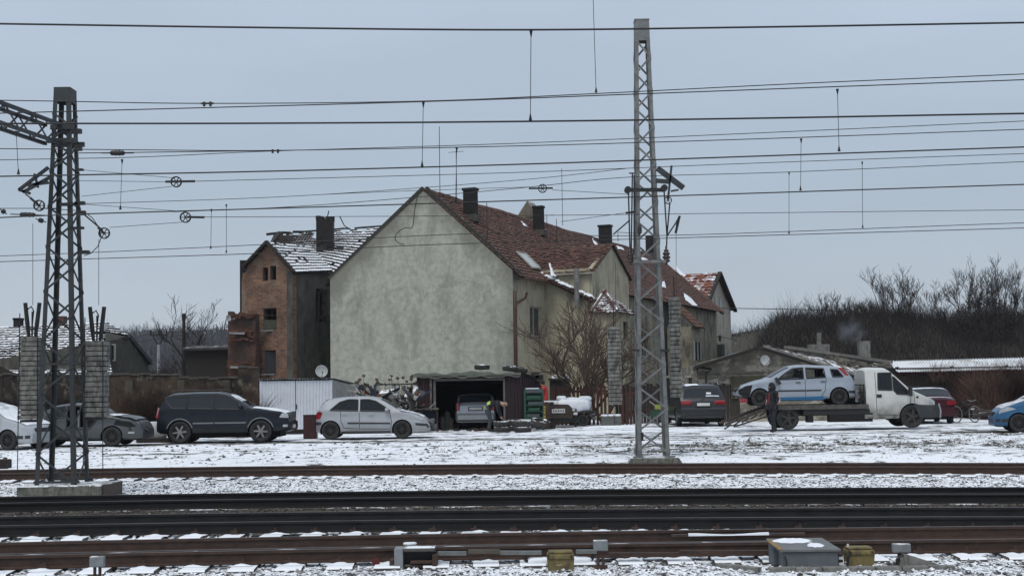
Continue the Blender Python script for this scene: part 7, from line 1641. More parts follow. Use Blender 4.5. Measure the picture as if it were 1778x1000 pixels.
# red drum / panel right of rack
t = thing('rusty_post_cabinet', 'rusty brown upright cabinet right of the green rack with snow on its arm', 'cabinet', (X(949,56), 56.3, 0)); RB = mat('rusty_brown', (.085,.04,.03), (.04,.025,.02), 5, .85)
MB().box((0,0,.55),(.26,.35,1.05)).build('carcass', RB, t); MB().box((.15,-.05,1.12),(.62,.2,.05)).build('shelf', SNOW, t); MB().box((.18,0,.85),(.3,.2,.1)).build('bracket', BLACKM, t); MB().box((.17,.05,.98),(.3,.2,.08)).build('bracket', BLACKM, t)
# old off-road chassis with plate
Yj = 57.6; jx = X(968, Yj); t = thing('stripped_off_road_car', 'stripped brown off-road car seen from behind with pale number plate', 'car', (jx, Yj, 0)); OB = mat('olive_brown_paint', (.045,.036,.026), (.03,.024,.018), 4, .75, snow=.25)
wj = (X(1003,Yj)-X(938,Yj))/2
o = MB().prism([(-wj+.25,.42),(wj-.18,.42),(wj-.10,.72),(wj-.32,.93),(-wj+.45,.95),(-wj+.25,.80)], 0, .14, 'y').build('tailgate', OB, t); o.modifiers.new('b','BEVEL').width = .03
MB().box((0,1.1,.62),(2*wj-.5,2.0,.5)).build('tub', OB, t); MB().box((.05,-.015,.70),(.54,.02,.17)).build('number_plate', PLATE, t)
for k in range(7): MB().box((.05-.21+k*.07,-.028,.70),(.035,.004,.09)).build('plate_character', BLK, t)
MB().box((0,.1,.34),(2*wj-.3,.12,.14)).build('rear_bumper', BLACKM, t)
for sg in (-1, 1): o = wheel(t, sg*(wj-.06), .55, .40, .24, 'steel', 1, .39, STEELW); o.rotation_euler = (0, 0, -PI/2*sg)
MB().lathe([(0,-.03),(.06,-.03),(.07,.02),(0,.03)], 12, (wj-.1,-.03,.74), 'y').build('lamp', LAMPW, t); MB().box((wj-.02,-.03,.58),(.16,.05,.10)).build('white_reflector', PLATE, t)
for k in range(7): MB().bar((-wj+.2+k*.22,.05,.1+.02*k),(-wj+.35+k*.22,.0,.33),.05).build('underside_strut', BLACKM, t)
MB().box((-.1,-.1,.05),(1.6,.25,.06)).build('step_board', mat('snowy_step', (.1,.1,.1), (.06,.06,.06), 4, .9, snow=.9), t)
# snow covered trailer load
Ys = 59.2; t = thing('snowy_trailer', 'small trailer heaped with snow covered sacks before the picket fence', 'trailer', (X(998, Ys), Ys, 0))
def blob(cx_, cz_, sx_, sy_, sz_, seed, n=14):
    r = random.Random(seed); ph = [r.uniform(0, 6) for _ in range(4)]
    def f(u, v):
        a = 2*PI*u; b = PI*(v-.5)
        k = 1+.08*math.sin(3*a+ph[0])+.06*math.sin(5*a+ph[1]+b*3)
        cc = lambda q: math.copysign(abs(q)**.55, q)
        return (cx_+sx_*cc(math.cos(a))*cc(math.cos(b))*k, sy_*cc(math.sin(a))*cc(math.cos(b))*k+.4, cz_+sz_*cc(math.sin(b)))
    return MB().grid(f, n*2, n)
xa, xb_ = X(963,Ys)-X(998,Ys), X(1027,Ys)-X(998,Ys)
blob((xa+xb_)/2, .86, (xb_-xa)/2, .5, .30, 1).build('snow_cover', SNOW, t, True)
for px, py, w_, h_ in ((975,688,.2,.10),(994,690,.22,.09),(1005,691,.2,.1),(1016,689,.26,.12)):
    q = P(px, py, Ys); blob(q.x-X(998,Ys), q.z-.08, w_, .22, h_, px).build('snow_mound', SNOW, t, True)
MB().box((0.3,.35,.60),(1.5,.8,.08)).build('bed', BLACKM, t)
for k in range(12): MB().bar((.35+rj.uniform(-.6,.6),.1,rj.uniform(.1,.5)),(.35+rj.uniform(-.6,.6),.3,rj.uniform(.15,.6)),.05).build('frame_bar', BLACKM if k % 2 else CHROME, t)
for sg in (-1, 1): o = wheel(t, .35, .4+sg*.45, .25, .15, 'steel', sg, .25, STEELW)
# snow topped concrete blocks at the foot of the fence
BLKM = MB().box((0,0,.5),(1,1,1)).mesh('block', mat('grey_block', (.13,.13,.12), (.08,.08,.075), 5, .9)); bx = X(1063, 58.6)
for i, (px, w_) in enumerate(((1050,.28),(1061,.26),(1073,.28))):
    t = thing('concrete_block', ('left','middle','right')[i]+' one of three snow topped blocks under the slim left stack', 'block', (X(px, 58.6), 58.6, 0), group='snow topped blocks by the fence')
    link('block', BLKM, t, None, None, (w_, .35, .42)); blob(0, .455, w_/2, .18, .05, i).build('snow', SNOW, t, True).location = (0,-.4,0)
# white slab / snow ridge
o = blob(0, 0, 1.1, .25, .10, 5).build('snow_heap', SNOW, None, True, label='low ridge of shovelled snow before the fence', kind='stuff'); o.location = (X(1065,56), 56, 0)
# shelf against the annex with snowy clutter
Yq = 62.5; t = thing('lean_to_shelf', 'small snow covered lean-to shelf against the house annex wall', 'shelf', (X(972, Yq), Yq, 0)); qz = Z(972, 657, Yq)
MB().box((0,0,qz-.03),(.98,.6,.08)).build('shelf_board', mat('snowy_board', (.06,.05,.04), (.04,.03,.03), 4, .9, snow=.95), t); MB().box((0,.1,qz/2),(.85,.4,qz)).build('crate_body', WALLD, t)
for k in range(6): blob(rj.uniform(-.4,.4), qz+.08, rj.uniform(.06,.14), .1, rj.uniform(.05,.12), k, 7).build('snow_lump', SNOW, t, True).location = (0,-.4,0)
MB().lathe([(.10,-.03),(.13,0),(.10,.03)], 14, (.28,-.2,qz+.14), 'y').build('ring', BLACKM, t)
# plant pots and clutter right behind the garage
for k, (px, py) in enumerate(((929,652),(917,655),(936,656))):
    t = thing('junk_crate', ('dark crate with twigs on the garage rear roof','small snowy box behind the garage roof','dark tin on the sloping garage roof edge')[k], 'crate', P(px, py, 61)); MB().box((0,0,0),(.35,.35,.25)).build('box', BLACKM if k != 1 else RUB, t); MB().box((0,0,.14),(.38,.38,.03)).build('lid', RUB, t)
t = thing('pallet', 'low pallet step under the person in the red jacket', 'pallet', (X(947,56.6), 56.6, 0)); MB().box((0,0,.12),(.8,.7,.24)).build('deck', WOODD, t)
# --- junk heap between hatchback and garage
JX = X(680, 54); 
def junk(name, label, cat, loc, **k): return thing(name, label, cat, loc, group='scrap heap between car and garage', **k)
t = junk('steel_frame', 'blue and rusty steel portal frame over the scrap heap', 'frame', (0, 0, 0)); BLUEP = mat('blue_steel', (.02,.05,.11), (.015,.03,.06), 4, .6)
MB().bar(P(650,668,54.5), P(726,666,54.8), .05).build('top_rail', BLACKM, t); MB().bar(P(651,668,54.5), P(652,712,54.5), .09).build('post', BLUEP, t); MB().bar(P(715,668,54.8), P(717,710,54.8), .06).build('post', RB, t); MB().bar(P(655,664,54.5), P(668,668,54.5), .04).build('bent_bar', BLACKM, t)
MB().bar(P(693,668,54.5), P(694,672,54.5), .04).build('stub', BLACKM, t)
def sheet(name, label, pts, Y, m, cat='metal sheet', bulge=.12, sd=0):
    t = junk(name, label, cat, P(*pts[0], Y)); o0 = P(*pts[0], Y); A, B_, C_, D_ = [P(*p, Y+d)-o0 for p, d in zip(pts, (0, .1, .5, .4))]; r = random.Random(sd); ph = r.uniform(0, 6)
    def f(u, v): p = A.lerp(B_, u).lerp(D_.lerp(C_, u), v); return p+Vector((0, bulge*math.sin(u*5+ph)*math.sin(v*4), bulge*.6*math.sin(u*4+v*3+ph)))
    o = MB().grid(f, 12, 8).build('panel', m, t, True); o.modifiers.new('s','SOLIDIFY').thickness = .02; return t
sheet('crumpled_bonnet', 'shiny crumpled car bonnet with snow on top of the scrap heap', [(658,686),(692,685),(694,672),(664,675)], 54.2, mat('shiny_bonnet', (.35,.36,.34), (.2,.2,.18), 3, .25, .7, snow=.5), 'car panel', .1, 1)
sheet('car_door', 'dull green car door lying in the scrap heap', [(668,712),(690,706),(686,690),(672,694)], 53.8, mat('dull_green_panel', (.06,.065,.05), (.04,.04,.035), 4, .5), 'car panel', .08, 2)
sheet('roof_panel', 'dark roof panel propped behind the silver hatchback bonnet', [(652,706),(702,712),(706,692),(660,690)], 54.6, GRY, 'car panel', .15, 3)
sheet('white_wing', 'pale car wing leaning in the scrap heap near the garage', [(702,690),(724,694),(722,678),(704,680)], 54.4, mat('pale_panel', (.4,.4,.38), (.25,.24,.22), 4, .5, snow=.5), 'car panel', .06, 4)
sheet('white_sheet', 'white square panel hung at the garage corner', [(716,684),(726,684),(726,670),(717,671)], 54.5, mat('pale_panel', (.4,.4,.38)), 'car panel', .02, 5)
for k, (px, py, rot) in enumerate(((702,708,(1.2,.2,0)),(722,722,(.2,.1,0)),(692,716,(.9,.5,.3)),(734,736,(.1,.0,0)))):
    tyre(px, py, 53.8+.1*k, ('tyre on edge in the scrap heap, topmost','tyre low beside the garage post','tyre leaning inside the scrap heap','tyre at ground level beside the garage jamb')[k], 'scrap heap between car and garage', rot, .9)
jr2 = random.Random(77)
JM = [BLACKM, WOODD, TRIM, GRY, mat('pale_scrap', (.30,.29,.27), (.15,.14,.12), 4, .6), BLUEP, mat('rust_orange', (.16,.055,.025), (.08,.03,.02), 5, .9)]
used_l = set()
for k in range(110):
    px, py = jr2.uniform(620, 735), jr2.uniform(680, 738)
    if px < 650: py = jr2.uniform(672, 695)
    lab = ['bent dark bar','rusty plank','grey offcut','dented sheet strip','pale pipe','blue tube','orange rusty rod'][k % 7]
    if (k % 7, 0 if py < 692 else 1 if py > 715 else 2, min(3,int((px-612)/31))) in used_l: continue
    used_l.add((k % 7, 0 if py < 692 else 1 if py > 715 else 2, min(3,int((px-612)/31))))
    t = junk('scrap_piece', lab+[' high up',' low down',' halfway up'][0 if py < 692 else 1 if py > 715 else 2]+' in the scrap, '+['toward the white shed','behind the silver bonnet','near the blue post','toward the garage jamb'][min(3,int((px-612)/31))], 'scrap', P(px, py, 54.3+jr2.uniform(-.3,.5)), rot=(jr2.uniform(-1,1),jr2.uniform(-1,1),jr2.uniform(0,3)))
    L_ = jr2.uniform(.3,1.0); w_ = jr2.uniform(.05,.25)
    MB().box((0,0,0),(L_,w_,.04)).build('strip', JM[k % 7], t); MB().box((L_*.3,0,.05),(.08,w_*.8,.08)).build('lug', JM[(k+2) % 7], t)
t = junk('work_bench', 'low bench with snow covered tools at the left garage corner', 'bench', (X(733,54.8), 54.8, 0)); bz = Z(733,710,54.8)
MB().box((0,0,bz),(1.3,.6,.05)).build('bench_top', RUB, t); MB().box((0,.2,bz/2),(1.2,.05,bz-.1)).build('front_cloth', mat('navy_cloth', (.012,.016,.03)), t)
for sx in (-.6,.6): MB().box((sx,0,bz/2),(.06,.06,bz)).build('leg', RB, t)
for k in range(5): MB().bar((-.5+k*.2,0,bz+.05),(-.35+k*.22,.1,bz+rj.uniform(.08,.25)),.05).build('tool', BLACKM if k % 2 else MC['pale_scrap'], t)
# litter in front of the garage and inside
for k in range(26):
    px = jr2.uniform(765, 845)
    if (k % 3, min(4,int((px-765)/16)), k % 2) in used_l: continue
    used_l.add((k % 3, min(4,int((px-765)/16)), k % 2))
    t = thing('litter_piece', ['small dark part','rusty lump','black scrap'][k % 3]+' on the snow '+['by the left jamb','below the grey canisters','before the garage middle','before the silver car','near the bending person'][min(4,int((px-765)/16))]+[', nearest the tracks',', further in'][k % 2], 'debris', (X(px, 55.4), 55.4+jr2.uniform(-.6,.5), .04), jr2.uniform(0,3), group='debris before the garage')
    mb = MB(); mb.box((0,0,.02),(jr2.uniform(.1,.3),jr2.uniform(.08,.2),jr2.uniform(.04,.14))); mb.box((.08,.03,.05),(.08,.06,.08)); mb.build('part_piece', BLACKM if k % 3 else RB, t)
for px, h_ in ((768,.55),(776,.75),(782,.5)): 
    t = thing('canister', f'grey canister standing inside the dark garage, {"left" if px<770 else "tallest, middle" if px<780 else "right"} one of three', 'canister', (X(px,57), 57.2, 0), group='canisters in the garage'); MB().lathe([(0,0),(.12,0),(.13,.05),(.13,h_-.08),(.06,h_),(0,h_)], 12).build('body', mat('grey_canister', (.06,.055,.05)), t, True); MB().lathe([(0,h_),(.03,h_),(.03,h_+.05),(0,h_+.05)], 8).build('cap', BLACKM, t)
t = thing('bicycle_tub', 'small garden barrow with green and white tools seen through the pale mast', 'barrow', (X(1140,60.5), 60.5, 0))
MB().box((0,0,.45),(.5,.4,.3)).build('tub', mat('green_plastic', (.03,.08,.05)), t); MB().bar((-.3,-.1,1.0),(.35,-.2,.5),.05).build('handle', MC['pale_scrap'], t); MB().lathe([(.18,-.04),(.22,0),(.18,.04)], 16, (0,-.1,.22), 'y', True).build('wheel', RUBBER, t); MB().box((.05,-.15,.75),(.25,.1,.2)).build('bag', mat('lime_bag', (.3,.35,.08)), t)
# far white item behind wreck and snowy lumps beside the navy car
t = thing('snowy_mattress', 'snow covered white bundle between grey wreck and navy car', 'bundle', (X(262,48.5), 48.5, 0)); blob(0, .38, .42, .3, .34, 3).build('bundle', mat('dirty_snow', (.55,.56,.57), (.35,.35,.35), 3, .9), t, True); MB().box((.1,.2,.08),(1.2,.5,.14)).build('pallet', WOODD, t)
t = thing('sleeper_stub', 'dark timber block by the far track at the left edge', 'block', (X(2,36.5), 36.6, -.1)); MB().box((0,0,.05),(.4,.3,.24)).build('timber', WOODD, t); MB().box((0,0,.18),(.38,.28,.02)).build('top_plate', RB, t)
t = thing('plank_pile', 'low pile of dark boards under the white shed doors', 'pile', (X(515,54.5), 54.6, 0)); 
for k in range(4): MB().box((-.1+.05*k,.05*k,.05+.04*k),(1.3-.1*k,.3,.035),(0,0,.03*k)).build('board', WOODD, t)
# bicycle right of the red car
t = thing('bicycle', 'old bicycle leaning in the brambles right of the dark red saloon', 'bicycle', (X(1680,56), 56.2, .0), .5)
for x_ in (-.52,.52):
    w_ = MB().lathe([(.30,-.015),(.335,-.02),(.345,0),(.335,.02),(.30,.015)], 24, (0,0,0), 'y', True).build('wheel', mat('pale_tyre', (.16,.15,.14), (.09,.085,.08), 4, .8), t); w_.location = (x_, 0, .345)
    for k in range(8): MB().bar((0,0,0),(.31*math.cos(k*PI/4),0,.31*math.sin(k*PI/4)),.006).build('spoke', CHROME, w_)
for a, b in (((-.52,.345),(-.15,.75)),((-.15,.75),(-.05,.33)),((-.05,.33),(-.52,.345)),((-.15,.72),(.38,.75)),((-.05,.33),(.40,.68)),((.36,.85),(.52,.345))): MB().tube([(a[0],0,a[1]),(b[0],0,b[1])], .018, 6).build('frame_tube', BLACKM, t)
MB().tube([(.36,-.22,.92),(.36,0,.86),(.36,.22,.92)], .014, 6).build('handlebar', CHROME, t); MB().box((-.16,0,.82),(.22,.12,.05)).build('saddle', BLACKM, t)
for k, (px, py, L_, a) in enumerate(((1702,712,.9,.05),(1715,716,.8,-.1),(1708,720,1.0,.02),(1695,716,.5,.6),(1722,719,.4,-.5))):
    t = thing('loose_board', ['snow dusted board','broken plank','long dark board','short upright slat','tilted short slat'][k]+' lying between red saloon and blue car', 'board', P(px, py, 53.5), rot=(0, a, .2*k), group='scrap wood by the brambles'); MB().box((0,0,0),(L_,.14,.05)).build('board', mat('snowy_board', (.06,.05,.04)), t)
# ================================================================== TRACKSIDE GEAR
def gz(px, py): return G(px, py+4, -.36)
GREYB = mat('grey_enamel_box', (.115,.125,.135), (.09,.098,.105), 4, .6, streak=((.07,.055,.04), 8, .6, .72, (1,1,.4))); YELB = mat('ochre_box', (.20,.155,.055), (.12,.095,.04), 7, .75, bump=.006, streak=((.06,.05,.03), 7, .5, .66, (1,1,.5)))
def bev(o, w_=.01, s=2): m = o.modifiers.new('b', 'BEVEL'); m.width = w_; m.segments = s; return o
# point machine left
p = gz(722, 985); s_ = p.y/2400; t = thing('point_machine', 'open sided grey point machine casing with snow on its lid', 'track device', (p.x, p.y, -.36))
bev(MB().box2((-37*s_,0,0),(-22*s_,.25,.26)).build('end_casing', mat('pale_grey_case', (.24,.26,.27), (.17,.18,.185), 4, .6), t)); bev(MB().box2((-21.9*s_,0,.22),(33*s_,.25,.265)).build('lid', mat('dark_lid', (.09,.08,.075), (.05,.045,.04), 5, .7, snow=.45), t))
MB().box2((-21.9*s_,.16,.0),(34*s_,.24,.199)).build('back_casing', BLACKM, t); bev(MB().box2((-10*s_,.02,.07),(36*s_,.14,.11)).build('drive_bar', RUST, t)); MB().tube([(-20*s_,.07,.04),(36*s_,.07,.04)], .03, 8).build('drive_rod', mat('oily_steel', (.05,.045,.035), (.03,.025,.02), 8, .4, .6), t)
bev(MB().box2((28*s_,.0,.03),(37*s_,.2,.18)).build('bracket', RUST, t)); blob(.03, .255, .16, .08, .018, 8).build('lid_snow', SNOW, t, True).location = (0,-.30,0); bev(MB().box2((-46*s_,.05,.02),(-38*s_,.3,.12)).build('cable_gland', RUST, t))
t = thing('red_tap', 'small dark red fitting left of the point machine', 'track device', gz(653, 982)); MB().lathe([(0,-.03),(.045,-.03),(.05,.0),(.045,.03),(0,.03)], 12, (0,0,.08), 'y').build('valve', mat('dark_red_fitting', (.10,.012,.012)), t); MB().tube([(0,0,0),(0,0,.16)], .015, 6).build('stem', RUST, t)
# little snow capped clamp on the rail
yy = float(rail_y('a', X(712,18)))+.12; t = thing('rail_clamp', 'snow capped clamp sitting on the nearest rail above the point machine', 'track device', (P(712,937,yy).x, yy, -.16)); bev(MB().box((0,0,-.02),(.17,.12,.10)).build('clamp_block', RUST, t)); MB().box((-.09,0,-.04),(.05,.1,.04)).build('bolt', RUST, t); blob(0,.05,.08,.05,.02,2).build('snow', SNOW, t, True).location = (0,-.4,0)
# ochre boxes
def ochre(pl_, pr_, pt_, pb, label, D=None):
    p = gz((pl_+pr_)/2, pb); s_ = p.y/2400; w_ = (pr_-pl_)*s_; h_ = (pb-pt_)*s_-.02; t = thing('cable_box', label, 'track device', (p.x, p.y, -.36), group='ochre cable boxes')
    bev(MB().prism([(-w_*.43,0),(w_*.43,0),(w_*.47,h_*.62),(-w_*.47,h_*.62)], 0, .24, 'y').build('body', YELB, t), .012); bev(MB().box2((-w_*.5,-.02,h_*.63),(w_*.5,.26,h_*.86)).build('lid', YELB, t), .012); bev(MB().box2((-w_*.46,.03,h_*.865),(w_*.46,.23,h_)).build('lid_top', YELB, t), .012)
    MB().box2((-w_*.50,-.035,h_*.76),(-w_*.42,-.02,h_*.88)).build('hinge', RUST, t); MB().box2((w_*.36,-.035,h_*.70),(w_*.44,-.02,h_*.84)).build('latch', RUST, t)
    return t, w_, h_
t, w_, h_ = ochre(951, 997, 951, 988, 'ochre cable box standing alone between snow filled tray ends'); MB().box((-.02,-.006,h_*.33),(.07,.004,.018)).build('label_plate', mat('worn_label', (.28,.25,.15)), t)
t, w_, h_ = ochre(1473, 1519, 944, 980, 'ochre cable box with a small white knob right of the grey cabinet'); MB().tube([(-w_*.45,.05,h_),(-w_*.45,.05,h_+.04)], .014, 8).build('white_knob', PLATE, t)
# tray with snow
p = gz(972, 984); t = thing('cable_tray', 'dark curved tray filled with snow around the ochre box', 'track device', (p.x, p.y+.30, -.36))
for sg in (-1, 1): MB().tube([(sg*.10,0,.02),(sg*.34,0,.03),(sg*.41,0,.08),(sg*.43,0,.16)], .022, 7).build('tray_rim', BLACKM, t); blob(sg*.25,.06,.14,.12,.05,4).build('snow', SNOW, t, True).location = (0,-.4,0)
# grey marker heads on posts
def marker(pl_, pr_, pt_, pb, pfoot, label):
    p = gz((pl_+pr_)/2, pfoot); s_ = p.y/2400; w_ = (pr_-pl_)*s_; zt_ = (pfoot-pt_)*s_; zb_ = (pfoot-pb)*s_; t = thing('marker_post', label, 'marker post', (p.x, p.y, -.36), group='grey marker heads on short posts')
    bev(MB().box((0,0,(zt_+zb_)/2),(w_,.10,zt_-zb_)).build('head', mat('grey_marker', (.20,.215,.225), (.14,.15,.155), 9, .7, snow=.5), t), .012)
    for dx in (-.03,.03): MB().box((dx,0,zb_/2),(.03,.03,zb_)).build('post', RUST, t)
    MB().box((0,.03,.02),(.16,.12,.05)).build('foot', RUST, t)
    return t
marker(157, 181, 962, 980, 1006, 'grey marker head before the nearest rail at left'); marker(1031, 1056, 934, 952, 984, 'grey marker head right of the middle ochre box'); marker(1551, 1581, 940, 955, 980, 'grey marker head right of the second ochre box')
t = thing('thin_post', 'slim rusty post near the grey marker head in the centre', 'post', gz(1103, 968)); bev(MB().box((0,0,.10),(.07,.03,.2)).build('plate', STEEL_L, t), .006); MB().box((0,.01,.02),(.12,.08,.04)).build('foot', RUST, t)
# flat rods along the rail
for k, (a, b, py, w_) in enumerate(((760,810,960,.10),(868,940,959,.10),(1000,1036,957,.07),(1058,1180,962,.06),(813,868,957,.14),(1180,1345,958,.05))):
    yv = float(rail_y('a', X((a+b)/2,17.4)))-.30-.02*k; pa_, pb_ = P(a, py, yv), P(b, py, yv); o = MB().bar(pa_, pb_, .08, .045).build('strip', [STEEL_L, STEEL_L, STEEL_L, RUST, mat('brown_plate', (.09,.075,.06)), RUST][k], None, label=['grey flat bar right of the point machine','grey flat bar left of the ochre box','short grey bar beside the centre marker','rusty rod right of the centre marker','brown plate between two grey bars','long rusty rod left of the grey cabinet'][k], cat='rod', group='point rods along the nearest rail'); o.name = 'point_rod'
for k in range(14):
    px = 770+k*27; p = gz(px, 968); MB().box((0,0,0),(.06,.16,.05)).build('rod_clamp', RUST, None, loc=(p.x, p.y+.1, -.31), rot=(0,0,random.uniform(-.4,.4)), label='small rusty clamp in a row before the nearest rail', cat='clamp', group='rusty rod clamps before the nearest rail').__setitem__('label', ['first','second','third','fourth','fifth','sixth','seventh','eighth','ninth','tenth','eleventh','twelfth','thirteenth','last'][k]+' small rusty clamp rightwards from the point machine')
# big grey cabinet
p = gz(1402, 984); s_ = p.y/2400; t = thing('trackside_cabinet', 'large grey sloping trackside cabinet with snow patch and ochre edge on its lid', 'cabinet', (p.x, p.y, -.37))
w_ = 53*s_; h_ = .235
bev(MB().prism([(0,0),(.50,0),(.50,h_+.04),(0,h_-.02)], -w_+.08, w_, 'x').build('body', GREYB, t), .012); bev(MB().box2((-w_-.0,.30,0),(-w_+.2,.53,h_+.04)).build('side_case', GREYB, t), .03)
la = [(-w_+.04,-.03,h_-.015),(w_+.03,-.03,h_-.015),(w_-.07,.53,h_+.06),(-w_-.02,.53,h_+.06)]
lid = MB(); lid.add(la+[(a,b,c_+.025) for a,b,c_ in la], [(3,2,1,0),(4,5,6,7),(0,1,5,4),(1,2,6,5),(2,3,7,6),(3,0,4,7)]); lid.build('lid', mat('lid_grey', (.15,.155,.155), (.10,.105,.105), 5, .55), t)
MB().bar((-w_+.05,-.03,h_+.018),(-w_-.01,.42,h_+.075),.055,.014).build('ochre_edge', mat('ochre_edge', (.30,.20,.08), (.2,.13,.05), 6, .7), t)
def snp(cx_, cy_, rx, ry, sd_):
    r = random.Random(sd_); n = 22; pts = [(cx_+rx*math.cos(2*PI*i/n)*(1+r.uniform(-.2,.2)), cy_+ry*math.sin(2*PI*i/n)*(1+r.uniform(-.2,.2))) for i in range(n)]; zf = lambda y: h_+.013+.13*(y+.03)
    MB().add([(a, b, zf(b)) for a, b in pts]+[(a*.7+cx_*.3, b*.7+cy_*.3, zf(b)+.016) for a, b in pts]+[(cx_, cy_, zf(cy_)+.02)], [(i,(i+1)%n,n+(i+1)%n,n+i) for i in range(n)]+[(n+i,n+(i+1)%n,2*n) for i in range(n)]).build('lid_snow', SNOW, t, True)
snp(-.10,.38,.24,.11,1); snp(.13,.15,.10,.08,2); MB().tube([(-w_+.10,-.012,.02),(-w_+.12,-.03,.10),(-w_+.10,-.012,.17)], .008, 6).build('cable', BLACKM, t)
t = thing('warning_strip', 'black and white striped peg between grey cabinet and ochre box', 'peg', gz(1460, 982)); 
for k in range(5): MB().box((0,0,.02+.034*k),(.05,.04,.032)).build('band', PLATE if k % 2 else BLACKM, t)
MB().tube([(.08,0,0),(.09,0,.12),(.13,0,.19)], .018, 7).build('cable', BLACKM, t)
# concrete trough covers
t = thing('cable_trough', 'broken concrete cable trough running under cabinet, box and marker', 'trough', (gz(1480, 986).x, gz(1480,986).y, -.36)); x0_ = gz(1330, 986).x-gz(1480,986).x
for k in range(7): bev(MB().box((x0_+.16+k*.31,-.02-.006*k+random.uniform(-.01,.01),.015),(.30,.13,.075),(0,random.uniform(-.02,.02),random.uniform(-.03,.03))).build('trough_cover', CONC, t), .008)
bev(MB().prism([(gz(1566,985).x-gz(1480,986).x,0),(gz(1632,985).x-gz(1480,986).x,0),(gz(1632,985).x-gz(1480,986).x,.05),(gz(1575,985).x-gz(1480,986).x,.17)], .0, .12, 'y').build('trough_cover', CONC, t), .008)
bev(MB().bar((x0_-.10,-.0,.02),(x0_-.52,.45,.02),.10,.07).build('trough_cover', CONC, t), .008)
MB().tube([(gz(1548,980).x-gz(1480,986).x, .05, 0),(gz(1550,980).x-gz(1480,986).x, .05, .12),(gz(1562,980).x-gz(1480,986).x,.05,.17)], .014, 6).build('cable', BLACKM, t)

# ================================================================== VEGETATION
def tree(h, seed, spread=.55, levels=5, r0=.12, nb=4, upb=.25, trunk_frac=.35, multi=1, minr=.006, lean=0):
    r = random.Random(seed); tr, cr = MB(), MB()
    def grow_(p, d, L, rad, lv):
        n = 4 if lv < 3 else 3; pts = [p]; dd = d.copy(); q = p.copy(); bend = Vector((r.gauss(0,.12), r.gauss(0,.12), upb*.3))
        for k in range(n): dd = (dd+bend*.5+Vector((r.gauss(0,.09), r.gauss(0,.09), r.gauss(0,.05)))).normalized(); q = q+dd*L/n; pts.append(q)
        (tr if lv == 0 else cr).tube(pts, [max(minr, rad*(1-.5*k/n)) for k in range(n+1)], 7 if lv == 0 else 4 if lv < 3 else 3, False)
        if lv >= levels: return
        cnt = nb+(1 if lv > 1 else 0)
        for i in range(cnt):
            t = r.uniform(.25 if lv else trunk_frac, 1) if i else 1.0; k = min(int(t*n), n-1); b = pts[k].lerp(pts[k+1], t*n-k)
            a = Vector((r.gauss(0,1), r.gauss(0,1), r.gauss(0,.4))).normalized(); nd = (dd*(1-spread)+a*spread+Vector((0,0,upb*.6))).normalized()
            grow_(b, nd, L*r.uniform(.5,.78), max(minr, rad*r.uniform(.40,.6)), lv+1)
    for m_ in range(multi):
        a = 2*PI*m_/max(multi,1)+r.uniform(-.4,.4); d = Vector((math.cos(a)*.45, math.sin(a)*.45, 1)).normalized() if multi > 1 else Vector((lean,0,1)).normalized()
        grow_(Vector((0,0,-.1)), d, h*.42, r0, 0)
    return tr, cr
def put_tree(label, px, Y, h, seed, z=None, cat='tree', name='bare_tree', group=None, m=TWIG, **k):
    x = X(px, Y, 640); zz = float(gheight(x, Y)) if z is None else z; t = thing(name, label, cat, (x, Y, zz), group=group); a, b = tree(h, seed, **k); a.build('trunk', BARK, t, True); b.build('crown', m, t); return t
BRN = mat('brown_twigs', (.12,.082,.058), (.045,.032,.025), 4, .95)
put_tree('bare spreading bush tree in front of the cream house side', 1015, 61, 6.4, 4, 0, r0=.075, multi=5, spread=.45, levels=3, nb=6, minr=.011, m=BRN, upb=.12)
put_tree('thin bare sapling between fence and annex wall', 1045, 61.8, 4.0, 14, 0, r0=.06, multi=2, spread=.4, levels=3, nb=5, minr=.008, m=BRN)
put_tree('bare tree standing left of the ruined brick house', 352, 82, 8.0, 12, 0, r0=.12, spread=.42, levels=4, nb=4, minr=.009, upb=.2, group=None)
put_tree('small bare bush left of the tall wooden pole', 300, 95, 4.5, 6, 0, 'bush', 'bare_bush', r0=.05, multi=4, levels=4, nb=4, minr=.012)
# skyline trees on the wooded bank, each its own
sk = random.Random(21)
spec = [(1332,92,2.8),(1352,92,2.9),(1385,94,2.4),(1410,93,2.7),(1440,96,3.6),(1468,95,3.2),(1490,97,2.9),(1518,96,3.3),(1548,97,4.9),(1572,97,4.6),(1592,96,3.2),(1618,98,3.8),(1640,97,2.2),(1672,98,4.6),(1692,97,5.6),(1708,98,5.2),(1738,97,5.8),(1752,98,5.0),(1775,98,3.2),(1800,97,3.5)]
for i, (px, Y, h_) in enumerate(spec):
    dens = h_ > 4.4; where = ['at the left end of the wooded bank','above the low shed ridge','above the fallen roof','just left of the pipe chimney','over the pipe chimney','between the two chimneys','left of the square chimney','over the square chimney','right of the square chimney','over the tow truck cab','left of the skyline gap','alone in the skyline gap','low right of the skyline gap','left of the big twin trees','left half of the big twin trees','second stem of the big twin trees','right half of the big twin trees','last of the big twin trees','at the right edge','beyond the right edge'][i]
    put_tree(('tall' if dens else 'low')+' bare brown tree on the bank '+where, px, Y, h_*.90, 100+i, group='bare trees along the wooded bank', r0=.06 if dens else .04, multi=3, spread=.40, levels=4, nb=3, minr=.008, upb=.35)
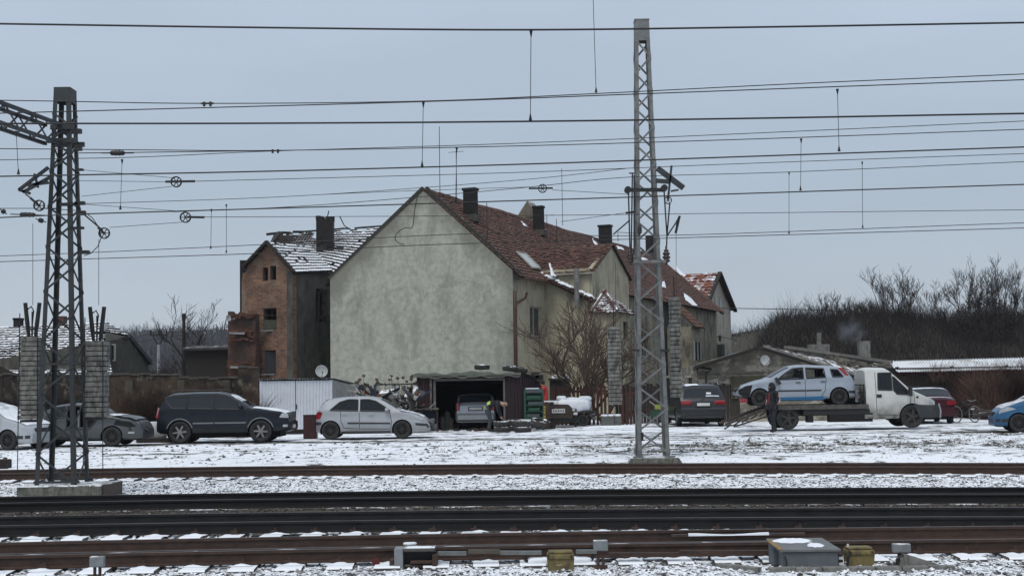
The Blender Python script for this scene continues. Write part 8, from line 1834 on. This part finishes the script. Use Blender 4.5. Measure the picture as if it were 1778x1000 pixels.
# thicket masses
def thicket(name, label, rootsfn, n, hmin, hmax, wid, lean, seed, m, segs=3):
    r = np.random.default_rng(seed); pts = rootsfn(r, n); v, f = blades(pts, hmin, hmax, wid, lean, seed, segs); return link(name, npmesh(name, v, f, m), kind='stuff', label=label)
def bank(r, n):
    x = r.uniform(9, 62, n); y = np.where(r.uniform(0,1,n) < .8, r.uniform(80, 104, n), r.uniform(104, 135, n)); z = gheight(x, y); return np.stack([x, y, z-.05], -1)[z > .3]
TH = mat('thicket_twigs', (.044,.035,.032), (.013,.011,.011), .45, .98, detail=8, lo=.38, hi=.62); TH2 = mat('bramble_stems', (.12,.065,.048), (.04,.026,.022), 1.5, .95)
thicket('bank_thicket', 'dense dark leafless thicket covering the bank', bank, 60000, .5, 1.7, .035, .6, 41, TH)
def skyl(r, n): x = r.uniform(9, 60, n); y = r.uniform(88, 101, n); k = .5+.5*np.sin(x*.9)*np.sin(x*2.3+1); z = gheight(x, y); return np.stack([x, y, z-.05], -1)[(z > 2) & (r.uniform(0,1,n) < .25+k)]
thicket('skyline_shrubs', 'thin upright leafless shrubs along the top of the bank', skyl, 9000, .9, 3.0, .026, .38, 55, TH)
v_r = lambda x0, x1, y0, y1, z0=0, z1=0: (lambda r, n: np.stack([r.uniform(x0, x1, n), r.uniform(y0, y1, n), r.uniform(z0, z1, n) if z1 > z0 else np.zeros(n)], -1))
thicket('bramble_thicket', 'rusty brown brambles climbing the plank shed at right', v_r(X(1688,61),X(1778,61)+6,59.5,62.5,0,1.4), 20000, .5, 1.5, .028, .6, 42, TH2)
thicket('bramble_thicket', 'sparse tangled stems over the corrugated roof', v_r(X(1620,62),X(1778,62)+6,61.8,63,1.6,2.2), 1600, .3, 1.0, .018, .7, 43, TH2)
def wallbush(r, n): x = r.uniform(X(192,57), X(452,57), n); y = r.uniform(56.5, 59.6, n); k = .5+.5*np.sin(x*1.7+1)*np.sin(x*.6); return np.stack([x, y, r.uniform(0, .9, n)*k], -1)
thicket('hedge_thicket', 'brown leafless hedge before the yard wall', wallbush, 34000, .5, 1.7, .028, .5, 44, mat('hedge_twigs', (.13,.082,.052), (.028,.020,.016), .9, .95, detail=8, lo=.4, hi=.6))
thicket('hedge_thicket', 'dark undergrowth at the far left wall', v_r(X(-60,58),X(192,58),57.5,59.5,0,.8), 9000, .5, 1.5, .026, .4, 45, TH)
def reddish(r, n): x = r.uniform(X(385,65), X(452,65), n); return np.stack([x, r.uniform(63, 66, n), r.uniform(0, 1.6, n)], -1)
thicket('ivy_thicket', 'red brown shrub mass at the foot of the brick ruin', reddish, 8000, .3, 1.2, .02, .45, 46, mat('russet_twigs', (.11,.045,.025), (.05,.03,.02), 2, .95))
thicket('weed_stalks', 'dry weed stalks behind the scrap heap', v_r(X(612,57.5),X(728,57.5),57,59,0,.3), 700, 1.0, 2.1, .016, .18, 47, BRN)
# umbels on some stalks
um = MB(); ru = random.Random(5)
for k in range(26):
    px = ru.uniform(618, 725); q = P(px, ru.uniform(652, 674), 57.8); um.box(q, (.13,.1,.05), (ru.random(),ru.random(),0))
    um.tube([Vector((q.x+ru.uniform(-.2,.2), q.y, 0)), q], .008, 3)
um.build('dead_umbels', BRN, kind='stuff', label='dead flower heads behind the scrap heap')
# middle distance scrub and distant wooded ridge
def farw(r, n): x = r.uniform(-75, 10, n); y = r.uniform(92, 135, n); return np.stack([x, y, gheight(x, y)], -1)
thicket('far_scrub', 'brown scrub beyond the yard wall', farw, 16000, 1.0, 3.2, .05, .3, 48, TH)
def ridge(r, n): x = r.uniform(-330, 60, n); y = r.uniform(430, 760, n); return np.stack([x, y, gheight(x, y)], -1)
thicket('far_woods', 'distant wooded ridge left of the brick ruin', ridge, 26000, 5, 11, .9, .12, 49, mat('far_wood', (.05,.045,.045), (.03,.028,.028), .02, .98), 2)
# poles
t = thing('utility_pole', 'dark wooden pole left of the bare tree', 'pole', (X(319,84), 84, 0)); MB().tube([(0,0,-.2),(0,0,Z(319,546,84))], [.14,.10], 8).build('shaft', WOODD, t); MB().tube([(0,0,Z(319,546,84)-.3),(0,0,Z(319,546,84)+.05)], .13, 8).build('cap', BLACKM, t)
Yp = 150; t = thing('power_pylon', 'pale concrete power pole with three insulators on its crossarm', 'pole', (X(275,Yp), Yp, 0)); zt_ = Z(275,582,Yp); CP = mat('pale_pole', (.30,.31,.32))
MB().tube([(0,0,-.5),(0,0,zt_-1.0)], [.25,.16], 8).build('shaft', CP, t); MB().bar((0,0,zt_-1.2),(-.6,0,zt_-.1),.14).build('arm', WOODD, t); MB().bar((0,0,zt_-1.2),(.6,0,zt_-.1),.14).build('arm', WOODD, t); MB().bar((-.95,0,zt_),(.95,0,zt_),.14).build('crossarm', WOODD, t)
for k in (-.85,0,.85): MB().tube([(k,0,zt_),(k,0,zt_+.6)], .10, 8).build('insulator', BLACKM, t)
for k, (pts, Y, lab) in enumerate((([(190,602),(262,578),(275,577)],150,'thin distant wire falling to the power pole from the left'),([(281,577),(340,575),(420,571)],150,'thin distant wire running right from the power pole'),([(200,600),(319,581),(400,566)],84,'thin wire passing the wooden pole to the ruin'),([(1250,535),(1420,538),(1600,545)],105,'thin wire leading right from the far cream house'))):
    wire(pts, Y, .03 if Y > 100 else .014, lab, (0,0), 'thin distant wires', 4)
# roosting clump dark evergreens
for k, (px, h_) in enumerate(((1298,1.5),(1716,2.2))):
    x = X(px, 95); t = thing('dark_bush', ('rounded dark bush at the left end of the bank','dark dense bush at the foot of the twin trees')[k], 'bush', (x, 95, float(gheight(x,95)))); r = np.random.default_rng(60+k); n = 5000
    a = r.normal(0, 1, (n,3)); a /= np.linalg.norm(a, axis=1)[:,None]; a *= r.uniform(.5,1,n)[:,None]**.5; pts = a*np.array([h_*1.0,h_,h_*.8])+np.array([0,0,h_*.6]); pts[:,2] = np.abs(pts[:,2])
    v, f = blades(pts, .1, .3, .06, .8, 61+k, 1); link('crown', npmesh('crown', v, f, TH), t); MB().tube([(0,0,-.2),(0,0,h_)], .08, 6).build('stem', BARK, t)
# ================================================================== AIR
hz = MB(); hz.box2((-1200,-20,-3),(1200,2300,34.0)); hm = bpy.data.materials.new('haze'); hm.use_nodes = True; n_ = hm.node_tree.nodes; n_.remove(n_['Principled BSDF']); pv = n_.new('ShaderNodeVolumePrincipled'); pv.inputs['Density'].default_value = .00022; pv.inputs['Color'].default_value = (.88,.92,1,1); pv.inputs['Anisotropy'].default_value = .2; hm.node_tree.links.new(pv.outputs[0], n_['Material Output'].inputs['Volume'])
HAZE = True
if HAZE: hz.build('haze', hm, kind='stuff', label='thin winter haze')
